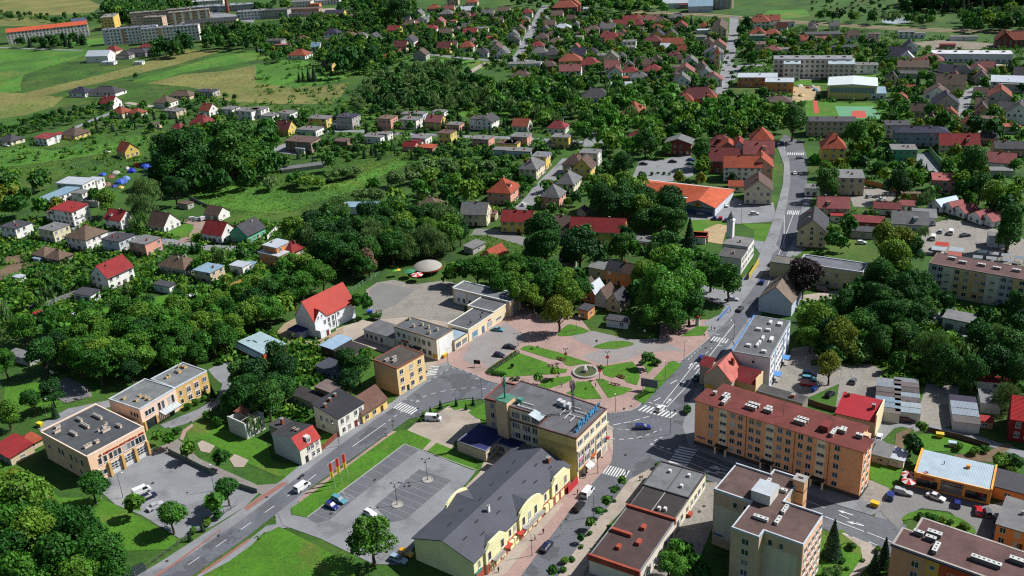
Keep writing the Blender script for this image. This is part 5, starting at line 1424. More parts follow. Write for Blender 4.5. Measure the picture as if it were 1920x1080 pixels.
for x0 in (-.1,W - .35):
 b = MB(); b.box(x0,x0 + .45,-.1,Dp + .1,4.0,4.75); b.obj("parapet",wallm((246,170,70)),B.root)
b = MB(); b.box(.35,W - .35,-.1,.25,4.15,4.5); b.obj("front_edge",wallm((246,186,120)),B.root)
for x0,x1 in ((.7,5.6),(6.3,11.2),(12.0,16.8)): 
 wall_box(B.root,"display_window",p,q,x0,x1,.7,2.9,-.05,.02,GLASS)
 for x in (x0 + .15,x1 - 1.9): wall_box(B.root,"window_sill",p,q,x,x + 1.7,.35,.7,-.3,.02,wallm((236,176,100)))
wall_box(B.root,"sign_board",p,q,6.3,11.4,2.9,3.9,-.12,.0,paintm((84,26,44))); wall_box(B.root,"sign_board",p,q,1.6,4.8,3.1,3.8,-.12,.0,paintm((206,70,40)))
B.sign("★ NAPOLEON ★",p,q,8.85,3.3,.62,FRAME,out=.16,align='CENTER',spacing=1.05)
b = MB(); b.rbox(0,0,.9,.8,0,1.0); b.obj("chimney",OW,B.roof,loc=(11.5,7.4,4.3)); b = MB(); b.tube([(0,0,0),(0,0,1)],.1); b.obj("flue",BLACKM,B.roof,loc=(6.0,6.6,4.3)); b = MB(); b.lathe([(.01,0),(.5,.1),(.55,.2)],12); b.obj("satellite_dish",mat("red_dish",S(190,120,110),.5),B.roof,loc=(2.6,.7,4.4))
houses(A3,"beside the orange corner shop","1840 580 8 8 3.4 F 0 -35 o d shed")
houses(A3,"at the lower right picture edge","1905 800 9 12 5.5 F 0 -37 o g house")
houses(A3,"on the lawn behind the orange block","1082 370 3 6 2.3 F 0 -35 L g shed\n1125 395 4 5.5 2.5 M .4 -35 g g shed\n1208 415 4.2 5.5 2.4 F 0 -35 w l shed")
B = Bld("apartment_block","grey and ochre four-storey apartment block with brown roof behind the tall trees","apartment block",PX,(1742,493),(1925,525),(1760,474),11.5)
W,Dp = 46,B.d
B.walls([(0,0),(W,0),(W,Dp),(0,Dp)],11.4,wallm((198,192,190))); B.flat([(0,0),(W,0),(W,Dp),(0,Dp)],11.4,feltm((110,82,80)),.15,feltm((140,120,110)),t=.3)
for x0,x1,c in ((5,8.4,(224,216,190)),(8.4,14,(216,186,130)),(14,19,(214,176,120)),(19,23,(224,216,190)),(27,33,(216,186,130))): wall_box(B.root,"wall_panel",(0,0),(W,0),x0,x1,.5,11.1,-.05,.02,wallm(c))
B.grid((0,-.05),(W,-.05),(2,4,9.6,12.6,16,18.2,24.4,26.6,30,33),(1.3,4.0,6.7,9.3),1.4,1.4,2); B.grid((0,-.05),(W,-.05),(6.4,21),(2.6,5.3,8),1.4,.6,2)
B.capm = MATS["chimney_cap_white"]
for x,y in ((6,7),(10,5),(16,5.6),(21,5),(27,6)): B.chimney(x,y,11.5,2.4,.8,.8,wallm((150,140,136)))
B = Bld("supermarket","supermarket with broad orange-red roof and blue-trimmed glass entrance","supermarket",B3,(1290,715),(1520,745),(1575,600),5.0,ang=-31)
W = 14.4; Dp = 26
P = [(-6,6.5),(0,6.5),(0,0),(W,0),(W,Dp),(-30,Dp),(-30,12),(-6,12)]
LW = wallm((196,200,206))
B.walls(P,4.6,LW)
RO = roofm((226,106,64))
xc = W / 2
b = MB()
b.poly([(W + .8,-1.2,4.3),(W + .8,Dp + .6,4.3),(xc,Dp * .55,8.4),(xc,-1.2,7.2)])
b.poly([(-.8,-1.2,4.3),(xc,-1.2,7.2),(xc,Dp * .55,8.4),(-.8,8,4.9)])
b.poly([(-.8,8,4.9),(xc,Dp * .55,8.4),(-30.6,Dp * .62,6.6),(-30.6,11,4.4),(-6.6,8.0,4.4)])
b.poly([(W + .8,Dp + .6,4.3),(-30.6,Dp + .6,4.3),(-30.6,Dp * .62,6.6),(xc,Dp * .55,8.4)])
b.poly([(-.8,-1.2,4.2),(W + .8,-1.2,4.2),(xc,-1.2,7.1)])
B.roof = b.obj("roof",RO,B.root)
b = MB(); b.poly([(-.4,-1.25,4.2),(W + .4,-1.25,4.2),(xc,-1.25,6.9)]); b.obj("front_gable",wallm((160,170,184)),B.root)
wall_box(B.root,"glass_entrance",(0,0),(W,0),.6,W - .6,.2,3.8,-.06,.02,mat("blue_glass",(.03,.06,.16),.15,.1,spec=.6))
wall_box(B.root,"yellow_sign",(0,-1.25),(W,-1.25),5.6,8.0,4.2,6.0,-.2,0,paintm((232,204,40))); wall_box(B.root,"blue_sign_frame",(0,-1.25),(W,-1.25),5.4,8.2,4.0,6.2,-.12,0,paintm((40,60,140)))
b = MB(); b.lathe([(.01,0),(.75,0),(.75,.05),(.5,.05),(.5,.02)],16); b.obj("sign_ring",paintm((210,40,50)),B.root,loc=(6.8,-1.46,5.1),rx=math.pi / 2)
b = MB(); b.box(W + .02,W + .1,0,Dp,.2,4.2); b.obj("side_glazing",wallm((206,212,222)),B.root)
B = Bld("shop_house","white three-part house with grey roofs and billboards along the main street","house",A6,(330,250),(400,130),(215,170),7.0,ang=62)
W = 20
B.walls([(0,0),(10,0),(10,9),(0,9)],6.6,wallm((226,222,210))); B.flat([(0,0),(10,0),(10,9),(0,9)],6.6,feltm((96,92,92)),.1,t=.2)
B.walls([(10.02,0),(20,0),(20,10),(10.02,10)],7.6,wallm((230,228,220)),name="upper_wall"); B.flat([(10.02,0),(20,0),(20,10),(10.02,10)],7.6,feltm((140,138,136)),.1,t=.2,name="upper_roof")
b = MB(); b.box(17,20,8,10.4,0,15); b.obj("tower",wallm((232,230,226)),B.root); b = MB(); b.lathe([(1.9,15),(1.2,15.6),(1.0,16.4),(.1,18.4)],8,cx=18.5,cy=9.2); b.obj("tower_cap",STEEL,B.root)
B.grid((0,0),(20,0),(1.6,4,6.4,8.6,12,14.4,17,18.8),(1.2,4.2),1.1,1.4,2)
b = MB(); b.box(-4,12,-4.2,-4.0,.6,2.6); b.obj("yellow_hoarding",paintm((236,206,70)),B.root)
B.chimney(4,4,6.7,.7,.7,1.0,CONC); B.chimney(14,4,7.7,.7,.7,1.0,CONC)
B = Bld("office_building","pale green-yellow two-storey building with stepped grey roof behind the copper beech","office building",A6,(790,300),(950,330),(830,235),8.0,ang=-31)
P = [(-9,0),(14,0),(14,9),(-9,9)]
B.walls(P,7.8,wallm((222,216,164))); B.flat(P,7.8,feltm((120,122,130)),.4,MATS["white_coping"])
B.walls([(-20,2),(-9.02,2),(-9.02,9),(-20,9)],6,wallm((200,192,150)),name="side_wall"); B.flat([(-20,2),(-9.02,2),(-9.02,9),(-20,9)],6,feltm((124,120,112)),.2,name="side_roof")
B.grid((-9,0),(14,0),(3,6.4,11,14),(1.0,4.4),1.2,1.6,2); B.door((-9,0),(14,0),17.5,1.8,2.6,DARK)
B = Bld("house","pale house with big brown saddle roof and blank gable by the road","house",A6,(428,470),(625,520),(560,370),5.5,ang=-31)
wl,rf = gable_mesh(14,11.5,5.0,5.2,.3)
wl.obj("wall",wallm((196,206,220)),B.root,loc=(5.8,7,0),rz=math.pi / 2); rf.obj("roof",roofm((146,128,112)),B.root,loc=(5.8,7,0),rz=math.pi / 2); B.block([(0,0),(12,0),(12,14),(0,14)])
# ------------------------------------------------------------------ houses of the town, quarter by quarter
houses(B1,"on the lane below the scrap yard","""
130 925 11 9 5.5 F 0 -29 w d
415 945 10 9 6 F 0 -29 c g
650 965 13 12 6 H 4 -29 w h
895 1025 11 9 6 F 0 -29 L d
1095 1045 10 9 6 F 0 -29 p g
345 1090 8 8 3 H 2.5 -29 n h
535 805 15 10 7.5 M .8 -29 w r
415 820 5 6 5.5 M .5 -29 w n
590 850 5 5 3.6 F 0 -29 w g
900 835 11 9 5 G 3.4 -29 w r
1222 852 11 10 3.2 G 5 -29 w n
1640 925 12 9.5 4 G 4.6 -29 w r
1855 925 12 10 4.2 G 4 61 G d
1395 738 6.5 4 2.6 F 0 -29 g n shed
1625 790 9 7.5 3 G 3 -29 w n garage
""")
houses(B1,"at the workshop beside the scrap yard","""
575 600 17 9 6.5 M .6 -20 w l workshop
450 680 9 19 4.6 M .8 -29 w u workshop
715 575 8 6 5 F 0 -20 w l workshop
612 672 7 6 5 F 0 -20 w g workshop
700 715 10 5 3 M .5 -20 g g shed
""")
houses(B1,"on the green slope left of the poplars","""
955 318 10 9 4 G 4.4 -42 y t
82 240 13 10 3 H 2.8 -29 c d
350 245 12 9 4.4 M .8 -29 w r
560 190 14 12 3 H 3.6 -29 y n
445 220 6 6 3.4 F 0 -29 L r garage
910 35 11 9 4 H 3.6 -29 c t
1030 40 10 8 3 H 2.6 -29 c t
1310 48 13 9 5 F 0 -29 b g
1160 142 8 5 3 F 0 -29 b n shed
1345 152 8 6.5 2.8 H 2.8 -29 w r
1520 105 13 11 4 H 4.4 -29 o r
1565 18 9 9 4 G 4 -29 w t
1860 55 14 10 6 F 0 -25 w g
1730 30 10 9 4 F 0 -25 w s shed
""".replace(" s shed"," g"))
houses(C1,"on the far edge of the meadow","""
755 418 22 14 6 G 4 -10 w l barn
850 372 13 10 4 H 4 -20 c r
940 410 13 9 4 H 3 -15 g d
1030 390 24 11 4 H 3 -15 g d
1105 352 14 8 4 H 2.6 -15 w r
820 472 12 6 2.6 F 0 -10 w l shed
1045 472 8 5 2.6 F 0 -10 w l shed
610 685 16 11 3.4 H 3.2 -20 w b
800 678 26 13 3 H 3.4 -20 w d
830 762 11 10 4 G 4.4 -20 w r
1240 758 13 11 4 H 3.6 -20 w h
1370 706 18 9 3 H 3 -20 b h
1560 700 15 9 4.5 F 0 -20 g b
""")
houses(C2,"between the allotments and the hedge row","""
330 400 17 13 3.6 H 4.2 -20 w t
545 492 10 9 4 G 4 -20 y n
350 292 11 9 3.4 H 2.6 -15 w k
150 322 16 11 6 F 0 -15 g d
455 345 9 8 3.5 G 3.4 -15 w u
575 250 14 11 6 H 4 -15 w b
700 262 12 10 4.5 H 4 -15 b n
790 268 12 9 4 H 3.4 -15 w g
890 280 11 10 4 G 4.4 70 w d
200 345 14 7 3 F 0 -15 n k shed
535 305 7 6 3 F 0 -15 b n shed
""")
houses(C2,"around the top of the old brick wall","""
1040 228 13 10 5.5 G 3.6 -15 y r
1090 344 12 10 4.5 G 4.6 -15 b m
1160 302 13 10 4.5 G 4.6 75 w d
1240 405 10 11 4.6 G 4.4 75 g n barn
1245 325 10 9 4 H 3.4 -15 n m
1415 352 12 10 4.5 G 4.6 -15 y m
1585 342 13 11 4 H 4.4 -15 w t
1810 362 11 10 5 G 4.6 75 c n
1855 388 11 9 4 G 4.4 75 w g
1700 388 11 9 4 H 3.4 -15 w d
1610 240 13 9 4 G 3.4 -10 c r
1690 228 14 9 5 F 0 -10 w g
1725 290 15 8 3 F 0 -10 n r shed
1430 244 12 9 4.5 G 3.6 -10 c h
""")
houses(C2,"at the top of the far left street","""
1120 150 11 10 4.5 G 4.2 -10 g b
1150 185 11 10 5 G 4 -10 w h
1185 180 10 9 4.5 H 4 -10 c k
1225 108 14 9 6 G 4 80 g g
1245 158 9 13 6 G 3.4 80 w g
1310 210 14 10 3.6 H 3 -10 w r
1380 168 13 10 5.5 G 4 80 p k
1430 105 15 12 6 H 4 -10 b g
1450 68 12 9 5 G 4 -10 y k
1570 72 19 11 3.5 G 3.6 -10 w l
1560 108 13 10 4 H 4 -10 b n
1740 102 13 10 4.5 G 4 -10 c g
1500 195 12 7 3 F 0 -10 w u shed
1335 60 14 10 4 H 3.6 -10 n t
1620 15 14 10 4 H 3 -10 c t
1860 80 13 10 4.5 G 3.6 -10 b h
1480 15 13 9 6 F 0 -10 b g
""")
houses(C2,"in the workshop yards behind the allotments","""
60 105 60 13 9 F 0 -8 g d apartment_block
345 30 26 13 7 F 0 -8 w g workshop
360 78 40 14 5 F 0 -8 n n workshop
400 110 46 9 3.5 F 0 -8 b b workshop
545 12 30 12 5 F 0 -8 w l workshop
595 98 22 11 4 G 3 -8 y b workshop
440 40 14 9 4 F 0 -8 o t workshop
700 125 30 7 3 F 0 -8 b h shed
""")
houses(B2,"along the long garden street","""
225 155 9.5 9 4 G 4.6 -25 y m
490 110 14 9 5.6 F 0 -25 y g
410 185 14 9 4 F 0 -25 w g
695 110 12 10 7.6 F 0 -25 g b
630 130 6 7 4 F 0 -25 w g
990 120 9.5 9 7.2 F 0 -25 p h
1030 130 5 8 4 F 0 -25 w g
1165 120 12 9 5.6 F 0 -25 w g
1350 112 11 9 5 G 3.2 -25 y k
1495 150 9 7 4 F 0 -25 p g
1680 120 10 9 6.6 F 0 -25 w d
1740 110 11 10 5.4 G 3 65 w d
110 80 10 9 4 F 0 -25 w g
30 45 9 9 6 F 0 -25 w g
235 62 11 9 4 F 0 -25 w g
355 280 18 10 6 M .6 -25 n n
345 325 6 4 3 F 0 -25 w l shed
655 268 9 6 3 M .4 -25 n n shed
890 238 13 8 3.8 F 0 -25 w g
975 222 6 6 4.4 F 0 -25 w g
1240 250 10 8 4.2 F 0 -25 w g
1220 272 7 5 3 F 0 -25 w r shed
1290 315 9 6 3 M .4 -25 n t shed
1435 228 8.5 8 6.4 F 0 -25 y n
1705 258 10.5 8 4.4 F 0 -25 p g
1885 290 10 7 4 F 0 -20 y n
1870 335 13 6 3 F 0 -20 L g shed
1140 70 7 6 4 F 0 -25 w g
1220 68 10 7 4 F 0 -25 L g
1380 48 9 6 3 F 0 -25 w g shed
355 450 24 5 2 G .9 15 g g greenhouse
1310 735 13 11 3.6 H 4.2 -20 c h
815 762 18 6 3.6 M .4 -10 w u shed
700 755 6 5 3 F 0 -10 w l shed
1650 795 12 9.5 6 G 4 -14 c g
1770 820 4.5 5 3.4 F 0 -14 b n
1160 295 8 5 3 G 2 -25 p r shed
""")
houses(B3,"along the steep street of old gabled houses","""
-60 620 13 12 6.4 H 5 66 p t
150 450 13 9.5 6 H 4.2 67 c g
222 408 9 8 7.4 F 0 67 y g
310 660 9.5 9 6.2 H 4.8 67 p g
425 560 12 9 6.2 H 4.4 67 c g
470 420 10 10 6 H 4.6 67 b n
545 450 9 9 6.2 G 4.6 67 y n
588 385 10 8 7.4 F 0 -20 w g
""")
houses(B3,"at the end of the garden street","""
75 130 10 9 3.4 G 3.6 -20 w t
345 145 11 9 3.6 H 3.4 -20 w r
70 250 10 9 6 F 0 -20 p g
5 292 8 8 4 F 0 -20 y n
65 345 14 7 3.6 F 0 -20 L g
375 258 10 8 6.4 F 0 -20 y g
300 285 5 6 3 F 0 -20 b g shed
920 30 14 12 5.6 H 5.4 60 o t
925 225 8 8 4 H 3 -15 n m
1255 285 10 14 6.5 G 2.4 70 B g workshop
""")
houses(B3,"in front of the wooded slope by the supermarket","""
50 850 14 9 5.6 G 3.6 -16 y r
395 895 9 9 6 G 3.2 -16 b n
650 920 23 9.5 6.2 G 4.4 -16 v r
1010 1030 9 8 4 F 0 -20 c g garage
1385 985 8 5 3 F 0 -20 w r shed
530 780 4 4 2.6 G 1.4 60 g d shed
""")
houses(B3,"in the red-roofed terrace by the main street","""
1565 285 12 10 7 H 4.4 -14 B m
1590 390 15 12 6.4 G 5 -14 B m
1700 320 11 10 7.4 G 4.4 76 w r
1850 345 15 11 7.4 G 5.4 -14 b k
1730 455 18 11 7.4 G 4 -14 w t
1865 440 13 11 7 G 4.6 76 p t
1870 235 15 12 6 H 6 76 B t
1845 610 14 12 7 G 4.4 76 c n
1690 590 8 6 3 G 1.8 -14 c t shed
1620 330 9 12 7 G 4.4 76 n t
""")
houses(B4,"beside the main street bend","""
485 300 12 11.5 8.5 H 6.4 77 y t
470 150 26 11 8.5 F 0 -14 b d
960 175 12 10 7.6 F 0 -14 c d
1140 215 26 10 8 H 2 -14 s b
1010 350 12 10 6.4 F 0 -14 G g
1425 270 19 10 5 G 4.6 -14 b r
1300 240 10 7 3.6 F 0 -14 o t
615 570 11 13 8.4 F 0 -14 b g
485 745 13 9 5 G 3.6 -14 b k
335 900 17 11 7.4 G 4.6 70 b d
325 630 6 6 4 F 0 -14 w g
1320 580 10.5 9 6.6 M .6 -20 p k
""")
houses(B4,"around the market yard","""
1325 725 11 8 3 G 2.2 20 w u
1400 750 8 7 3 G 2.2 20 w k
1480 775 8 7 3 G 2.2 20 w k
1605 820 8 7 3 G 2.2 20 w k
1690 838 8 7 3 G 2.2 20 w k
890 760 11 7 3.4 G 1.6 -20 w m
1040 738 6 5 3 G 1.4 -20 w k
1060 850 14 11 4 G 3.6 -20 L g
1170 830 9 9 3.6 M .6 -20 L g
745 870 13 7 3 M .4 -20 B m shed
715 945 10 6 3 F 0 -20 g d shed
1745 400 13 10 4 G 3.6 -30 w k
1850 310 20 9 4.4 G 2.4 -14 n d
1740 490 10 6 3 F 0 -14 g g shed
1715 1000 6.5 5 4.6 F 0 -20 L g shed
1070 670 8 2.5 3 F 0 -14 o h shed
""")
houses(C3,"along the far tree-lined street","""
115 95 11 10 5 H 4 -10 w r
90 145 11 10 4.5 H 4 -10 p g
92 178 10 9 4.5 H 4 -10 w t
60 220 10 10 4.5 G 4 80 g n
12 262 10 10 4.5 G 4 80 w g
20 300 10 10 4.5 G 4 80 g d
285 182 11 9 4.5 G 4 -10 w h
250 225 10 9 4.5 G 4 80 g n
225 282 12 10 4.5 H 4 -10 b n
300 262 12 10 4 H 3.6 -10 g n
330 312 12 9 4 H 3.4 -10 b h
190 342 12 10 4.5 H 4 -10 w r
208 392 13 10 5 H 4 -10 L g
312 402 13 11 4.5 H 4 -10 g d
380 205 15 10 4 H 3.4 -10 w l
400 50 26 15 7 H 6 -10 B t
470 40 14 12 7 G 5 80 B t
565 82 8 9 6 F 0 -10 w l
340 112 12 10 4.5 G 4 -10 b h
""")
houses(C3,"in the villa quarter above the wood","""
100 490 25 9 4 F 0 -10 w g
72 565 14 11 4 H 4 -10 n n
275 488 12 10 4.5 H 4 -10 B n
440 455 17 13 7 H 4.6 -10 y t
580 475 15 12 5 H 5 -10 c r
440 530 16 10 5.5 G 4 -10 w k
500 405 12 11 5 G 5 -10 b b
745 440 11 11 7 G 4.6 80 c g
755 500 11 10 5 G 4.4 -10 w k
775 540 9 10 5 G 4.4 80 w m
890 532 10 8 3.6 H 3 -10 w r
1055 525 13 11 5 H 4 -10 w r
950 575 12 8 4 H 3 -10 w g
630 710 20 14 4 H 5 -10 L d
820 650 14 8 4 M .6 -10 w l
885 595 12 6 3 F 0 -10 o t
690 430 10 9 4.5 F 0 -10 b g
""")
houses(C3,"in the garden quarter before the railway","""
540 242 13 10 4 H 3.6 -12 b n
610 218 12 10 4.5 H 3.6 -12 b h
720 208 14 10 4.5 G 4 -12 w g
740 275 15 10 4.5 H 4 -12 c r
805 272 10 9 4 H 3.6 -12 c m
820 182 15 10 4.5 G 4 -12 w r
885 150 13 10 4.5 G 4 -12 w r
930 140 13 10 5 H 4.4 -12 c t
945 180 11 9 4.5 H 4 -12 b r
1035 150 17 11 4.5 G 4.2 -12 w k
1115 155 12 10 4 H 3.6 -12 b n
1090 262 14 12 5 G 5 78 y b
1055 300 15 12 4.5 H 4.6 -12 n m
1195 262 14 11 5 G 5 78 y d
1205 325 17 11 4.5 G 4.6 -12 b t
1150 352 8 8 3.4 G 2.6 -12 w l
882 335 11 9 6.4 F 0 -12 w g
1270 198 14 11 5 G 4 78 b r
1240 128 15 9 4 H 3 -12 g g
1340 460 15 10 4 G 4 78 L s
1300 527 15 13 4 G 4.6 78 b k
1275 600 12 11 5 G 4.6 78 w g
1430 235 12 7 3 F 0 -12 w l shed
700 295 10 7 4 F 0 -12 g d
1085 205 10 8 4 H 3 -12 c r
1440 285 13 7 3 F 0 -12 g g shed
""".replace(" L s\n"," L g\n"))
houses(C3,"along the straight far street","""
1560 215 38 12 8 G 4.4 76 b n
1550 350 12 12 6.5 G 4.6 76 b k
1480 330 12 11 5 G 4.4 76 b n
1515 395 12 14 5.5 G 4.2 76 L g
1520 435 12 9 5 G 4.2 76 L d
1450 550 13 11 4.5 G 4.6 76 w g
1512 592 10 12 4.5 G 4.2 76 w k
1395 712 24 13 4.6 H 6 -14 o m
1300 745 10 9 4.6 H 4.2 -14 o t
1490 740 9 9 4.6 H 4.6 -14 o t
1855 155 18 13 5.5 H 5.4 -14 w t
1840 250 13 11 6 H 5 -14 b t
1840 300 12 7 8 F 0 -14 G g
1835 365 13 13 8.6 F 0 -14 b n
1840 600 26 14 6.4 F 0 -16 o l
1415 40 24 18 6 G 5 -12 L u barn
1225 25 26 12 5 G 3 -12 w l barn
1310 45 14 8 4 F 0 -12 n r workshop
""")
houses(C4,"around the school","""
725 512 17 10 6 F 0 -17 w g
85 640 18 13 7 F 0 -17 o l
80 775 15 11 7 H 2.6 -17 n n
820 700 9 16 4 M .6 -18 w u
30 250 12 11 5 H 4 -14 w t
260 295 14 10 4 H 3.6 -14 w t
390 262 32 9 3 M .6 -14 g d shed
405 295 13 8 3.4 G 2 -14 b k
550 362 26 7 3 F 0 -14 g b shed
40 372 11 9 4 H 3 -14 b k
30 150 14 11 5 G 4 -14 w t
130 378 8 7 3 F 0 -14 w g shed
""")
houses(C4,"in the quarter right of the school","""
985 400 15 11 4 G 5.4 -20 w b
1060 350 15 11 4 G 5.4 70 w b
1045 430 9 9 4 G 4.4 70 w l
1230 442 15 12 3.6 H 3.8 -20 w k
1085 495 20 11 4.5 G 3.8 -20 b h
1135 475 9 8 4 G 3.4 -20 o t
1150 560 30 7 3 M .5 -20 g d shed
1370 530 16 9 4 G 4 -20 g b
1560 530 11 12 4.5 G 4.6 70 w k
1480 540 9 9 5 G 3.6 70 g d
1370 620 17 11 5.5 G 5.4 -25 b h
1400 600 11 9 5.5 G 4.6 65 b m
1265 700 12 14 5.5 G 4.8 65 w n
1330 760 13 14 5.5 G 5.4 70 g b
1740 715 15 12 6 G 4.4 65 g t
1790 625 18 13 5.5 M 1.4 -25 w l
1860 650 20 11 5 F 0 -25 g g
1050 665 8 6 3 G 2 -20 n t shed
1770 290 13 12 6 G 6 70 B t
1855 290 19 11 5.5 G 5 -18 B t
1345 345 11 5 3 F 0 -18 n r shed
1035 258 12 9 5 F 0 -18 w g workshop
1130 265 9 7 4 F 0 -18 w g workshop
1465 285 20 6 3 F 0 -18 w g shed
1895 560 9 9 6 G 4 -25 s d
1640 500 9 8 4 G 3.4 -25 b k
1880 840 12 12 7 G 4.6 60 w d
1270 -60 12 12 7 G 4.6 60 w d
""".replace("1270 -60 12 12 7 G 4.6 60 w d\n",""))
houses(A4,"in the allotment gardens","""
630 330 13 10 6 G 4.4 60 w r
1010 280 14 9 4 H 3.6 -29 g h
1180 340 9 8 5.2 F 0 -29 b u
1355 310 7 5 4 F 0 -29 w l shed
1410 300 4 4 3 F 0 -29 s u shed
1570 245 12 11 6.4 F 0 -35 o l
1565 225 8 8 9 F 0 -35 o l
1640 215 8 7 6.4 H 3 -35 b r
330 235 9 7 2.6 H 2.6 -29 n h
220 260 4 3 2 F 0 -29 s u shed
490 460 9 5 3 M .3 -25 w d garage
930 415 9 4 3 F 0 -29 w d shed
1110 475 8 5 2.4 G 1.2 10 w l greenhouse
230 575 5 3 2.2 F 0 -29 w r shed
460 575 5 4 2.2 F 0 -29 w l shed
110 365 4 3 2 F 0 -29 w l shed
130 810 12 4 2.6 F 0 -29 g g shed
70 370 6 5 3.0 M .4 -29 g n shed
""".replace("70 370 6 5 3.0 M .4 -29 g n shed\n",""))
houses(A1,"left of the fire station","75 370 10 7 2.6 M .8 -37 b r garage\n150 320 6 6 2.4 H 1.6 -37 b t shed")
houses(F5,"beside the big chestnut trees","""
595 220 9 6 6.2 G 2.6 -35 o d
790 260 8 6 6.2 G 2.6 -35 o n
350 200 9 5 4 M .6 -35 b g shed
160 400 5 4.5 3 G 2.6 55 c n shop
245 460 7.5 5 3.6 G 3.4 55 o l shop
400 520 7.5 5 3.6 G 3.4 55 L n shop
570 580 7.5 5.5 3.6 G 3.4 55 b d shop
140 750 4 5 3.4 F 0 -35 o d shop
570 890 7.5 4 2.8 F 0 -25 L d kiosk
""")
houses(A5,"in the gardens north of the tree belt","""
860 225 9 7 3 G 3 50 o t
750 190 8 5 2.6 M .4 50 g g shed
1275 270 6 5 4 G 2 -16 g d
1460 310 6 5 3 M .4 -20 g g shed
1715 170 9 7 4.4 F 0 -20 g g
""")
houses(A6,"near the market yard","80 135 9 5 3 F 0 -12 n t shed\n1555 610 9 7 4 F 0 -37 w g garage\n865 20 5 6 3 F 0 -14 w r shed")
# ---- far blocks of flats with their own windows
def slab(view,x,y,w,d,h,ang,wc,rc,label,stripes=None,fl=None,roof=None):
 p = G(*view(x,y),h / 2)
 R = thing("apartment_block",label,"apartment block",(p.x,p.y,0),D2R(ang))
 P = [(-w/2,-d/2),(w/2,-d/2),(w/2,d/2),(-w/2,d/2)]
 MB().prism(P,0,h).obj("wall",wallm(wc),R)
 if roof == 'G':
  _,rf = gable_mesh(w,d,h,3.0); r = rf.obj("roof",roofm(rc),R)
 else:
  r = MB().box(-w/2 - .2,w/2 + .2,-d/2 - .2,d/2 + .2,h,h + .3).obj("roof",feltm(rc),R)
  for k in range(max(2,int(w / 9))):
   MB().box(-1.2,1.2,-.4,.4,0,1).obj("chimney",CONC,r,loc=(-w/2 + (k + .5) * w / max(2,int(w / 9)),0,h + .3))
 fl = fl or max(2,round(h / 2.9))
 for i in range(int(w / 3.4)):
  for f in range(fl):
   window(R,(-w/2,-d/2),(w/2,-d/2),(i + .5) * w / int(w / 3.4),f * h / fl + .9,1.7,1.5,2,False)
 for f in range(fl):
  for s in (.3,.7):
   window(R,(w/2,-d/2),(w/2,d/2),d * s,f * h / fl + .9,1.4,1.5,2,False)
 if stripes:
  for s,c in stripes:
   wall_box(R,"wall_panel",(-w/2,-d/2),(w/2,-d/2),s * w,s * w + w * .06,.5,h - .3,-.06,.02,wallm(c))
 BLOCKED.append((p.x,p.y,w * .5,h,p.length)); BLOCKED.append((p.x + math.cos(D2R(ang)) * w * .3,p.y + math.sin(D2R(ang)) * w * .3,w * .3,h,p.length)); BLOCKED.append((p.x - math.cos(D2R(ang)) * w * .3,p.y - math.sin(D2R(ang)) * w * .3,w * .3,h,p.length))
slab(C1,365,250,80,13,12,22,(226,222,214),(226,104,66),"long white apartment block with orange roof beside the far meadow",roof='G')
slab(C1,600,190,16,40,11,24,(216,206,176),(80,86,120),"apartment block with dark blue roof end behind the orange roof block")
slab(C1,985,262,53,12,15,8,(248,246,242),(120,126,140),"white five-storey slab block, first of two at the far meadow",[(.35,(214,150,110)),(.02,(200,200,206))])
slab(C1,1285,255,56,12,15,8,(246,238,228),(124,128,140),"white five-storey slab block half hidden by a tall tree",[(.3,(214,180,120))])
slab(C1,830,165,14,30,14,8,(226,186,90),(150,146,140),"narrow tall block with ochre end wall at the far left")
slab(C1,1210,125,66,12,14,14,(190,172,150),(140,136,130),"beige slab block behind the white slab blocks")
slab(C1,1165,165,22,12,12,-6,(206,172,150),(150,140,134),"pinkish block end between the white and beige slab blocks")
slab(C1,1425,125,44,12,13,14,(196,160,128),(150,140,130),"brown and white balcony block behind the far slab blocks",[(.1,(236,232,226)),(.3,(236,232,226)),(.5,(236,232,226)),(.7,(236,232,226)),(.9,(236,232,226))])
slab(C1,1600,190,52,13,9,4,(232,216,150),(70,72,76),"cream block with dark mansard roof right of the slab blocks",roof='G')
slab(C1,1440,200,22,12,9,4,(216,222,140),(130,136,140),"lime yellow block between slab block and mansard block")
slab(C1,1890,110,30,14,9,2,(226,226,224),(140,140,146),"white block at the edge of the far factory yard")
slab(C1,1600,60,50,16,6,4,(190,186,176),(150,156,164),"long low grey factory hall at the far left skyline")
slab(C1,1780,55,46,14,7,4,(180,184,184),(160,168,178),"second grey factory hall beside the brick stack")
slab(C1,1560,25,40,12,7,4,(226,220,206),(200,200,206),"pale factory hall at the top edge left of the stack")
slab(C4,330,500,52,13,12.5,-17,(240,232,214),(150,150,156),"long cream school building with rows of tall windows")
slab(C4,178,530,11,14,11.5,-17,(226,228,230),(180,196,202),"white stair wing in front of the school")
slab(C4,545,525,17,20,11.5,-17,(206,206,206),(176,192,200),"grey school wing with pale metal roof")
slab(C4,1520,425,52,13,6,-20,(206,210,216),(226,226,232),"long white warehouse with pale low roof at the upper right",fl=1)
p = G(*C1(1710,95)); R = thing("factory_chimney","tall brick factory chimney on the far left skyline","chimney",(p.x,p.y,0))
b = MB(); b.lathe([(2.2,0),(1.7,18),(1.5,36),(1.7,36.2),(1.7,37.5),(1.2,37.5)],14); b.obj("shaft",BRICK,R)
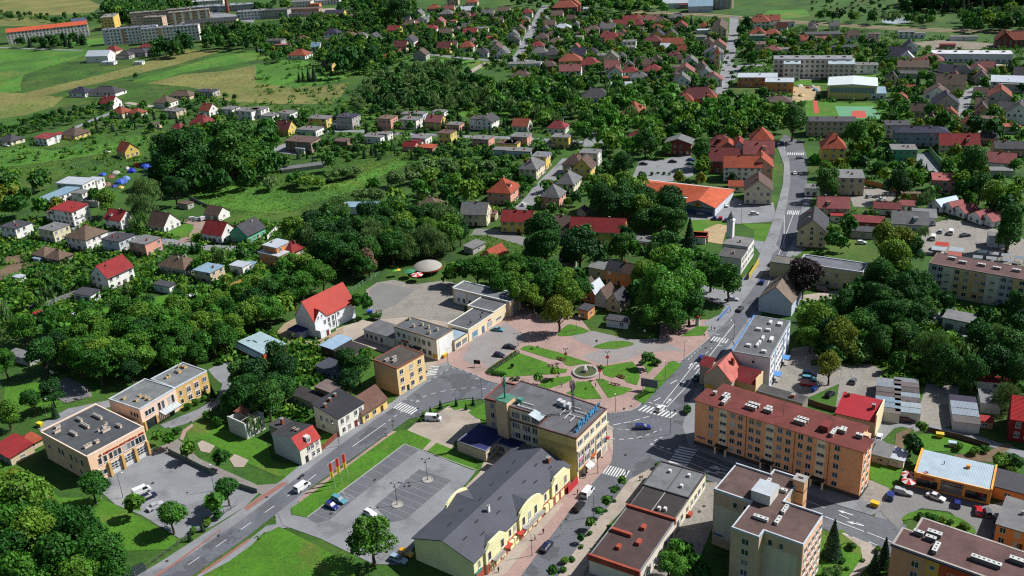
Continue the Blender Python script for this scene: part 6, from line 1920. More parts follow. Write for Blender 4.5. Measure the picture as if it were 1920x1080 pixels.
for k in range(4):
 p = G(*C3(1487 + 45 * k,62)); R = thing("grain_silo",None,"silo",(p.x,p.y,0),0,"grain silos by the railway"); later(R,"grey cylindrical grain silo by the railway")
 b = MB(); b.lathe([(5,0),(5,19)],20); b.obj("shell",metm((186,178,156)) if k % 2 else metm((170,176,186)),R,smooth=True)
 b = MB(); b.lathe([(5.2,19),(1,22.5),(.8,23.2),(.01,23.3)],20); b.obj("cone_roof",metm((190,196,204)),R)
p = G(*C4(625,745)); R = thing("sports_hall","yellow sports hall with white roof and long glazing strip","sports hall",(p.x,p.y,0),D2R(-20))
P = [(-14.5,0),(14.5,0),(14.5,24),(-14.5,24)]
MB().prism(P,0,8.6).obj("wall",wallm((232,214,130)),R)
b = MB(); b.poly([(-15,-.6,8.7),(0,-.6,9.8),(0,24.4,9.8),(-15,24.4,8.7)]); b.poly([(0,-.6,9.8),(15,-.6,8.7),(15,24.4,8.7),(0,24.4,9.8)]); b.poly([(-15,-.6,8.3),(15,-.6,8.3),(15,-.6,8.7),(0,-.6,9.8),(-15,-.6,8.7)]); b.poly([(15,-.6,8.3),(15,24.4,8.3),(15,24.4,8.7),(15,-.6,8.7)]); b.obj("roof",mat("white_membrane",S(228,238,238),.6,.05),R)
wall_box(R,"glazing_strip",P[0],P[1],1.2,27.8,4.2,7.4,-.06,.02,mat("pale_glass",S(150,170,176),.2,.1))
for k in range(14): wall_box(R,"mullion",P[0],P[1],1.2 + k * 2.04,1.35 + k * 2.04,4.2,7.4,-.12,-.05,FRAME)
b = MB(); b.box(-14.7,-14.45,.1,24,.2,8.2); b.obj("side_wall_panel",wallm((160,120,100)),R)
BLOCKED.append((p.x,p.y + 12,17,10,p.length))
a,c = G(*C2(945,465)),G(*C2(1090,405))
b = MB(); d = (c - a).length; b.box(0,d,-.3,.3,0,5.0); w = b.obj("brick_wall",mat("house_brick",S(152,82,66),.9,.2,.6,.2,4),None,loc=(a.x,a.y,0),rz=math.atan2((c - a).y,(c - a).x)); tag(w,"tall old red brick wall at the edge of the far meadow","wall")
p = G(*C3(1535,520)); R = thing("chapel_tower","slim beige tower with orange pointed cap on the straight far street","tower",(p.x,p.y,0),D2R(-14))
b = MB(); b.box(-2,2,-2,2,0,12); b.obj("shaft",wallm((214,184,120)),R); b = MB()
for i in range(4):
 c_ = [(-2.3,-2.3,12),(2.3,-2.3,12),(2.3,2.3,12),(-2.3,2.3,12)]; b.poly([c_[i],c_[(i + 1) % 4],(0,0,17)])
b.obj("cap",roofm((214,120,84)),R)
for f in (4,8): window(R,(-2,-2),(2,-2),2,f,1.2,1.8,2,False)
# ---- small houses that fill the far quarters
FR = random.Random(21)
def infill(poly,n,ang,where):
 Q = [tuple(G(*p)) for p in poly]; xs = [q[0] for q in Q]; ys = [q[1] for q in Q]
 c = t = 0
 while c < n and t < n * 60:
  t += 1
  x,y = FR.uniform(min(xs),max(xs)),FR.uniform(min(ys),max(ys))
  if not inside((x,y),Q) or any(inside((x,y),R) for R in ROADS): continue
  if any((x - b[0]) ** 2 + (y - b[1]) ** 2 < (b[2] + 9) ** 2 for b in BLOCKED): continue
  c += 1
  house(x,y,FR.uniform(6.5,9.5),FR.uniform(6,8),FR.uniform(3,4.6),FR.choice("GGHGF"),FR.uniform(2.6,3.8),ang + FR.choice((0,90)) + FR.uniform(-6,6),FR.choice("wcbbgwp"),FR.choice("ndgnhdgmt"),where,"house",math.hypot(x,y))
infill([(760,40),(960,30),(960,100),(900,110),(780,70)],10,-10,"in the far gardens left of the street")
infill([(1010,30),(1340,50),(1340,120),(1200,125),(1020,110)],20,-12,"in the far gardens before the railway")
infill([(1040,110),(1340,120),(1345,165),(1240,160),(1120,140)],12,-12,"in the gardens above the park")
infill([(1640,150),(1900,130),(1910,300),(1780,260),(1680,210)],15,-22,"in the gardens right of the sports field")
infill([(1420,40),(1640,60),(1640,108),(1440,105)],12,-14,"in the gardens behind the school")
# ------------------------------------------------------------------ vegetation
def leafm(name,c1,c2,c3,trans=.22):
 m = bpy.data.materials.new(name); m.use_nodes = True
 nt = m.node_tree; N,L = nt.nodes,nt.links
 bs = N["Principled BSDF"]; bs.inputs["Roughness"].default_value = .65; bs.inputs["Specular IOR Level"].default_value = .25
 oi = N.new("ShaderNodeObjectInfo"); at = N.new("ShaderNodeAttribute"); at.attribute_name = "tint"
 ad = N.new("ShaderNodeMath"); L.new(oi.outputs["Random"],ad.inputs[0]); L.new(at.outputs["Fac"],ad.inputs[1])
 fr = N.new("ShaderNodeMath"); fr.operation = 'FRACT'; L.new(ad.outputs[0],fr.inputs[0])
 cr = N.new("ShaderNodeValToRGB"); cr.color_ramp.interpolation = 'LINEAR'
 cr.color_ramp.elements[0].color = (*c1,1); cr.color_ramp.elements[1].color = (*c3,1)
 e = cr.color_ramp.elements.new(.5); e.color = (*c2,1)
 L.new(fr.outputs[0],cr.inputs[0])
 tc = N.new("ShaderNodeNewGeometry"); no = N.new("ShaderNodeTexNoise"); no.inputs["Scale"].default_value = .45; no.inputs["Detail"].default_value = 5
 L.new(tc.outputs["Position"],no.inputs["Vector"])
 mr = N.new("ShaderNodeMapRange"); mr.inputs[1].default_value,mr.inputs[2].default_value,mr.inputs[3].default_value,mr.inputs[4].default_value = .3,.7,.6,1.45
 L.new(no.outputs["Fac"],mr.inputs[0])
 hs = N.new("ShaderNodeHueSaturation"); L.new(cr.outputs[0],hs.inputs["Color"]); L.new(mr.outputs[0],hs.inputs["Value"])
 L.new(hs.outputs[0],bs.inputs["Base Color"])
 tr = N.new("ShaderNodeBsdfTranslucent"); L.new(hs.outputs[0],tr.inputs["Color"])
 mx = N.new("ShaderNodeMixShader"); mx.inputs[0].default_value = trans
 L.new(bs.outputs[0],mx.inputs[1]); L.new(tr.outputs[0],mx.inputs[2]); L.new(mx.outputs[0],N["Material Output"].inputs["Surface"])
 return m
KL = .74
LEAF = leafm("leaf_green",S(36,88,22,KL),S(62,116,28,KL),S(106,142,40,KL),.28)
LEAFD = leafm("leaf_dark",S(30,74,26,KL),S(44,94,30,KL),S(66,112,38,KL),.26)
WILLOW = leafm("leaf_willow",S(88,122,64,KL),S(104,134,74,KL),S(84,124,52,KL),.28)
CONIF = leafm("needle_green",S(30,62,34,KL),S(40,74,40,KL),S(52,86,58,KL),.1)
BRIGHT = leafm("leaf_bright",S(76,134,40,KL),S(86,142,44,KL),S(104,148,48,KL),.28)
AUTUMN = leafm("leaf_yellowing",S(112,132,36,KL),S(104,126,36,KL),S(134,142,44,KL),.3)
COPPER = leafm("leaf_copper",S(46,34,34,KL),S(54,38,36,KL),S(50,40,34,KL),.1)
BROWNL = leafm("leaf_brown",S(104,84,62,KL),S(112,90,66,KL),S(98,84,60,KL),.1)
BARK = mat("bark",S(96,80,66),.95,.25,2,.2,8,bump=.5,bscale=10)
def crown_arrays(seed,n,leaf,form):
 """leaf-sized faces spread through a crown of unit width and height 1 (base 0)"""
 r = np.random.default_rng(seed)
 if form == 'conifer':
  h = r.random(n) ** 1.25
  tier = np.floor(h * 9) / 9
  rad = (1 - h) * .5 * (.72 + .4 * ((h * 9) % 1 < .55)) + .015
  a = r.random(n) * 6.283
  k = np.sqrt(r.random(n)) * .5 + .5
  P = np.stack([np.cos(a) * rad * k,np.sin(a) * rad * k,h * .98 + .02 - k * rad * .15],1)
  Nn = np.stack([np.cos(a),np.sin(a),.7 + 0 * a],1)
 else:
  if form == 'broad': nl,spread = 17,.30
  elif form == 'round': nl,spread = 11,.17
  elif form == 'tall': nl,spread = 14,.2
  elif form == 'willow': nl,spread = 16,.3
  elif form == 'bush': nl,spread = 7,.24
  else: nl,spread = 12,.28
  C = np.zeros((nl,3)); Rr = np.zeros(nl)
  for i in range(nl):
   a = r.random() * 6.283 + i * 2.4; q = math.sqrt(r.random()) * spread
   zz = r.random()
   if form == 'tall': z = .15 + .72 * zz; q *= (1.1 - abs(zz - .4))
   elif form == 'bush': z = .30 + .28 * zz
   else: z = .28 + .48 * zz; q *= (1.15 - .8 * max(0,zz - .3))
   C[i] = (math.cos(a) * q,math.sin(a) * q,z)
   Rr[i] = (.23 if form in ('broad','willow') else (.3 if form == 'round' else (.26 if form == 'bush' else .19))) * r.uniform(.75,1.15)
  idx = r.choice(nl,n,p=Rr ** 2 / (Rr ** 2).sum())
  d = r.normal(size=(n,3)); d[:,2] = np.where(d[:,2] < -.4,-d[:,2] * .6,d[:,2])
  d /= np.linalg.norm(d,axis=1)[:,None]
  rr = Rr[idx] * (1 - .45 * r.random(n) ** 2.2) * (1 + .10 * r.normal(size=n))
  sq = .82 if form in ('broad','round','willow') else 1.0
  P = C[idx] + d * rr[:,None] * np.array([1,1,sq])
  dist = np.min(np.linalg.norm((P[:,None,:] - C[None]) / np.array([1,1,sq]),axis=2) / Rr[None],axis=1)
  keep = dist > .62
  P,d = P[keep],d[keep]
  n = len(P)
  Nn = d.copy()
  if form == 'willow':
   P[:,2] -= .12 * np.linalg.norm(P[:,:2],axis=1) * (r.random(n))
  P[:,2] = np.clip(P[:,2],.0,None)
 n = len(P)
 Nn = Nn + r.normal(size=(n,3)) * .55
 Nn /= np.linalg.norm(Nn,axis=1)[:,None]
 t = np.cross(Nn,r.normal(size=(n,3))); t /= np.linalg.norm(t,axis=1)[:,None]
 b = np.cross(Nn,t)
 s = leaf * r.uniform(.6,1.35,n)[:,None]
 asp = r.uniform(.6,1.0,n)[:,None]
 if form == 'willow':
  t = np.tile(np.array([0,0,1.]),(n,1)) + r.normal(size=(n,3)) * .25; asp = asp * .5; s = s * 1.3
 V = np.stack([P - t * s,P - b * s * asp,P + t * s,P + b * s * asp],1)
 return V.reshape(-1,3)
def crown_mesh(name,V,m,tint=None):
 me = bpy.data.meshes.new(name)
 n = len(V); f = n // 4
 me.vertices.add(n); me.vertices.foreach_set("co",V.astype(np.float32).ravel())
 me.loops.add(n); me.loops.foreach_set("vertex_index",np.arange(n,dtype=np.int32))
 me.polygons.add(f); me.polygons.foreach_set("loop_start",np.arange(0,n,4,dtype=np.int32))
 me.materials.append(m)
 if tint is not None:
  at = me.attributes.new("tint",'FLOAT','POINT'); at.data.foreach_set("value",tint.astype(np.float32))
 me.update(); me.validate()
 return me
def trunk_mesh(seed,th,h):
 """trunk with limbs for a tree of unit height"""
 r = random.Random(seed)
 b = MB()
 b.tube([(0,0,-.02),(.008,0,th * .5),(r.uniform(-.02,.02),r.uniform(-.02,.02),th),(r.uniform(-.03,.03),r.uniform(-.03,.03),min(.9,th + .4))],[.034,.026,.021,.006],7)
 for k in range(5):
  a = k * 1.26 + r.random(); z = th * r.uniform(.8,1.2)
  b.tube([(0,0,z),(math.cos(a) * .12,math.sin(a) * .12,z + .14),(math.cos(a) * .26,math.sin(a) * .26,z + .26)],[.015,.010,.004],5)
 return b.mesh("trunk",BARK,True)
TK = {}   # kind -> (form, leaf size relative, crown width / height, crown start, variants, material, words)
SPEC = {
 'broad': ('broad',.040,.80,.16,5,LEAF,'broadleaf tree'),
 'dark': ('broad',.040,.78,.14,4,LEAFD,'dark green broadleaf tree'),
 'round': ('round',.044,.86,.26,3,LEAF,'round-headed lime tree'),
 'tall': ('tall',.034,.50,.10,3,LEAFD,'tall poplar-like tree'),
 'willow': ('willow',.036,.95,.08,3,WILLOW,'grey-green willow'),
 'conifer': ('conifer',.040,.48,.05,3,CONIF,'dark conifer'),
 'bush': ('bush',.075,1.35,.0,4,LEAF,'green bush'),
 'wbush': ('bush',.070,1.3,.0,3,WILLOW,'grey-green bush'),
 'bright': ('broad',.038,.82,.12,2,BRIGHT,'bright green broadleaf tree'),
 'autumn': ('broad',.040,.80,.14,2,AUTUMN,'yellowing broadleaf tree'),
 'copper': ('broad',.040,.85,.14,1,COPPER,'copper beech with nearly black leaves'),
 'brown': ('tall',.036,.6,.08,1,BROWNL,'withered brown tree'),
}
NLEAF = {'conifer': 2600,'bush': 1100,'willow': 3800}
for i,(k,(form,leaf,wr,st,nv,m,words)) in enumerate(SPEC.items()):
 vs = []
 for v in range(nv):
  V = crown_arrays(100 + i * 10 + v,2 * NLEAF.get(form,3800),leaf * .7,form)
  zmax = V[:,2].max(); wmax = max(np.ptp(V[:,0]),np.ptp(V[:,1]))
  V[:,2] *= 1 / zmax; V[:,:2] *= 1 / wmax
  V = V * np.array([wr,wr,1 - st]) + np.array([0,0,st])
  cm = crown_mesh("crown",V,m)
  tm = trunk_mesh(i * 10 + v,max(.06,st + .12),1)
  lo = crown_arrays(500 + i * 10 + v,300 if form != 'bush' else 150,leaf * 3.0,form)
  zmax = lo[:,2].max(); wmax = max(np.ptp(lo[:,0]),np.ptp(lo[:,1]))
  lo[:,2] *= 1 / zmax; lo[:,:2] *= 1 / wmax
  lo = lo * np.array([wr,wr,1 - st]) + np.array([0,0,st])
  vs.append((cm,tm,lo))
 TK[k] = vs
TREES = []   # (x, y, h, kind, label, group, explicit)
TR = random.Random(5)
def tree_at(view,cx,cy,wpx,kind,label,group,wide=1.0):
 """a tree whose crown shows wpx wide around (cx, cy) in the photograph"""
 form,leaf,wr,st = SPEC[kind][:4]
 px,py = view(cx,cy)
 wpx = wpx / view.k
 h = 8.
 for _ in range(6):
  p = G(px,py,h * (st + (1 - st) * .55))
  dep = to_px(p.x,p.y,h * .6)[2]
  h = (wpx * dep / FOC) / (wr * wide)
 TREES.append((p.x,p.y,h,kind,label,group,wide))
def trees(view,label,group,rows,kind='broad'):
 for t in rows.replace('\n',';').split(';'):
  t = t.split()
  if len(t) < 3: continue
  tree_at(view,float(t[0]),float(t[1]),float(t[2]),t[3] if len(t) > 3 else kind,label,group,float(t[4]) if len(t) > 4 else 1.)
RBOX = [(min(q[0] for q in R),max(q[0] for q in R),min(q[1] for q in R),max(q[1] for q in R),R) for R in ROADS]
def on_road(x,y):
 for x0,x1,y0,y1,R in RBOX:
  if x0 < x < x1 and y0 < y < y1 and inside((x,y),R): return True
 return False
def near_house(x,y,r,h):
 for bx,by,br,bh,D in BLOCKED:
  dx,dy = x - bx,y - by
  if dx * dx + dy * dy < (br + r * .75) ** 2: return True
  dd = math.hypot(bx,by)
  ux,uy = -bx / dd,-by / dd
  al = dx * ux + dy * uy; ac = abs(dx * -uy + dy * ux)
  if 0 < al < br + h * 1.3 and ac < br * .7 + r * .5 and TR.random() < (.75 if D < 560 else .4): return True
 return False
import re
PREP = re.compile(r'\b(in|on|among|at|around|before|behind|between|along|of|right|by|across|beyond|left|above)\b.*')
def wood(view,poly,space,hr,kinds,label,group,avoid=True,prob=1.0):
 W = [view(*p) for p in poly]
 hm = sum(hr) / 2
 Q = [tuple(G(x,y,hm * .55)) for x,y in W]
 xs = [q[0] for q in Q]; ys = [q[1] for q in Q]
 y = min(ys); row = 0
 while y < max(ys):
  x = min(xs) + (space * .5 if row % 2 else 0)
  while x < max(xs):
   px,py = x + TR.uniform(-.42,.42) * space,y + TR.uniform(-.42,.42) * space
   x += space
   if TR.random() > prob or not inside((px,py),Q): continue
   k = TR.choice(kinds); h = TR.uniform(*hr)
   if SPEC[k][0] == 'bush': h *= .5
   r = h * SPEC[k][2] * .5
   if avoid:
    if on_road(px,py): continue
    if near_house(px,py,r,h): continue
   TREES.append((px,py,h,k,SPEC[k][6] + " " + PREP.search(label).group(),group,1.0))
  y += space * .87; row += 1
p = G(*A5(488,330)); BLOCKED += [(p.x,p.y,7,4,p.length),(p.x + 10,p.y + 2,5,4,p.length)]
# ---- trees one can point at
trees(A1,"round lime tree in the row along the fire station yard wall","lime trees at the fire station yard","885 290 85;945 305 95;1055 365 112;1242 410 118",'round')
trees(A1,"round tree standing at the lower edge of the fire station yard","trees at the lower edge of the fire yard","1270 585 158;1210 662 140;955 735 176;755 668 135;510 560 178",'round')
trees(A1,"big tree in the dense wood at the lower left corner","trees of the lower left wood","80 640 340;20 800 320;200 820 280;430 830 330;330 960 320;570 940 290;640 1030 220;60 930 260;210 600 220;120 1060 300;450 1060 260;-40 560 260;300 740 240;20 690 240;120 740 260;560 1060 200",'broad')
trees(A1,"yellowing tree at the edge of the lower left wood","yellowing trees of the lower left wood","90 560 200 autumn;240 690 170 autumn")
trees(A1,"drooping birch beside the roofless ruin",None,"1420 215 130 willow")
trees(A1,"tree in the thicket between the fire brigade and the old roadside houses","trees of the thicket above the ruin","1350 60 180;1500 70 210;1290 95 130;1590 20 170;1440 120 140;1380 10 180;1530 0 150;1440 -60 200;1350 -60 160;1600 -90 200;1560 -160 180;1720 -100 60",'dark')
trees(A1,"clipped bush on the planted slope below the ochre wing","bushes below the ochre wing","1060 120 55 bush;1105 95 55 bush;1145 80 45 bush;1190 30 40 conifer;1150 35 30 conifer;1000 260 60 bush;1240 200 90 bush;1170 180 80 bush;300 140 50 conifer")
trees(A1,"small pointed shrub along the fence of the fire yard","shrubs along the fire yard fence","1135 795 34 conifer;1062 850 34 conifer;1090 820 50 bush;1170 770 60 bush;1220 740 60 bush")
trees(A2,"big round maple standing alone at the car park corner",None,"165 850 275 broad")
trees(A2,"small dark columnar bush on the green island of the forecourt","columnar bushes on the forecourt island","500 142 26 conifer;556 108 28 conifer;645 98 28 conifer;740 90 28 conifer;700 122 24 conifer;470 165 40 bush;445 200 30 bush")
trees(A2,"young round street tree along the shop street","street trees of the shop street","1580 538 64;1533 596 62;1493 655 70;1450 718 56;1400 776 72;1350 862 56;1190 1045 78",'round')
trees(A2,"low bush at the foot of the street trees","bushes of the shop street","1536 656 26 bush;1488 710 26 bush;1397 838 36 bush;1348 911 34 bush;1252 990 56 bush;1298 980 42 bush;1245 1040 44 bush;1790 455 64 bush;1850 482 40 bush")
trees(A2,"bright green tree in the yard behind the maroon-roofed shops","trees behind the maroon-roofed shops","1840 1010 150 bright;1890 930 130 bright;1900 1040 140 bright")
trees(A3,"tree in the dark yard left of the beige stepped block","trees left of the beige block","15 930 110 broad;70 1000 120 broad;110 1060 120 dark;30 1040 120 broad")
trees(A3,"bush at the street corner near the orange block","bushes at the orange block corner","32 140 62 bush;105 525 72 bush")
trees(A3,"tree on the lawn behind the shop with the pale roof","trees on the lawn by the corner shop","1345 240 80 round;1290 340 120 dark;1260 400 60 bush;1700 360 60 bush;1640 370 70 bush;1560 350 60 bush")
trees(A3,"blue-green spruce in the garden beside the beige stepped block","garden conifers by the beige block","850 850 130 conifer;1140 930 100 conifer;1085 985 80 conifer")
trees(A3,"garden shrub on the lawn beside the beige stepped block","garden shrubs by the beige block","950 912 60 bush;870 1048 78 wbush;812 1062 84 wbush;900 990 42 bush;925 1035 30 bush;1100 930 50 bush;1010 990 30 bush")
trees(A3,"clipped hedge bush on the round green island","hedge bushes on the island","1345 738 52 bush;1385 742 52 bush;1425 750 54 bush;1465 762 54 bush;1505 778 50 bush;1585 800 66 bush")
trees(A3,"bush beside the path at the right picture edge","bushes at the right edge","1800 430 120 bush;1870 430 120 bush;1850 480 80 bush")
trees(A5,"huge chestnut tree by the square","chestnut trees by the square","1830 270 230 bright;1790 400 250 bright;1900 420 200 bright;1720 490 150 bright;1870 560 170 broad;1740 570 140 broad;1700 330 190 broad;1900 300 240 bright;1960 390 210 bright;1850 480 230 bright;1960 500 190 broad;1660 430 130 broad;1810 180 170 broad")
trees(A5,"yellow-green tree standing on the square by the workshop",None,"1222 540 190 autumn")
trees(A5,"dark tree in the row behind the workshop","trees behind the workshop","1150 400 180;1290 440 180;1050 400 150;960 350 170;860 330 170;760 310 160;690 310 130;630 325 110;600 345 80;1230 400 160;1340 420 150;900 400 150;1000 440 150;1100 330 190;1200 330 170;1000 300 180;1260 360 150;1330 360 130;1080 460 150;920 290 150;830 290 150",'broad')
trees(A5,"tall dark tree in front of the red-roofed long house","trees before the red-roofed long house","1120 90 230 dark;1150 170 200 dark;1340 180 220 dark;1380 110 120 dark;1090 190 170 dark;1290 240 140 dark;1440 230 120 dark;1600 120 120 dark;1650 200 110 broad;1500 190 110 willow;1580 210 90 willow;1705 190 40 conifer")
trees(A5,"withered brown tree at the edge of the wood by the round tent",None,"148 265 110 brown")
trees(A5,"tree at the corner of the cracked yard",None,"112 505 125 broad")
trees(A5,"tree in the garden behind the ochre tenement","trees behind the ochre tenement","90 860 170 dark;30 820 150 dark;40 930 140 dark;130 800 110 broad")
trees(A5,"small tree on the flower beds of the square","small trees on the square","1110 922 66 broad;1200 888 70 broad;960 855 26 copper;1725 815 90 round")
trees(A5,"bush on the lawn of the square","bushes on the square","1385 875 26 bush;1465 865 36 bush;1770 835 60 bush;1690 840 40 bush;1103 750 16 bush;1375 985 18 bush;1612 876 22 bush;1074 760 20 bush;200 580 50 bush;175 575 50 bush")
trees(A6,"tree beside the white house on the main street","trees beside the main street","160 310 190 broad;260 360 200 broad;40 90 90 conifer;100 240 120 broad",'broad')
trees(A6,"tall leafy tree behind the main street","tall trees behind the main street","680 340 1 copper;1130 140 220 autumn;1240 150 190 autumn;1290 190 160 broad;1180 240 240 broad;1120 340 200 dark;1240 420 200 dark;1330 400 190 dark;1080 460 190 dark;1170 560 190 dark;940 70 110 dark;850 150 110 broad;1350 100 90 willow;920 500 130 broad;780 590 200 broad;900 680 210 autumn;970 620 180 broad;700 600 140 broad;720 690 140 broad;840 780 120 dark;1010 780 150 wbush".replace("680 340 1 copper;",""))
trees(A6,"copper beech with nearly black leaves at the main street",None,"680 340 225 copper")
trees(A6,"yellowing tree in the car park behind the white block",None,"830 850 175 autumn")
trees(A6,"large grey-green willow in the garden right of the white block","large willows","1420 745 240 willow;1580 760 140 willow")
trees(A6,"dense tree in the dark garden at the right edge","trees of the right-hand garden","1650 640 120;1850 740 210;1900 640 170;1880 500 150;1760 830 200;1640 880 190;1880 880 200;1480 490 110;1520 860 150;1700 560 100;1480 555 60;1100 720 150;1230 680 160;1250 560 160;1320 640 100;1500 920 80;1210 820 110",'dark')
trees(A6,"very tall dark tree by the market kiosk",None,"1845 60 150 tall 1.0")
trees(B4,"big tree among the houses above the market yard","big trees above the market yard","190 85 230 dark;680 190 210 broad;820 190 160 broad;740 290 140 broad;455 550 210 dark;980 560 210 dark;1190 680 150 willow;1060 530 150 broad;700 420 130 dark;850 440 120 bush;890 600 90 dark;600 870 140 dark;500 950 140 broad;560 1010 110 broad;1540 410 260 dark;1450 540 160 broad;1700 650 220 broad;1830 640 180 broad;1830 850 200 tall;1320 90 150 dark;960 60 90 broad;1690 150 160 dark;1550 130 140 dark;1480 620 150 dark;1280 300 90 bush;1600 590 200 dark;1780 730 170 dark;1870 230 60 bush",'broad')
trees(B3,"tree screening the supermarket car park","trees at the supermarket","1430 320 190 broad;1430 440 150 broad;1260 520 110 autumn;1420 530 100 autumn;1160 310 100 broad;840 420 180 dark;1000 250 180 dark;1650 530 90 dark;1050 500 36 bush;1095 495 26 bush;1138 498 34 bush;1180 502 28 bush")
trees(B1,"great grey poplar in the clump below the scrap yard","great poplars by the scrap yard","1330 330 330 tall 1.5;1450 300 300 tall 1.5;1500 420 260 broad;1260 430 240 broad;1700 330 320 tall 1.5;1800 250 300 tall 1.5;1860 350 240 broad;1640 440 200 broad;1080 640 270 willow;1050 740 240 willow;1300 600 200 dark;1040 850 170 willow;790 690 190 broad;700 650 110 broad;1210 280 180 dark;1950 330 180 dark;1880 450 150 broad",'broad')
trees(B2,"rounded scrub bush on the wild meadow below the garden street","scrub bushes of the wild meadow","300 530 170 bush;380 560 160 bush;470 570 120 bush;560 510 130 wbush;620 500 130 wbush;690 490 130 wbush;750 480 110 wbush;880 570 120 broad;1040 540 170 wbush;1180 520 140 wbush;1330 510 180 bush;1280 450 160 wbush;1450 440 180 wbush;1600 470 150 bush;1740 450 150 wbush;1050 660 150 broad;1230 610 150 broad;900 660 150 wbush;780 660 150 wbush;620 700 120 wbush;1500 560 140 bright;1600 620 160 broad;1420 640 140 broad;1510 740 150 dark;1680 590 100 broad;990 780 110 bright;130 420 150 broad;200 400 110 dark;100 570 150 wbush;540 400 120 dark;1850 520 140 broad")
# ---- woods, gardens and hedges
wood(PX,[(0,640),(60,600),(150,590),(250,590),(330,560),(430,545),(500,515),(560,500),(612,520),(600,545),(545,580),(500,620),(440,650),(400,672),(330,680),(250,680),(170,700),(60,735),(0,745)],7.6,(10,14.5),['broad','broad','dark','broad','dark','broad','bright','broad'],"broadleaf tree in the dense belt behind the fire station","trees of the belt behind the fire station")
wood(PX,[(0,740),(60,735),(170,700),(250,682),(330,690),(260,720),(180,700),(150,720),(60,760),(0,790)],9,(7,11),['broad','dark'],"tree on the near fringe of the fire station belt","trees on the belt's near fringe")
wood(PX,[(0,470),(60,465),(150,490),(240,525),(330,500),(400,470),(470,480),(560,455),(600,485),(480,520),(380,545),(250,585),(140,585),(0,640)],9,(4.5,8.5),['broad','broad','bush','willow','dark','broad'],"small tree in the garden plots around the white gabled house","trees of the garden plots",prob=.8)
wood(PX,[(545,430),(620,395),(700,398),(770,395),(850,398),(885,440),(880,478),(840,490),(780,470),(720,480),(660,505),(600,480),(545,465)],8,(12,17),['dark','broad','dark','willow'],"tall tree in the wood around the round tent","trees of the wood by the tent",avoid=True)
wood(PX,[(1120,360),(1200,345),(1270,385),(1290,430),(1265,470),(1190,472),(1120,425)],8,(13,18),['dark','dark','broad'],"tall dark tree in the grove left of the supermarket","trees of the grove by the supermarket")
wood(PX,[(1500,590),(1600,545),(1650,480),(1740,530),(1760,570),(1740,640),(1640,660),(1560,680),(1500,650)],9,(8,13),['dark','broad','dark'],"tree in the thick garden behind the white block","trees of the garden behind the white block")
wood(PX,[(1760,640),(1920,610),(1920,740),(1820,740),(1740,715),(1660,700)],9,(8,13),['dark','broad','willow'],"tree in the shady garden above the garages","trees of the garden above the garages")
wood(PX,[(270,300),(330,255),(420,235),(510,245),(520,310),(450,335),(390,350),(300,345)],11,(12,16),['dark','tall','broad'],"tree in the poplar clump at the meadow","trees of the poplar clump")
wood(PX,[(0,330),(60,325),(110,350),(120,395),(80,415),(0,415)],9,(10,13),['broad','dark','autumn'],"tree in the clump left of the workshop roofs","trees left of the workshop")
wood(PX,[(648,185),(700,140),(760,122),(860,115),(900,145),(905,190),(820,205),(700,208)],7.5,(7,12),['willow','wbush','wbush','wbush','dark'],"grey-green willow in the thicket at the end of the meadow","willows of the meadow thicket")
wood(PX,[(900,160),(960,150),(1100,155),(1180,165),(1240,190),(1265,250),(1200,290),(1130,270),(1060,235),(960,215),(900,200)],10,(9,14),['dark','broad','broad','willow','bright'],"tree in the wide wood between villas and garden street","trees of the middle wood")
wood(PX,[(1230,165),(1340,180),(1440,175),(1510,200),(1470,240),(1380,252),(1290,252),(1240,220)],9,(9,13),['broad','bright','dark','broad'],"tree in the park above the red-roofed terrace","trees of the park above the terrace")
wood(PX,[(760,300),(900,300),(965,335),(900,355),(860,385),(780,375)],6.2,(5,9),['wbush','bush','wbush','broad','bush','willow'],"shrubby tree in the wild scrub below the garden street","scrub trees below the garden street")
wood(PX,[(900,290),(1000,270),(1130,290),(1230,300),(1210,345),(1110,345),(1080,400),(960,390),(880,330)],7,(5,9),['broad','dark','bush','bush'],"garden tree among the old gabled houses","garden trees of the gabled houses")
wood(PX,[(540,255),(700,262),(900,268),(1060,280),(900,300),(700,290),(560,300)],6.2,(3.5,7),['broad','bush','conifer','dark'],"garden tree along the long garden street","garden trees of the long street")
wood(PX,[(500,215),(640,205),(800,210),(960,222),(960,250),(800,250),(640,245),(500,250)],9,(4,8),['broad','bush','conifer','dark'],"garden tree behind the long garden street","garden trees behind the long street")
wood(PX,[(0,240),(60,215),(150,200),(215,178),(240,195),(140,225),(40,250),(0,262)],7,(4,7),['dark','bush','broad'],"tree in the hedge row at the edge of the dry field","hedge row trees at the dry field")
wood(PX,[(140,220),(260,190),(420,170),(470,200),(440,240),(300,240),(160,245)],10,(4,8),['broad','bush','dark','conifer'],"garden tree between the far houses at the meadow","garden trees at the meadow")
wood(PX,[(60,245),(220,235),(300,260),(300,290),(180,320),(60,330)],15,(3,6),['wbush','bush'],"lone bush on the rough meadow","bushes on the rough meadow")
wood(PX,[(0,430),(120,425),(300,440),(430,460),(560,440),(560,470),(400,480),(200,470),(0,470)],9,(3,5.5),['broad','bush','bush','conifer'],"garden tree on the lane below the scrap yard","garden trees of the lower lane")
wood(PX,[(640,60),(700,75),(760,100),(720,130),(600,130),(590,100)],10,(7,11),['dark','broad'],"tree in the grove beyond the meadow houses","trees of the far grove")
wood(PX,[(480,55),(700,20),(960,18),(1200,30),(1340,40),(1350,180),(1200,165),(1000,150),(900,110),(700,85),(480,100)],8.6,(5,9.5),['broad','dark','broad','broad','bright','dark','autumn','broad','conifer'],"garden tree among the far houses","garden trees of the far town")
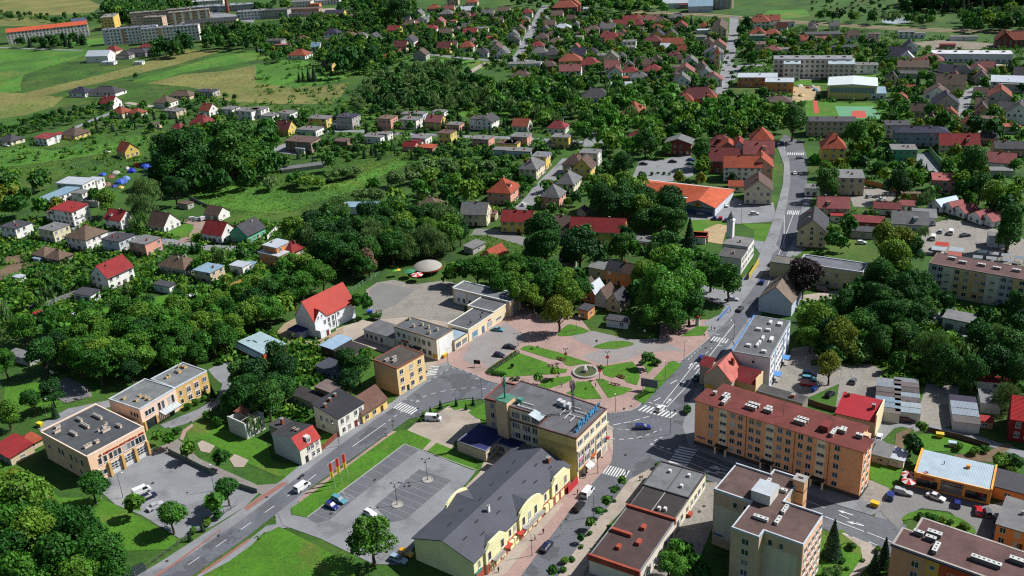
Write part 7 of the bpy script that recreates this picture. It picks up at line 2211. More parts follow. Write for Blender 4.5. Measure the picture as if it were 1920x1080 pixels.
wood(PX,[(1390,50),(1920,110),(1920,330),(1700,400),(1540,400),(1520,300),(1660,230),(1640,120),(1390,110)],8.8,(5,10),['broad','dark','broad','broad','bright','dark','autumn','broad','conifer'],"garden tree among the houses around the school","garden trees of the school quarter")
wood(PX,[(1640,400),(1920,330),(1920,400),(1700,430)],10,(5,9),['broad','dark'],"garden tree above the market yard","garden trees above the market")
wood(C1,[(760,40),(1000,20),(1200,10),(1250,60),(1240,110),(1000,120),(830,110)],9,(13,19),['dark','broad'],"tree in the wood on the far left skyline","trees of the far left wood",avoid=False)
wood(C1,[(1250,0),(1480,-10),(1500,40),(1300,60)],10,(10,15),['dark','broad'],"tree in the wood on the far left skyline","trees of the far left wood")
wood(C1,[(-40,80),(200,100),(480,110),(700,100),(760,150),(480,170),(200,130),(-40,130)],12,(5,9),['dark','bush','broad'],"hedge tree across the far left fields","hedge trees of the far left fields")
wood(C1,[(120,260),(460,240),(660,250),(660,290),(480,320),(280,330),(120,310)],9,(9,14),['dark','conifer'],"tree before the far orange roof block","trees before the orange roof block")
wood(C1,[(1320,210),(1420,220),(1430,340),(1320,380),(1150,390),(1140,340),(1310,330)],9,(12,18),['dark','tall'],"tall dark tree before the far slab blocks","tall trees before the slab blocks")
wood(C1,[(1500,210),(1920,200),(1920,330),(1700,330),(1540,330)],11,(10,16),['dark','tall','broad'],"tall tree right of the far slab blocks","tall trees right of the slab blocks")
wood(C1,[(1840,30),(2160,20),(2500,60),(2440,150),(2200,120),(1960,110)],12,(8,13),['dark','broad'],"tree at the far factory yard","trees of the factory yard",prob=.6)
wood(C2,[(0,180),(400,130),(900,90),(1180,20),(1200,130),(1000,200),(700,220),(400,230),(0,250)],13,(7,12),['dark','broad'],"tree among the far allotments","trees of the far allotments",prob=.8)
wood(C2,[(600,20),(900,0),(1200,-10),(1200,60),(800,70),(620,60)],11,(9,14),['dark','broad'],"tree behind the far workshop yards","trees behind the workshop yards")
wood(C3,[(640,5),(1150,5),(1150,70),(700,60)],11,(9,14),['dark','broad','bright'],"tree in the line before the railway","trees before the railway")
wood(C3,[(0,-10),(640,-10),(640,40),(0,20)],13,(8,12),['dark','broad'],"tree at the end of the far town","trees at the end of the far town")
wood(C4,[(330,90),(620,110),(1240,110),(1240,170),(700,150),(340,140)],11,(8,13),['broad','dark','willow'],"tree in the row along the railway pond","trees along the railway pond")
wood(C4,[(1460,100),(2000,60),(2000,190),(1500,180)],10,(10,16),['dark','willow','broad'],"tree in the wood beyond the railway","trees of the wood beyond the railway",avoid=False)
wood(C4,[(300,-20),(2000,-40),(2000,60),(1400,110),(700,90),(300,60)],15,(4,8),['bush','wbush','dark'],"bush on the wide marsh beyond the railway","bushes of the marsh",prob=.8)
wood(C4,[(1000,-60),(2050,-90),(2050,10),(1000,20)],9,(14,20),['dark','conifer'],"dark tree of the forest at the top right","trees of the top right forest",avoid=False)
trees(C1,"lone dark tree on the far green field",None,"1015 565 46 dark")
trees(C2,"dark conifer in the row beside the yellow house","conifers beside the yellow house","320 570 40 conifer;350 560 40 conifer;390 550 50 conifer;430 540 60 conifer;480 530 80 dark;640 470 150 dark;700 420 160 dark;560 440 110 dark;760 400 130 dark;860 400 130 dark;800 460 120 dark;1000 300 90 dark;1160 230 40 conifer;1280 280 90 dark;160 420 120 bush;230 390 70 bush;1060 60 200 dark;960 110 130 dark;1130 30 110 tall")
trees(C3,"ball-shaped street tree along the straight far street","street trees of the far street","1655 455 40 round;1650 545 44 round;1640 620 50 round;1660 580 44 round;1668 500 40 round;1600 470 40 round;1610 390 44 round;1590 300 60 round;1700 330 80 dark;1720 230 90 dark;1760 170 110 dark;1790 350 90 dark;1810 430 120 dark",'round')
trees(C3,"street tree along the far tree-lined street","street trees of the tree-lined street","185 175 26 round;200 185 26 round;130 300 32 round;100 360 30 round;75 240 26 round;230 130 24 round;258 95 24 round;200 40 60 dark;300 60 50 dark;600 80 70 dark",'round')
# ---- build: of each kind the 300 that show largest stand singly, the rest is one mass per kind
def px_size(t):
 x,y,h = t[0],t[1],t[2]
 px,py,d = to_px(x,y,h * .5)
 if d < 1: return 0
 s = h * FOC / d
 if px < -s or px > 1920 + s or py < -s or py > 1080 + s: return -1
 return s
by = {}
CLASS = {'bush': 'bush','wbush': 'bush','conifer': 'conifer'}
for t in TREES:
 s = px_size(t)
 if s <= 0: continue
 by.setdefault(CLASS.get(t[3],'tree'),[]).append((s,t))
MASSN = {'tree': ("distant_tree_cover","mass of small green trees between the far houses"),'bush': ("distant_shrubbery","scattered low green shrubs over gardens and marsh"),'conifer': ("distant_conifer_cover","scattered small dark conifers between far houses")}
SHARED = {}
for cls,lst in by.items():
 lst.sort(key=lambda q: -q[0])
 for s,(x,y,h,k,label,group,wide) in lst[:300]:
  cm,tm,lo = TK[k][TR.randrange(len(TK[k]))]
  nm = {'conifer': 'conifer_tree','bush': 'bush'}.get(cls,'willow_tree' if k == 'willow' else 'tree')
  R = thing(nm,None,{'bush': 'bush'}.get(cls,'tree'),(x,y,0),TR.random() * 6.28,group)
  R.scale = (h * wide * TR.uniform(.93,1.08),h * wide * TR.uniform(.93,1.08),h)
  put("crown",cm,R)
  if SPEC[k][0] != 'bush': put("trunk",tm,R)
  else: put("stem",tm,R,scale=(.5,.5,.5))
  SHARED.setdefault((label,group),[]).append(R)
 rest = lst[300:]
 if rest:
  mats = {}
  for s,(x,y,h,k,label,group,wide) in rest:
   mats.setdefault(SPEC[k][5].name,[]).append((x,y,h,k,wide))
  Vs,Ts,mi = [],[],[]
  names = list(mats)
  for i,nme in enumerate(names):
   for x,y,h,k,wide in mats[nme]:
    lo = TK[k][TR.randrange(len(TK[k]))][2]
    a = TR.random() * 6.28; c,sn = math.cos(a),math.sin(a)
    M = np.array([[c * h * wide,sn * h * wide,0],[-sn * h * wide,c * h * wide,0],[0,0,h]])
    Vs.append(lo @ M + np.array([x,y,0])); Ts.append(np.full(len(lo),TR.random())); mi += [i] * (len(lo) // 4)
  me = crown_mesh(MASSN[cls][0],np.concatenate(Vs),bpy.data.materials[names[0]],np.concatenate(Ts))
  for nme in names[1:]: me.materials.append(bpy.data.materials[nme])
  me.polygons.foreach_set("material_index",mi)
  o = put(MASSN[cls][0],me); tag(o,MASSN[cls][1],{'tree': 'trees','bush': 'shrubs','conifer': 'conifers'}[cls],None,"stuff")
for (label,group),os_ in SHARED.items():
 for o in os_:
  if len(os_) <= 16: later(o,label)
  else: o["label"] = label
print("TREES",{k: len(v) for k,v in by.items()})
# ---- undergrowth: tufts and weeds over gardens and rough grass
def undergrowth(polys,nq,size,seed):
 r = np.random.default_rng(seed)
 out,tints = [],[]
 for view,poly,k in polys:
  Q = [tuple(G(*view(*p))) for p in poly]
  xs = [q[0] for q in Q]; ys = [q[1] for q in Q]
  c = 0; tries = 0
  while c < k and tries < k * 6:
   tries += 1
   x,y = r.uniform(min(xs),max(xs)),r.uniform(min(ys),max(ys))
   if not inside((x,y),Q): continue
   if on_road(x,y): continue
   if any((x - b[0]) ** 2 + (y - b[1]) ** 2 < b[2] ** 2 for b in BLOCKED): continue
   c += 1
   s = size * r.uniform(.5,1.6)
   P = r.normal(size=(nq,3)) * np.array([.5,.5,.3]) * s + np.array([x,y,s * .35]); P[:,2] = np.abs(P[:,2])
   N_ = r.normal(size=(nq,3)) + np.array([0,0,1.]); N_ /= np.linalg.norm(N_,axis=1)[:,None]
   t = np.cross(N_,r.normal(size=(nq,3))); t /= np.linalg.norm(t,axis=1)[:,None]; b_ = np.cross(N_,t)
   q = s * r.uniform(.14,.34,(nq,1))
   out.append(np.stack([P - t * q,P - b_ * q,P + t * q,P + b_ * q],1).reshape(-1,3)); tints.append(np.full(nq * 4,r.random()))
 return np.concatenate(out),np.concatenate(tints)
UG = [(PX,[(0,460),(200,470),(420,470),(600,450),(600,520),(380,560),(200,600),(0,620)],900),
      (PX,[(0,240),(240,200),(480,180),(520,300),(300,340),(120,340),(0,330)],160),
      (PX,[(480,190),(960,200),(1240,280),(1200,350),(960,400),(760,380),(760,290),(480,260)],600),
      (PX,[(0,415),(560,420),(560,470),(0,470)],400),
      (PX,[(480,20),(1350,30),(1350,180),(900,130),(640,200),(480,180)],1200),
      (PX,[(1390,40),(1920,80),(1920,420),(1540,420),(1520,260),(1390,150)],1100),
      (PX,[(1500,560),(1920,580),(1920,740),(1700,720),(1500,680)],500),
      (PX,[(400,620),(640,640),(680,700),(560,800),(420,760)],300)]
V_,T_ = undergrowth(UG,26,1.9,3)
o = put("undergrowth",crown_mesh("undergrowth",V_,LEAF,T_)); tag(o,"low weeds and garden greenery between trees and houses","undergrowth",None,"stuff")
GRT = leafm("grass_tuft",S(86,138,38,KL),S(100,144,44,KL),S(122,144,56,KL),.3)
V_,T_ = undergrowth([(PX,[(330,350),(480,330),(700,280),(780,290),(740,330),(640,390),(500,405),(400,400)],2600),(PX,[(0,270),(240,240),(330,250),(280,320),(120,340),(0,330)],1500),
 (PX,[(0,90),(180,95),(480,90),(640,150),(640,200),(400,180),(120,200),(0,220)],2200),(PX,[(860,440),(1040,440),(1060,480),(920,490)],500),(A1,[(1100,1080),(1560,810),(1900,990),(1980,1080)],500)],7,.8,8)
o = put("meadow_grass",crown_mesh("meadow_grass",V_,GRT,T_)); tag(o,"rough grass tufts on the meadows and lawns","grass",None,"stuff")
# ------------------------------------------------------------------ vehicles
WHEEL = None
def wheel_meshes():
 global WHEEL
 if WHEEL is None:
  t = MB(); t.lathe([(.20,-.1),(.31,-.1),(.33,-.05),(.33,.05),(.31,.1),(.20,.1)],14)
  r = MB(); r.lathe([(.01,-.09),(.2,-.1),(.2,.1),(.01,.09)],10)
  WHEEL = (t.mesh("tyre",RUBBER,True),r.mesh("rim",STEEL))
 return WHEEL
CARM = {}
def car_meshes(kind,col):
 if (kind,col) in CARM: return CARM[kind,col]
 if kind == 'van':
  Lh,W,zs,zb,zr = 2.35,.92,.34,1.05,1.95
  prof = [(-Lh,.45,.86),(-Lh,1.05,.92),(1.55,1.05,.92),(2.1,.98,.88),(2.32,.8,.84),(2.36,.45,.82)]
  cab = [(-Lh + .02,1.9,1.2)]
  c0,c1,c2,c3 = -2.33,-2.28,1.15,1.75
 elif kind == 'estate':
  Lh,W,zr = 2.25,.86,1.46
  prof = [(-2.25,.42,.8),(-2.22,.85,.86),(-1.2,.9,.86),(.9,.9,.86),(1.7,.8,.84),(2.2,.66,.78),(2.26,.42,.76)]
  c0,c1,c2,c3 = -2.18,-1.95,.25,1.0
 elif kind == 'sedan':
  Lh,W,zr = 2.25,.85,1.42
  prof = [(-2.25,.42,.78),(-2.2,.86,.84),(-1.4,.92,.85),(.8,.9,.86),(1.7,.78,.84),(2.2,.64,.78),(2.26,.42,.76)]
  c0,c1,c2,c3 = -1.6,-.95,.2,.95
 else:
  Lh,W,zr = 1.9,.82,1.46
  prof = [(-1.9,.42,.78),(-1.86,.85,.82),(-1.2,.9,.83),(.75,.9,.83),(1.45,.8,.8),(1.86,.64,.74),(1.92,.42,.72)]
  c0,c1,c2,c3 = -1.82,-1.5,.1,.85
 b = MB()
 zl = .24
 n = len(prof)
 for i in range(n - 1):
  x0,z0,w0 = prof[i]; x1,z1,w1 = prof[i + 1]
  k0,k1 = w0 * .93,w1 * .93
  b.poly([(x0,-k0,z0),(x1,-k1,z1),(x1,k1,z1),(x0,k0,z0)])
  for s in (-1,1):
   P = [(x0,s * w0,zl),(x1,s * w1,zl),(x1,s * w1,max(zl + .05,z1 - .14)),(x0,s * w0,max(zl + .05,z0 - .14))]
   Q = [(x0,s * w0,max(zl + .05,z0 - .14)),(x1,s * w1,max(zl + .05,z1 - .14)),(x1,s * k1,z1),(x0,s * k0,z0)]
   b.poly(P if s < 0 else P[::-1]); b.poly(Q if s < 0 else Q[::-1])
 for i,x in ((0,prof[0]),(n - 1,prof[-1])):
  X,Z,w = x
  P = [(X,-w,zl),(X,w,zl),(X,w * .93,Z),(X,-w * .93,Z)]
  b.poly(P[::-1] if i == 0 else P)
 b.poly([(prof[0][0],-.8,zl),(prof[-1][0],-.75,zl),(prof[-1][0],.75,zl),(prof[0][0],.8,zl)][::-1])
 zb = .87 if kind != 'van' else 1.03
 wt = W * (.74 if kind != 'van' else .86)
 b.box(c1 - .02,c2 + .02,-wt - .01,wt + .01,zr - .05,zr)
 for (xa,xb) in ((c0,c1),(c3,c2)):
  for s in (-1,1):
   b.tube([(xa,s * W * .92,zb),(xb,s * wt,zr - .03)],.045,4)
 if kind == 'van':
  for s in (-1,1): b.poly([(p if s < 0 else p) for p in ([(c0,s * W * .935,zb),(.1,s * W * .935,zb),(.1,s * (wt + .015),zr - .03),(c1,s * (wt + .015),zr - .03)][::s])][::-1] if s < 0 else [(c0,s * W * .935,zb),(.1,s * W * .935,zb),(.1,s * (wt + .015),zr - .03),(c1,s * (wt + .015),zr - .03)][::-1])
 else:
  for s in (-1,1): b.tube([((c0 * .35 + c3 * .65) - .55,s * W * .92,zb),((c1 + c2) / 2 - .1,s * wt,zr - .03)],.04,4)
 g = MB()
 P0 = [(c0,-W * .92,zb),(c3,-W * .92,zb),(c3,W * .92,zb),(c0,W * .92,zb)]
 P1 = [(c1,-wt,zr - .04),(c2,-wt,zr - .04),(c2,wt,zr - .04),(c1,wt,zr - .04)]
 for i in range(4):
  j = (i + 1) % 4; g.poly([P0[i],P0[j],P1[j],P1[i]])
 hl = MB(); hl.box(prof[-1][0] - .12,prof[-1][0] + .015,-.16,.16,.5,.64)
 tl = MB(); tl.box(prof[0][0] - .015,prof[0][0] + .1,-.1,.1,.58,.82)
 r = (b.mesh("body",mat("carpaint_%d_%d_%d" % col,S(*col,.6),.25,.02,1,.02,spec=.6)),g.mesh("glass",GLASS),hl.mesh("headlight",mat("headlight_glass",S(230,232,235),.2)),tl.mesh("tail_light",mat("tail_light_red",S(160,20,20),.3)),Lh,W)
 CARM[kind,col] = r
 return r
CCOL = {'white': (240,240,240),'silver': (186,190,196),'blue': (40,54,130),'darkblue': (30,34,66),'black': (34,36,42),'red': (196,36,48),'green': (40,84,74),'teal': (92,160,176),'grey': (112,116,122),'yellow': (226,170,40),'paleblue': (160,184,206)}
CNAM = {'darkblue': 'dark blue','paleblue': 'pale blue'}
KNAM = {'van': 'van','estate': 'estate car','sedan': 'saloon car','hatch': 'hatchback car'}
def car(view,x,y,kind,color,ang,where,group=None):
 p = G(*view(x,y),.7)
 R = thing({'van': 'van'}.get(kind,'car'),None,{'van': 'van'}.get(kind,'car'),(p.x,p.y,.1),D2R(ang),group)
 later(R,"%s %s %s" % (CNAM.get(color,color),KNAM[kind],where))
 b,g,hl,tl,Lh,W = car_meshes(kind,CCOL[color])
 put("body",b,R); put("glass",g,R)
 t,r = wheel_meshes()
 for sx in (-1,1):
  for sy in (-1,1):
   o = put("wheel",t,R,(sx * Lh * .62,sy * (W - .06),.33),rx=math.pi / 2); put("rim",r,o)
 for s in (-.55,.55):
  put("headlight",hl,R,(0,s,0)); put("tail_light",tl,R,(0,s,0))
for a in [(A1,1700,578,'van','white',54,"with red mark driving on the main road"),(A1,797,600,'van','white',40,"parked in the fire station yard"),(A1,833,632,'estate','darkblue',40,"parked beside the van in the fire yard"),(A1,873,684,'sedan','silver',48,"parked in the fire station yard"),
          (E1,303,920,'hatch','blue',-37,"in the bays of the big car park"),(E1,372,864,'estate','teal',-37,"in the bays of the big car park"),(E1,660,992,'hatch','white',-37,"half under the maple in the car park"),
          (A2,517,192,'van','white',-12,"parked on the office forecourt"),(A2,322,984,'estate','paleblue',-30,"behind the long yellow hall"),(A2,362,950,'hatch','yellow',-30,"behind the long yellow hall"),
          (A2,1387,607,'van','white',58,"parked along the shop street"),(A2,1337,687,'estate','black',58,"parked along the shop street behind the van"),(A2,1155,910,'estate','darkblue',58,"parked along the shop street near the lamp"),(A2,1797,135,'hatch','white',48,"waiting on the zebra crossing by the square"),(A2,1697,240,'estate','blue',-5,"turning on the junction by the corner office"),
          (A3,1168,626,'hatch','blue',62,"beside the yellow bin by the shop"),(A3,1240,605,'estate','silver',-30,"parked before the orange corner shop"),(A3,1425,632,'sedan','white',-45,"parked before the orange corner shop"),(A3,1543,668,'hatch','blue',65,"before the orange corner shop"),(A3,1665,711,'hatch','red',70,"in the row before the corner shop"),(A3,1718,720,'hatch','grey',70,"in the row before the corner shop"),(A3,1773,752,'hatch','black',62,"in the row before the corner shop"),(A3,1772,858,'hatch','blue',75,"in the shade at the end of the shop lot"),(A3,1104,300,'sedan','white',60,"behind the end of the orange block"),(A3,1262,200,'estate','darkblue',-15,"before the paired garage rows"),
          (A5,880,652,'sedan','teal',-22,"parked before the blue shop doors"),(A5,948,750,'sedan','black',-25,"with pale bonnet parked on the square"),(A5,888,796,'hatch','darkblue',-25,"parked on the square"),
          (A6,715,902,'estate','darkblue',-22,"in the yard of the white and blue block"),(A6,712,928,'estate','teal',-22,"in the yard of the white and blue block"),(A6,703,957,'estate','red',-22,"in the yard of the white and blue block"),(A6,830,1015,'hatch','black',40,"beside the red canopy behind the white block"),(A6,107,812,'hatch','blue',56,"driving past the square"),(A6,82,920,'sedan','green',54,"driving past the small pink-roofed house"),(A6,324,535,'sedan','black',60,"driving down the main street"),(A6,446,385,'hatch','blue',66,"in the middle of the main street"),(A6,500,282,'hatch','blue',68,"high up the main street"),(A6,280,480,'sedan','silver',-20,"under the trees by the main street"),(A6,790,428,'van','darkblue',-28,"before the pale green building"),
          (A6,1410,136,'van','white',62,"in the market yard nearest the tall trees"),(A6,1510,106,'van','white',60,"in the market yard"),(A6,1007,163,'hatch','white',-10,"behind the main street gardens"),(A6,1307,523,'hatch','white',70,"under the trees by the ochre block"),(A6,1400,573,'sedan','black',60,"by the ochre block"),(A6,1465,597,'hatch','blue',60,"by the ochre block"),(A6,180,25,'hatch','blue',75,"before the supermarket"),(A6,213,26,'hatch','red',75,"before the supermarket"),(A6,246,36,'hatch','blue',75,"before the supermarket"),
          (B4,240,382,'hatch','grey',0,"at the far crossing"),(B4,200,495,'sedan','white',80,"driving at the main street bend"),(B4,104,276,'hatch','blue',80,"at the far roundabout"),(B4,245,262,'sedan','black',-10,"in the shade by the bend"),(B3,1585,742,'sedan','white',-20,"beside the supermarket"),(B3,985,428,'sedan','darkblue',-15,"in the upper car park"),(B3,1205,410,'sedan','black',-15,"in the upper car park"),(B3,1340,398,'sedan','blue',-15,"in the upper car park"),(B3,1335,428,'sedan','green',-15,"in the upper car park"),(B3,88,730,'hatch','white',65,"on the steep old street"),
          (B1,1450,838,'estate','white',0,"by the brown-roofed garage"),(B1,1492,842,'estate','silver',20,"by the brown-roofed garage"),(B1,1540,840,'van','white',30,"by the brown-roofed garage"),(B1,1590,830,'van','white',30,"by the brown-roofed garage"),(B1,800,342,'sedan','white',20,"by the yellow house on the slope"),(B1,45,290,'sedan','white',-20,"at the left edge by the cream house"),(B4,1470,42,'hatch','red',60,"on the street right of the school"),(A6,1620,642,'hatch','silver',60,"on the lower car park of the ochre block"),(A6,1690,662,'sedan','darkblue',60,"on the lower car park of the ochre block"),(A6,1745,676,'hatch','white',60,"on the lower car park of the ochre block"),(A6,1590,122,'sedan','darkblue',10,"in the market yard"),(A6,1450,100,'hatch','silver',60,"in the market yard"),(B4,760,670,'hatch','silver',30,"in the upper yard"),(B4,850,690,'sedan','white',30,"in the upper yard"),(B4,1150,400,'hatch','grey',60,"in the yard by the green wall"),(A6,960,940,'hatch','grey',60,"in the yard left of the garages"),(B3,1420,800,'sedan','silver',-10,"on the supermarket car park"),(B3,1820,800,'hatch','white',-10,"on the supermarket car park"),(C3,1590,520,'sedan','white',76,"on the straight far street"),(C3,1620,430,'sedan','black',76,"on the straight far street"),(C4,1490,730,'sedan','grey',60,"on the street right of the school")]:
 car(*a)
SCR = random.Random(3)
def heap(view,x,y,r,h,c,words):
 p = G(*view(x,y)); r *= .72; h *= .8
 b = MB(); n = 12
 rg = [(r * SCR.uniform(.8,1.2)) for _ in range(n)]
 prev = None
 for lv,(k,z) in enumerate(((1,0),(.85,.45),(.5,.85),(.12,1))):
  ring = len(b.v)
  for q in range(n):
   t = 6.283 * q / n; rr = rg[q] * k * SCR.uniform(.9,1.1)
   b.v.append((rr * math.cos(t),rr * math.sin(t),h * z * SCR.uniform(.85,1.1) if z else 0))
  if prev is not None:
   for q in range(n): b.f.append((prev + q,prev + (q + 1) % n,ring + (q + 1) % n,ring + q)); b.m.append(0)
  prev = ring
 b.f.append(tuple(prev + q for q in range(n))); b.m.append(0)
 o = b.obj("scrap_heap",mat("heap_%d_%d_%d" % c,S(*c),.7,.2,.6,.2,2),None,loc=(p.x,p.y,0)); o["category"] = "heap"; o["group"] = "heaps of the scrap yard"
 later(o,words)
for x,y,r,h,c,w in ((770,512,3,1.6,(60,90,200),"blue tarpaulin heap in the scrap yard"),(870,500,3.4,2,(206,200,190),"pale scrap heap in the scrap yard"),(905,570,4.5,3,(70,110,210),"blue tarpaulin heap in the scrap yard"),(945,545,3,2.5,(120,160,220),"light blue tarpaulin heap in the scrap yard"),(990,490,3.5,3,(40,60,190),"blue tarpaulin heap in the scrap yard"),(1030,450,2,3,(220,80,50),"orange scrap heap in the scrap yard"),(1095,455,4.5,3,(50,90,200),"blue tarpaulin heap in the scrap yard"),(1180,470,3,2,(40,60,150),"blue tarpaulin heap in the scrap yard"),(830,530,3,1.6,(150,90,80),"rusty scrap heap in the scrap yard"),(800,590,4,1.8,(140,110,90),"brown rubble heap in the scrap yard"),(860,600,2.4,1.5,(60,80,180),"blue tarpaulin heap in the scrap yard"),(905,610,2.4,1.4,(226,196,110),"yellow scrap heap in the scrap yard"),(955,470,2,2,(220,224,220),"pale scrap heap in the scrap yard"),(1165,315,2.4,1.4,(190,190,190),"pale scrap heap in the scrap yard"),(240,860,3,2.2,(220,160,40),"yellow digger-coloured heap at the left lane"),(310,860,2.6,2,(220,170,60),"yellow digger-coloured heap at the left lane")):
 heap(B1,x,y,r,h,c,w)
for x,y,c,w in ((240,650,(236,236,230),"pale stack of building material on the school site"),(300,660,(170,110,80),"brown stack of building material on the school site"),(355,680,(90,150,190),"blue stack of building material on the school site"),(250,720,(220,190,130),"sand heap on the school site"),(330,655,(200,204,206),"grey stack of building material on the school site")):
 heap(C4,x,y,3,2,c,w)
# ------------------------------------------------------------------ people
def person_mesh(shirt,legs,hair,stride):
 V = [(0,0,.95),(0,0,1.15),(0,0,1.38),(0,0,1.5),(0,.0,1.66),(0,.01,1.74),
         (.09,0,.9),(.1,stride,.5),(.1,stride * .6,.06),(.1,stride * .6 - .13,.04),
         (-.09,0,.9),(-.1,-stride * .6,.5),(-.1,-stride,.07),(-.1,-stride - .13,.04),
         (.18,0,1.40),(.24,-stride * .3,1.12),(.23,-stride * .7 - .06,.88),(.22,-stride * .7 - .1,.80),
         (-.18,0,1.40),(-.24,stride * .3,1.12),(-.23,stride * .6 - .06,.88),(-.22,stride * .6 - .1,.80)]
 E = [(0,1),(1,2),(2,3),(3,4),(4,5),(0,6),(6,7),(7,8),(8,9),(0,10),(10,11),(11,12),(12,13),(2,14),(14,15),(15,16),(16,17),(2,18),(18,19),(19,20),(20,21)]
 Rr = [.15,.14,.15,.055,.10,.09,.10,.07,.045,.035,.10,.07,.045,.035,.06,.045,.035,.03,.06,.045,.035,.03]
 me = bpy.data.meshes.new("person_skeleton"); me.from_pydata(V,E,[])
 o = bpy.data.objects.new("person_skeleton",me); COL.objects.link(o)
 sk = o.modifiers.new("skin",'SKIN')
 for i,v in enumerate(me.skin_vertices[0].data):
  v.radius = (Rr[i],Rr[i] * (.75 if i < 3 else 1)); v.use_root = (i == 0)
 ss = o.modifiers.new("sub",'SUBSURF'); ss.levels = 1; ss.render_levels = 1
 dg = bpy.context.evaluated_depsgraph_get()
 m = bpy.data.meshes.new_from_object(o.evaluated_get(dg))
 bpy.data.objects.remove(o); m.name = "person"
 m.materials.clear()
 for c in (shirt,legs,(206,160,130),hair): m.materials.append(mat("cloth_%d_%d_%d" % c,S(*c),.85,.06))
 for p in m.polygons:
  z = p.center.z; x = abs(p.center.x)
  p.material_index = 3 if z > 1.68 else (2 if z > 1.46 or (x > .19 and z < 1.08) else (0 if z > .93 else 1)); p.use_smooth = True
 return m
PM = [person_mesh((40,44,60),(40,40,46),(50,36,28),.16),person_mesh((226,222,214),(60,70,110),(80,56,36),.12),person_mesh((190,60,56),(46,46,54),(40,32,28),.1),person_mesh((90,110,90),(120,104,84),(120,110,100),.14)]
for view,x,y,k,a,lab in ((A2,1330,610,0,60,"person in dark clothes walking on the pink pavement by the parked van"),(A2,1137,833,0,200,"person in dark clothes on the pavement before the yellow hall"),(A2,1090,868,1,120,"person in a white top beside the lamp post on the shop street"),(A2,1372,520,0,30,"person in dark clothes by the awning of the corner office"),(A2,1398,470,1,80,"person in a white top under the awning of the corner office"),(A2,1412,458,2,150,"person in a red top near the corner office shop front"),(A2,1380,488,3,240,"person in a green top before the corner office"),(A2,1680,534,0,10,"left of two people in dark clothes beside the corner shops"),(A2,1692,532,0,40,"right of two people in dark clothes beside the corner shops"),(A2,1428,912,1,90,"person in a white top on the paving below the maroon roof"),(A2,1604,502,0,200,"person in dark clothes on the zebra crossing of the shop street"),(A5,1430,968,2,120,"person in a red top on the path of the square"),(A6,162,648,0,60,"left of two people at the main street lawn"),(A6,180,652,0,30,"right of two people at the main street lawn"),(A6,268,545,2,60,"person in a red top on the pavement by the blue railing"),(A5,1240,967,1,0,"person in a white top on a bench path of the square"),(A2,860,1040,3,60,"person beside the green sign of the yellow hall"),(A2,885,1050,0,200,"person in dark clothes at the lower end of the yellow hall")):
 p = G(*view(x,y + 12)); o = put("person",PM[k],None,(p.x,p.y,.12),D2R(a)); tag(o,lab,"person")
# ------------------------------------------------------------------ street furniture
def lamp(view,x,y,h,label,arms=1,ang=0,head=(235,236,238)):
 p = G(*view(x,y)); R = thing("street_lamp",label,"street lamp",(p.x,p.y,.08),D2R(ang))
 if label is None: later(R,"slim street lamp","beside the roads and paths")
 b = MB(); b.tube([(0,0,0),(0,0,.8),(0,0,h)],[.13,.09,.05],8); b.obj("post",BLACKM if arms > 1 else STEEL,R,smooth=True)
 for k in range(arms):
  a = 2 * math.pi * k / arms
  q = MB(); q.tube([(0,0,h - .1),(math.cos(a) * .5,math.sin(a) * .5,h + .12),(math.cos(a) * 1.1,math.sin(a) * 1.1,h + .05)],.035,6); q.obj("arm",BLACKM if arms > 1 else STEEL,R)
  q = MB(); q.lathe([(.02,.08),(.22,.05),(.3,-.06),(.05,-.1)],10); q.obj("lamp_head",paintm(head) if arms == 1 else BLACKM,R,loc=(math.cos(a) * 1.15,math.sin(a) * 1.15,h + .03))
for x,y in ((1187,690),(908,918)):
 lamp(E1,x,y,6.4,None,3,30)
 p = G(*E1(x,y)); R = put("lamp_island",MB().lathe([(1.5,.02),(1.5,.28),(1.25,.3),(1.2,.22),(.01,.24)],22).mesh("lamp_island",[CONC]),None,(p.x,p.y,0)); R["kind"] = "structure"
lamp(E2,322,830,6.6,None,1,140); lamp(E2,1105,330,6.4,None,1,140); lamp(E1,375,380,7.5,None,1,160); lamp(A1,570,640,8.5,None,1,30); lamp(A1,693,640,7.5,None,1,30); lamp(A1,1207,600,7.5,None,1,100); lamp(A1,262,180,6,None,1,0); lamp(A2,792,85,7.5,None,1,200); lamp(A2,1443,505,5,None,2,0)
lamp(D6,887,920,6.5,None,1,0); lamp(D6,1530,735,5,None,2,20); lamp(E4,940,188,5.5,None,1,0); lamp(E4,1285,905,5.5,None,1,90); lamp(D7,515,460,7,None,1,180); lamp(E4,1885,450,7,None,1,0); lamp(E4,1720,630,6.5,None,1,100); lamp(A2,1850,285,8,None,1,160); lamp(D1,1250,935,7,None,1,200); lamp(B3,1718,880,9,None,1,200); lamp(A6,288,705,7,None,1,180)
for x,y in ((848,470),(1214,500),(1145,620)):
 p = G(*E4(x,y)); R = thing("flower_lamp",None,"street lamp",(p.x,p.y,.15)); later(R,"black lamp post with a red flower basket on the square")
 b = MB(); b.tube([(0,0,0),(0,0,5)],[.1,.06],8); b.obj("post",BLACKM,R)
 for s in (-1,1): 
  b = MB(); b.tube([(0,0,4.6),(s * .5,0,5.0)],.04,5); b.lathe([(.02,5.35),(.2,5.2),(.16,4.9),(.02,4.85)],8,cx=s * .55); b.obj("lantern",BLACKM,R)
 V = crown_arrays(77,140,.16,'bush'); V = (V - V.mean(0)) * np.array([1.5,1.5,1.1]) + np.array([0,0,3.2])
 put("flower_basket",crown_mesh("flower_basket",V,leafm("flowers_red",S(206,50,40),S(220,90,50),S(196,40,60),.1) if "flowers_red" not in bpy.data.materials else bpy.data.materials["flowers_red"]),R)
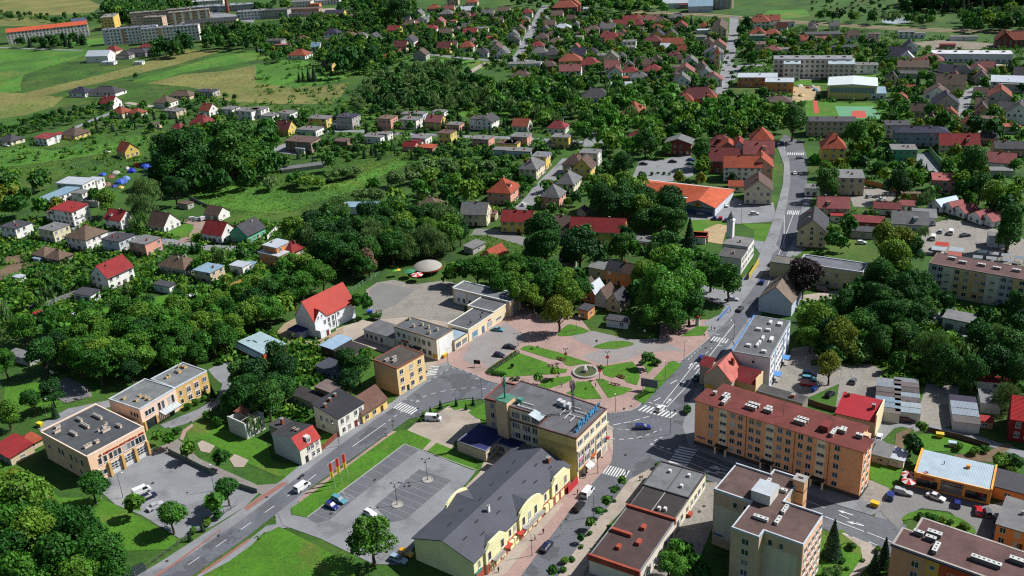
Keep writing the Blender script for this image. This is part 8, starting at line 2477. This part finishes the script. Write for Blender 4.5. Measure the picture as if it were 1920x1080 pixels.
for k,(x,y) in enumerate(((340,765),(400,720),(458,680))):
 p = G(*E1(x,y)); R = thing("banner_pole",None,"banner",(p.x,p.y,.1),D2R(48)); R["group"] = "banner poles on the lawn"; later(R,"tall red and yellow banner on a white pole on the lawn")
 b = MB(); b.tube([(0,0,0),(0,0,8.6)],[.06,.04],6); b.tube([(0,0,8.3),(-1.3,0,8.3)],.025,5); b.obj("pole",FRAME,R)
 for nm,z0,z1,c in (("red_cloth",5.6,8.25,(232,76,48)),("yellow_cloth",3.6,5.6,(244,206,50))):
  b = MB(); n = 6
  for i in range(n):
   xa,xb = -.05 - .95 * i / n,-.05 - .95 * (i + 1) / n
   wv = lambda q: .12 * math.sin(q * 5)
   b.poly([(xa,wv(xa),z0),(xb,wv(xb),z0),(xb,wv(xb),z1),(xa,wv(xa),z1)])
   b.poly([(xb,wv(xb) + .012,z0),(xa,wv(xa) + .012,z0),(xa,wv(xa) + .012,z1),(xb,wv(xb) + .012,z1)])
  b.obj(nm,mat("cloth_%s" % nm,S(*c),.8,.08),R)
p = G(*E4(1020,560)); R = thing("fountain","round stone fountain with white water jets in the middle of the square","fountain",(p.x,p.y,.1))
b = MB(); b.lathe([(4.1,0),(4.1,.6),(3.5,.62),(3.5,.3),(.5,.3)],40); b.obj("basin",CONC,R,smooth=False)
b = MB(); b.lathe([(3.5,.42),(.01,.42)],40); b.obj("water",mat("fountain_water",S(96,104,62),.15,.15,1,.1,spec=.5),R)
b = MB(); b.lathe([(.5,.3),(.4,1.0),(.9,1.2),(.9,1.3),(.2,1.3)],16); b.obj("bowl",CONC,R)
wj = mat("water_jet",S(240,244,246),.4,.05)
for k in range(7):
 a = k * .9; rr = 0 if k == 0 else .6
 b = MB(); b.tube([(rr * .5 * math.cos(a),rr * .5 * math.sin(a),1.3),(rr * .8 * math.cos(a),rr * .8 * math.sin(a),2.2 + .7 * (k == 0)),(rr * math.cos(a),rr * math.sin(a),1.4 + 1.4 * (k == 0))],[.05,.16,.1],6); b.obj("jet",wj,R,smooth=True)
b = MB(); b.lathe([(6.8,.0),(6.8,.05),(4.2,.055)],40); o = b.obj("paving_ring",mat("pink_ring",S(196,158,146),.9,.1,.3,.1,3),None,loc=(p.x,p.y,.13)); o["kind"] = "structure"
BEN = None
def bench(view,x,y,ang,label):
 p = G(*view(x,y)); R = thing("park_bench",None,"bench",(p.x,p.y,.18),D2R(ang)); R["group"] = "benches of the square"; later(R,label)
 wd = mat("bench_wood",S(130,66,52),.7,.15)
 for k in range(3):
  b = MB(); b.box(-.9,.9,-.25 + k * .17,-.12 + k * .17,.42,.46); b.obj("seat_slat",wd,R)
 for k in range(2):
  b = MB(); b.box(-.9,.9,.28,.32,.56 + k * .18,.68 + k * .18); b.obj("back_slat",wd,R)
 for s in (-.7,.7):
  b = MB(); b.box(s - .04,s + .04,-.25,.3,0,.42); b.box(s - .04,s + .04,.25,.3,.4,.86); b.obj("leg",BLACKM,R)
for x,y,a in ((790,445,-30),(815,455,-30),(715,505,150),(1340,610,-30),(1320,600,-30),(1265,665,150),(1300,672,150)):
 bench(E4,x,y,a,"red-brown park bench on the square")
p = G(*A6(83,632)); R = thing("poster_column","white advertising column with red domed cap by the main street","advertising column",(p.x,p.y,.1))
b = MB(); b.lathe([(.75,0),(.75,3.2)],18); b.obj("drum",paintm((236,234,230),.7),R,smooth=True); b = MB(); b.lathe([(.95,3.2),(.9,3.5),(.5,3.9),(.1,4.1),(.01,4.3)],18); b.obj("cap",paintm((222,60,50)),R,smooth=True)
p = G(*E4(1580,720)); R = thing("billboard","grey roadside billboard on two posts beside the square lawn","billboard",(p.x,p.y,.15),D2R(-25))
b = MB(); b.box(-2.6,2.6,-.1,.1,1.4,4.0); b.obj("panel",mat("billboard_grey",S(112,124,132),.6,.1),R)
b = MB(); b.box(-2.7,2.7,-.13,.13,1.3,1.42); b.box(-2.7,2.7,-.13,.13,4.0,4.12); b.obj("panel_frame",STEEL,R)
for s in (-2,2): b = MB(); b.box(s - .08,s + .08,-.08,.08,0,1.35); b.obj("post",STEEL,R)
p = G(*E4(70,510)); R = thing("notice_board","dark notice board standing at the corner of the square","notice board",(p.x,p.y,.1),D2R(-20))
b = MB(); b.box(-1.1,1.1,-.06,.06,1.2,2.6); b.obj("board",BLACKM,R)
for s in (-1,1): b = MB(); b.box(s - .05,s + .05,-.05,.05,0,1.2); b.obj("post",BLACKM,R)
def skip(view,x,y,c,label,ang):
 p = G(*view(x,y)); R = thing("waste_container",label,"waste container",(p.x,p.y,.06),D2R(ang))
 b = MB()
 lo,hi = [(-.8,-.5),(.8,-.5),(.8,.5),(-.8,.5)],[(-1,-.65),(1,-.65),(1,.65),(-1,.65)]
 for i in range(4):
  j = (i + 1) % 4; b.poly([(*lo[i],.12),(*lo[j],.12),(*hi[j],1.2),(*hi[i],1.2)])
 b.obj("bin_body",paintm(c),R); b = MB(); b.box(-1.03,1.03,-.68,.68,1.2,1.34); b.obj("lid",paintm(tuple(min(255,v + 14) for v in c)),R)
skip(A3,1080,690,(240,196,40),"yellow waste container by the shop car park entrance",-37); skip(A3,1445,300,(236,200,60),"yellow waste container on the lawn behind the corner shop",-20); skip(A3,1515,350,(190,210,226),"pale blue waste container on the lawn behind the corner shop",-20); skip(D5,150,580,(236,220,60),"yellow waste container behind the fire station",-30); skip(D6,855,835,(244,190,40),"yellow waste container at the white house on the square",50); skip(B4,690,640,(240,220,60),"yellow waste container in the upper yard",-20); skip(A5,160,565,(60,90,200),"blue waste container in the cracked yard",20); skip(A6,740,1000,(50,110,220),"blue waste container behind the white block",40)
def parasol(view,x,y,r,h,c1,c2,label):
 p = G(*view(x,y),h); R = thing("parasol",label,"parasol",(p.x,p.y,0))
 b = MB(); b.tube([(0,0,0),(0,0,h + .6)],.04,6); b.obj("pole",STEEL,R)
 b = MB()
 for k in range(8):
  a0,a1 = k * math.pi / 4,(k + 1) * math.pi / 4
  b.poly([(0,0,h + .6),(r * math.cos(a0),r * math.sin(a0),h),(r * math.cos(a1),r * math.sin(a1),h)],k % 2)
  b.poly([(0,0,h + .58),(r * math.cos(a1),r * math.sin(a1),h - .02),(r * math.cos(a0),r * math.sin(a0),h - .02)],k % 2)
 b.obj("canopy",[mat("canopy_%d_%d_%d" % c1,S(*c1),.8,.05),mat("canopy_%d_%d_%d" % c2,S(*c2),.8,.05)],R)
parasol(A3,1270,510,1.8,2.5,(236,236,232),(210,50,50),"white and red parasol beside the corner shop, the upper one"); parasol(A3,1272,545,1.8,2.5,(236,236,232),(214,54,54),"white and red parasol beside the corner shop, the lower one")
parasol(A5,425,345,2.5,2.8,(226,60,56),(240,226,220),"red and white parasol in front of the round tent"); parasol(A5,385,325,2.4,2.8,(60,140,100),(70,150,110),"green parasol beside the round tent"); parasol(A5,318,318,1.2,2.6,(236,196,60),(240,206,60),"yellow parasol beside the round tent"); parasol(A5,297,322,1.2,2.6,(90,170,60),(100,180,70),"light green parasol beside the round tent")
p = G(*A5(488,330)); R = thing("round_tent","big round cream tent roof in the wood behind the yard","tent",(p.x,p.y,0))
b = MB(); b.lathe([(5.8,2.6),(5.0,3.3),(3.4,4.0),(1.6,4.5),(.02,4.8)],28); b.obj("canopy",mat("tent_canvas",S(184,180,170),.8,.06),R,smooth=True); b = MB(); b.lathe([(5.85,2.0),(5.85,2.62)],28); b.obj("red_valance",mat("tent_red",S(180,70,56),.8,.06),R)
for k in range(10):
 a = k * .628; b = MB(); b.tube([(5.3 * math.cos(a),5.3 * math.sin(a),0),(5.3 * math.cos(a),5.3 * math.sin(a),2.9)],.08,5); b.obj("post",STEEL,R)
for k,(x,y,c) in enumerate(((1440,195,(206,214,222)),(1540,200,(196,208,220)),(1460,170,(220,70,60)),(1530,225,(206,110,96)),(1685,215,(232,234,236)),(1750,225,(236,232,232)),(1820,235,(228,232,234)),(1660,245,(222,228,232)),(1735,252,(230,234,236)),(1830,262,(226,232,236)),(1895,250,(206,220,230)))):
 p = G(*A6(x,y),2.5); R = thing("market_stall",None,"market stall",(p.x,p.y,0),D2R(-25)); R["group"] = "market stalls behind the ochre block"; later(R,("red" if c[0] - c[1] > 60 else "white") + " market stall roof behind the brown-roofed block")
 w,d = (5,4) if k < 4 else (3.4,1.8)
 b = MB(); b.poly([(-w/2,-d/2,2.3),(w/2,-d/2,2.3),(w/2,0,3.2),(-w/2,0,3.2)]); b.poly([(-w/2,0,3.2),(w/2,0,3.2),(w/2,d/2,2.3),(-w/2,d/2,2.3)]); b.obj("canopy",mat("stall_%d_%d_%d" % c,S(*c),.6,.06),R)
 for sx in (-1,1):
  for sy in (-1,1): b = MB(); b.box(sx * w * .46 - .04,sx * w * .46 + .04,sy * d * .46 - .04,sy * d * .46 + .04,0,2.35); b.obj("post",STEEL,R)
 b = MB(); b.box(-w * .4,w * .4,-d * .3,d * .3,.8,.9); b.obj("counter",CONC,R)
for x,y,a in ((290,950,60),(500,1030,230)):
 p = G(*A4(x,y)); R = thing("basketball_stand",None,"basketball stand",(p.x,p.y,0),D2R(a)); later(R,"yellow basketball stand with white backboard")
 b = MB(); b.tube([(0,0,0),(0,0,2.6),(.9,0,3.2)],.09,6); b.obj("post",paintm((220,190,90)),R); b = MB(); b.box(.9,.98,-.9,.9,2.8,3.9); b.obj("backboard",FRAME,R); b = MB(); b.lathe([(.24,3.0),(.26,3.03),(.24,3.06)],12,cx=1.3); b.obj("hoop",paintm((210,80,40)),R)
def fence(view,pts,h,label,m,name="fence",step=2.5,t=.06,solid=True,pm=None,cat="fence"):
 W = [Vector(G(*view(*p))) for p in pts]
 R = thing(name,label,cat,(W[0].x,W[0].y,0))
 for i in range(len(W) - 1):
  d = W[i + 1] - W[i]; L = d.length; a = math.atan2(d.y,d.x); n = max(1,int(round(L / step)))
  for k in range(n):
   b = MB()
   if solid: b.box(0.05,L / n - .05,-t,t,.05,h)
   else:
    for z in (h * .3,h * .92): b.box(0,L / n,-.02,.02,z - .03,z + .03)
    for q in range(int(L / n / .5)): b.box(q * .5 + .2,q * .5 + .23,-.012,.012,.05,h)
   o = W[i] + d * (k / n) - W[0]
   b.obj("panel",m,R,loc=(o.x,o.y,0),rz=a)
   b = MB(); b.box(-.09,.09,-.09,.09,0,h + .1); b.obj("post",pm or m,R,loc=(o.x,o.y,0),rz=a)
fence(A1,[(760,1080),(880,995),(1000,905),(1180,785),(1340,680)],1.2,"steel railing along the pavement above the lower left wood",STEEL,solid=False,cat="railing",name="railing")
fence(A1,[(950,385),(1060,440),(1210,515)],1.5,"grey-green wall panel row along the fire station yard",mat("fence_green",S(128,146,132),.8),pm=CONC)
fence(A1,[(1340,580),(1450,615)],1.5,"short grey-green wall at the gate of the fire station yard",MATS["fence_green"],pm=CONC)
fence(A1,[(1790,395),(1900,300),(1925,280)],1.8,"brown-red wooden fence beside the narrow dormer house",mat("fence_red",S(150,84,64),.8))
fence(A1,[(1080,215),(1240,125),(1340,40)],1.0,"low pale wall curving past the fire brigade offices",CONC,cat="wall",name="garden_wall")
fence(A1,[(80,190),(230,140),(420,100),(500,75)],1.1,"dark fence between the lawn and the fire station drive",mat("fence_dark",S(96,100,92),.8),solid=False)
fence(A3,[(1370,265),(1560,310),(1725,360)],1.5,"long brown garden wall behind the corner shop",mat("fence_brown",S(112,96,88),.9),cat="wall",name="garden_wall")
fence(A3,[(680,100),(780,135),(870,160)],1.6,"dark yard wall behind the orange apartment block",MATS["fence_brown"],cat="wall",name="garden_wall")
fence(A4,[(1505,150),(1600,50)],2.0,"white plank fence beside the green house",FRAME)
fence(D7,[(345,250),(470,110)],1.1,"blue railing along the sunken garden by the main street",paintm((80,140,220)),cat="railing",name="railing")
fence(B4,[(690,575),(820,600),(960,640)],2.2,"brown-orange wall around the upper yard",mat("fence_ochre",S(190,140,90),.9),cat="wall",name="garden_wall",step=6)
fence(B4,[(1205,345),(1330,490)],3.5,"long green wall beside the green house yard",mat("wall_green",S(150,186,130),.9),cat="wall",name="garden_wall",step=6)
fence(A5,[(40,455),(120,400),(215,345)],1.6,"pale green mesh fence at the edge of the cracked yard",mat("fence_mint",S(150,196,150),.8),solid=False)
fence(B1,[(1440,700),(1580,765)],1.6,"grey plank fence behind the brown-roofed shed",mat("fence_grey",S(150,150,148),.9))
fence(A4,[(130,555),(270,520),(400,470),(520,420)],2.0,"long grey garden wall left of the white gabled house",mat("fence_grey",S(150,150,148),.9),cat="wall",name="garden_wall")
def hedge(view,pts,w,h,label):
 W = [Vector(G(*view(*p))) for p in pts]
 r = np.random.default_rng(9); out = []
 for i in range(len(W) - 1):
  d = W[i + 1] - W[i]; L = d.length; d = d / L; n = Vector((-d.y,d.x)); k = int(L * 90)
  s = r.uniform(0,L,k); f = r.integers(0,3,k)
  o = np.where(f == 0,r.uniform(-w/2,w/2,k),np.where(f == 1,-w/2,w/2)); z = np.where(f == 0,h,r.uniform(0,h,k))
  P = np.stack([W[i].x - W[0].x + d.x * s + n.x * o,W[i].y - W[0].y + d.y * s + n.y * o,z + .05],1) + r.normal(size=(k,3)) * .05
  N_ = r.normal(size=(k,3)) * .6 + np.where((f == 0)[:,None],np.array([0,0,1.]),np.array([n.x,n.y,.3]) * np.sign(o)[:,None]); N_ /= np.linalg.norm(N_,axis=1)[:,None]
  t = np.cross(N_,r.normal(size=(k,3))); t /= np.linalg.norm(t,axis=1)[:,None]; b = np.cross(N_,t); q = .16
  out.append(np.stack([P - t * q,P - b * q,P + t * q,P + b * q],1).reshape(-1,3))
 o = put("hedge",crown_mesh("hedge",np.concatenate(out),LEAFD),None,(W[0].x,W[0].y,.1)); tag(o,label,"hedge")
hedge(E4,[(320,590),(190,570),(170,555),(430,385)],1.3,1.0,"clipped dark green hedge at the corner of the square lawn")
hedge(E4,[(365,635),(400,620),(440,625)],1.6,.7,"short clipped hedge beside the corner office on the square")
hedge(E4,[(1465,795),(1500,770),(1560,740)],1.4,.8,"low hedge at the end of the roadside lawn")
hedge(A5,[(200,600),(215,565)],2.0,1.4,"round hedge at the corner of the cracked yard")
p = G(*A1(1697,527)); R = thing("motorcycle","dark motorcycle at the kerb behind the white van on the main road","motorcycle",(p.x,p.y,.08),D2R(54))
for s in (-.7,.7): o = put("wheel",wheel_meshes()[0],R,(s,0,.33),rx=math.pi / 2)
b = MB(); b.tube([(-.7,0,.4),(-.2,0,.7),(.4,0,.75),(.7,0,.35)],[.08,.16,.16,.06],7); b.tube([(.45,-.35,1.0),(.45,.35,1.0)],.03,5); b.tube([(.4,0,.75),(.45,0,1.0)],.04,5); b.obj("frame",BLACKM,R)
b = MB(); b.box(-.65,.05,-.14,.14,.78,.88); b.obj("seat",RUBBER,R)
def sign(view,x,y,shape,c,ang,label):
 p = G(*view(x,y)); R = thing("traffic_sign",None,"traffic sign",(p.x,p.y,.1),D2R(ang)); later(R,label)
 b = MB(); b.tube([(0,0,0),(0,0,2.6)],.035,6); b.obj("post",STEEL,R)
 b = MB(); n = {'tri': 3,'sq': 4,'dia': 4}.get(shape,14)
 rot = {'sq': math.pi / 4,'tri': math.pi / 2}.get(shape,0)
 pts = [(.42 * math.cos(rot + 6.283 * k / n),-.05,2.4 + .42 * math.sin(rot + 6.283 * k / n)) for k in range(n)]
 b.poly(pts); b.poly([(x_,-.02,z_) for x_,y_,z_ in pts][::-1]); b.obj("plate",paintm(c),R)
for a in ((E1,872,250,'dia',(236,200,50),-30,"yellow diamond road sign"),(A1,1553,795,'dia',(236,200,50),10,"yellow diamond road sign"),(E1,1105,95,'sq',(70,110,200),-20,"blue square crossing sign"),(A2,1875,190,'sq',(70,110,200),0,"blue square crossing sign"),(A2,1590,180,'sq',(70,110,200),0,"blue square crossing sign"),(D7,180,480,'sq',(70,110,200),0,"blue square crossing sign"),(E4,538,270,'round',(210,214,220),0,"round pale road sign"),(E4,1290,275,'round',(210,190,80),0,"round yellow road sign"),(E4,1540,245,'round',(236,236,236),0,"round white road sign"),(E4,1118,335,'round',(90,110,160),0,"round blue road sign"),(A2,295,250,'dia',(236,200,50),0,"yellow diamond road sign")):
 sign(*a)
settle_labels()
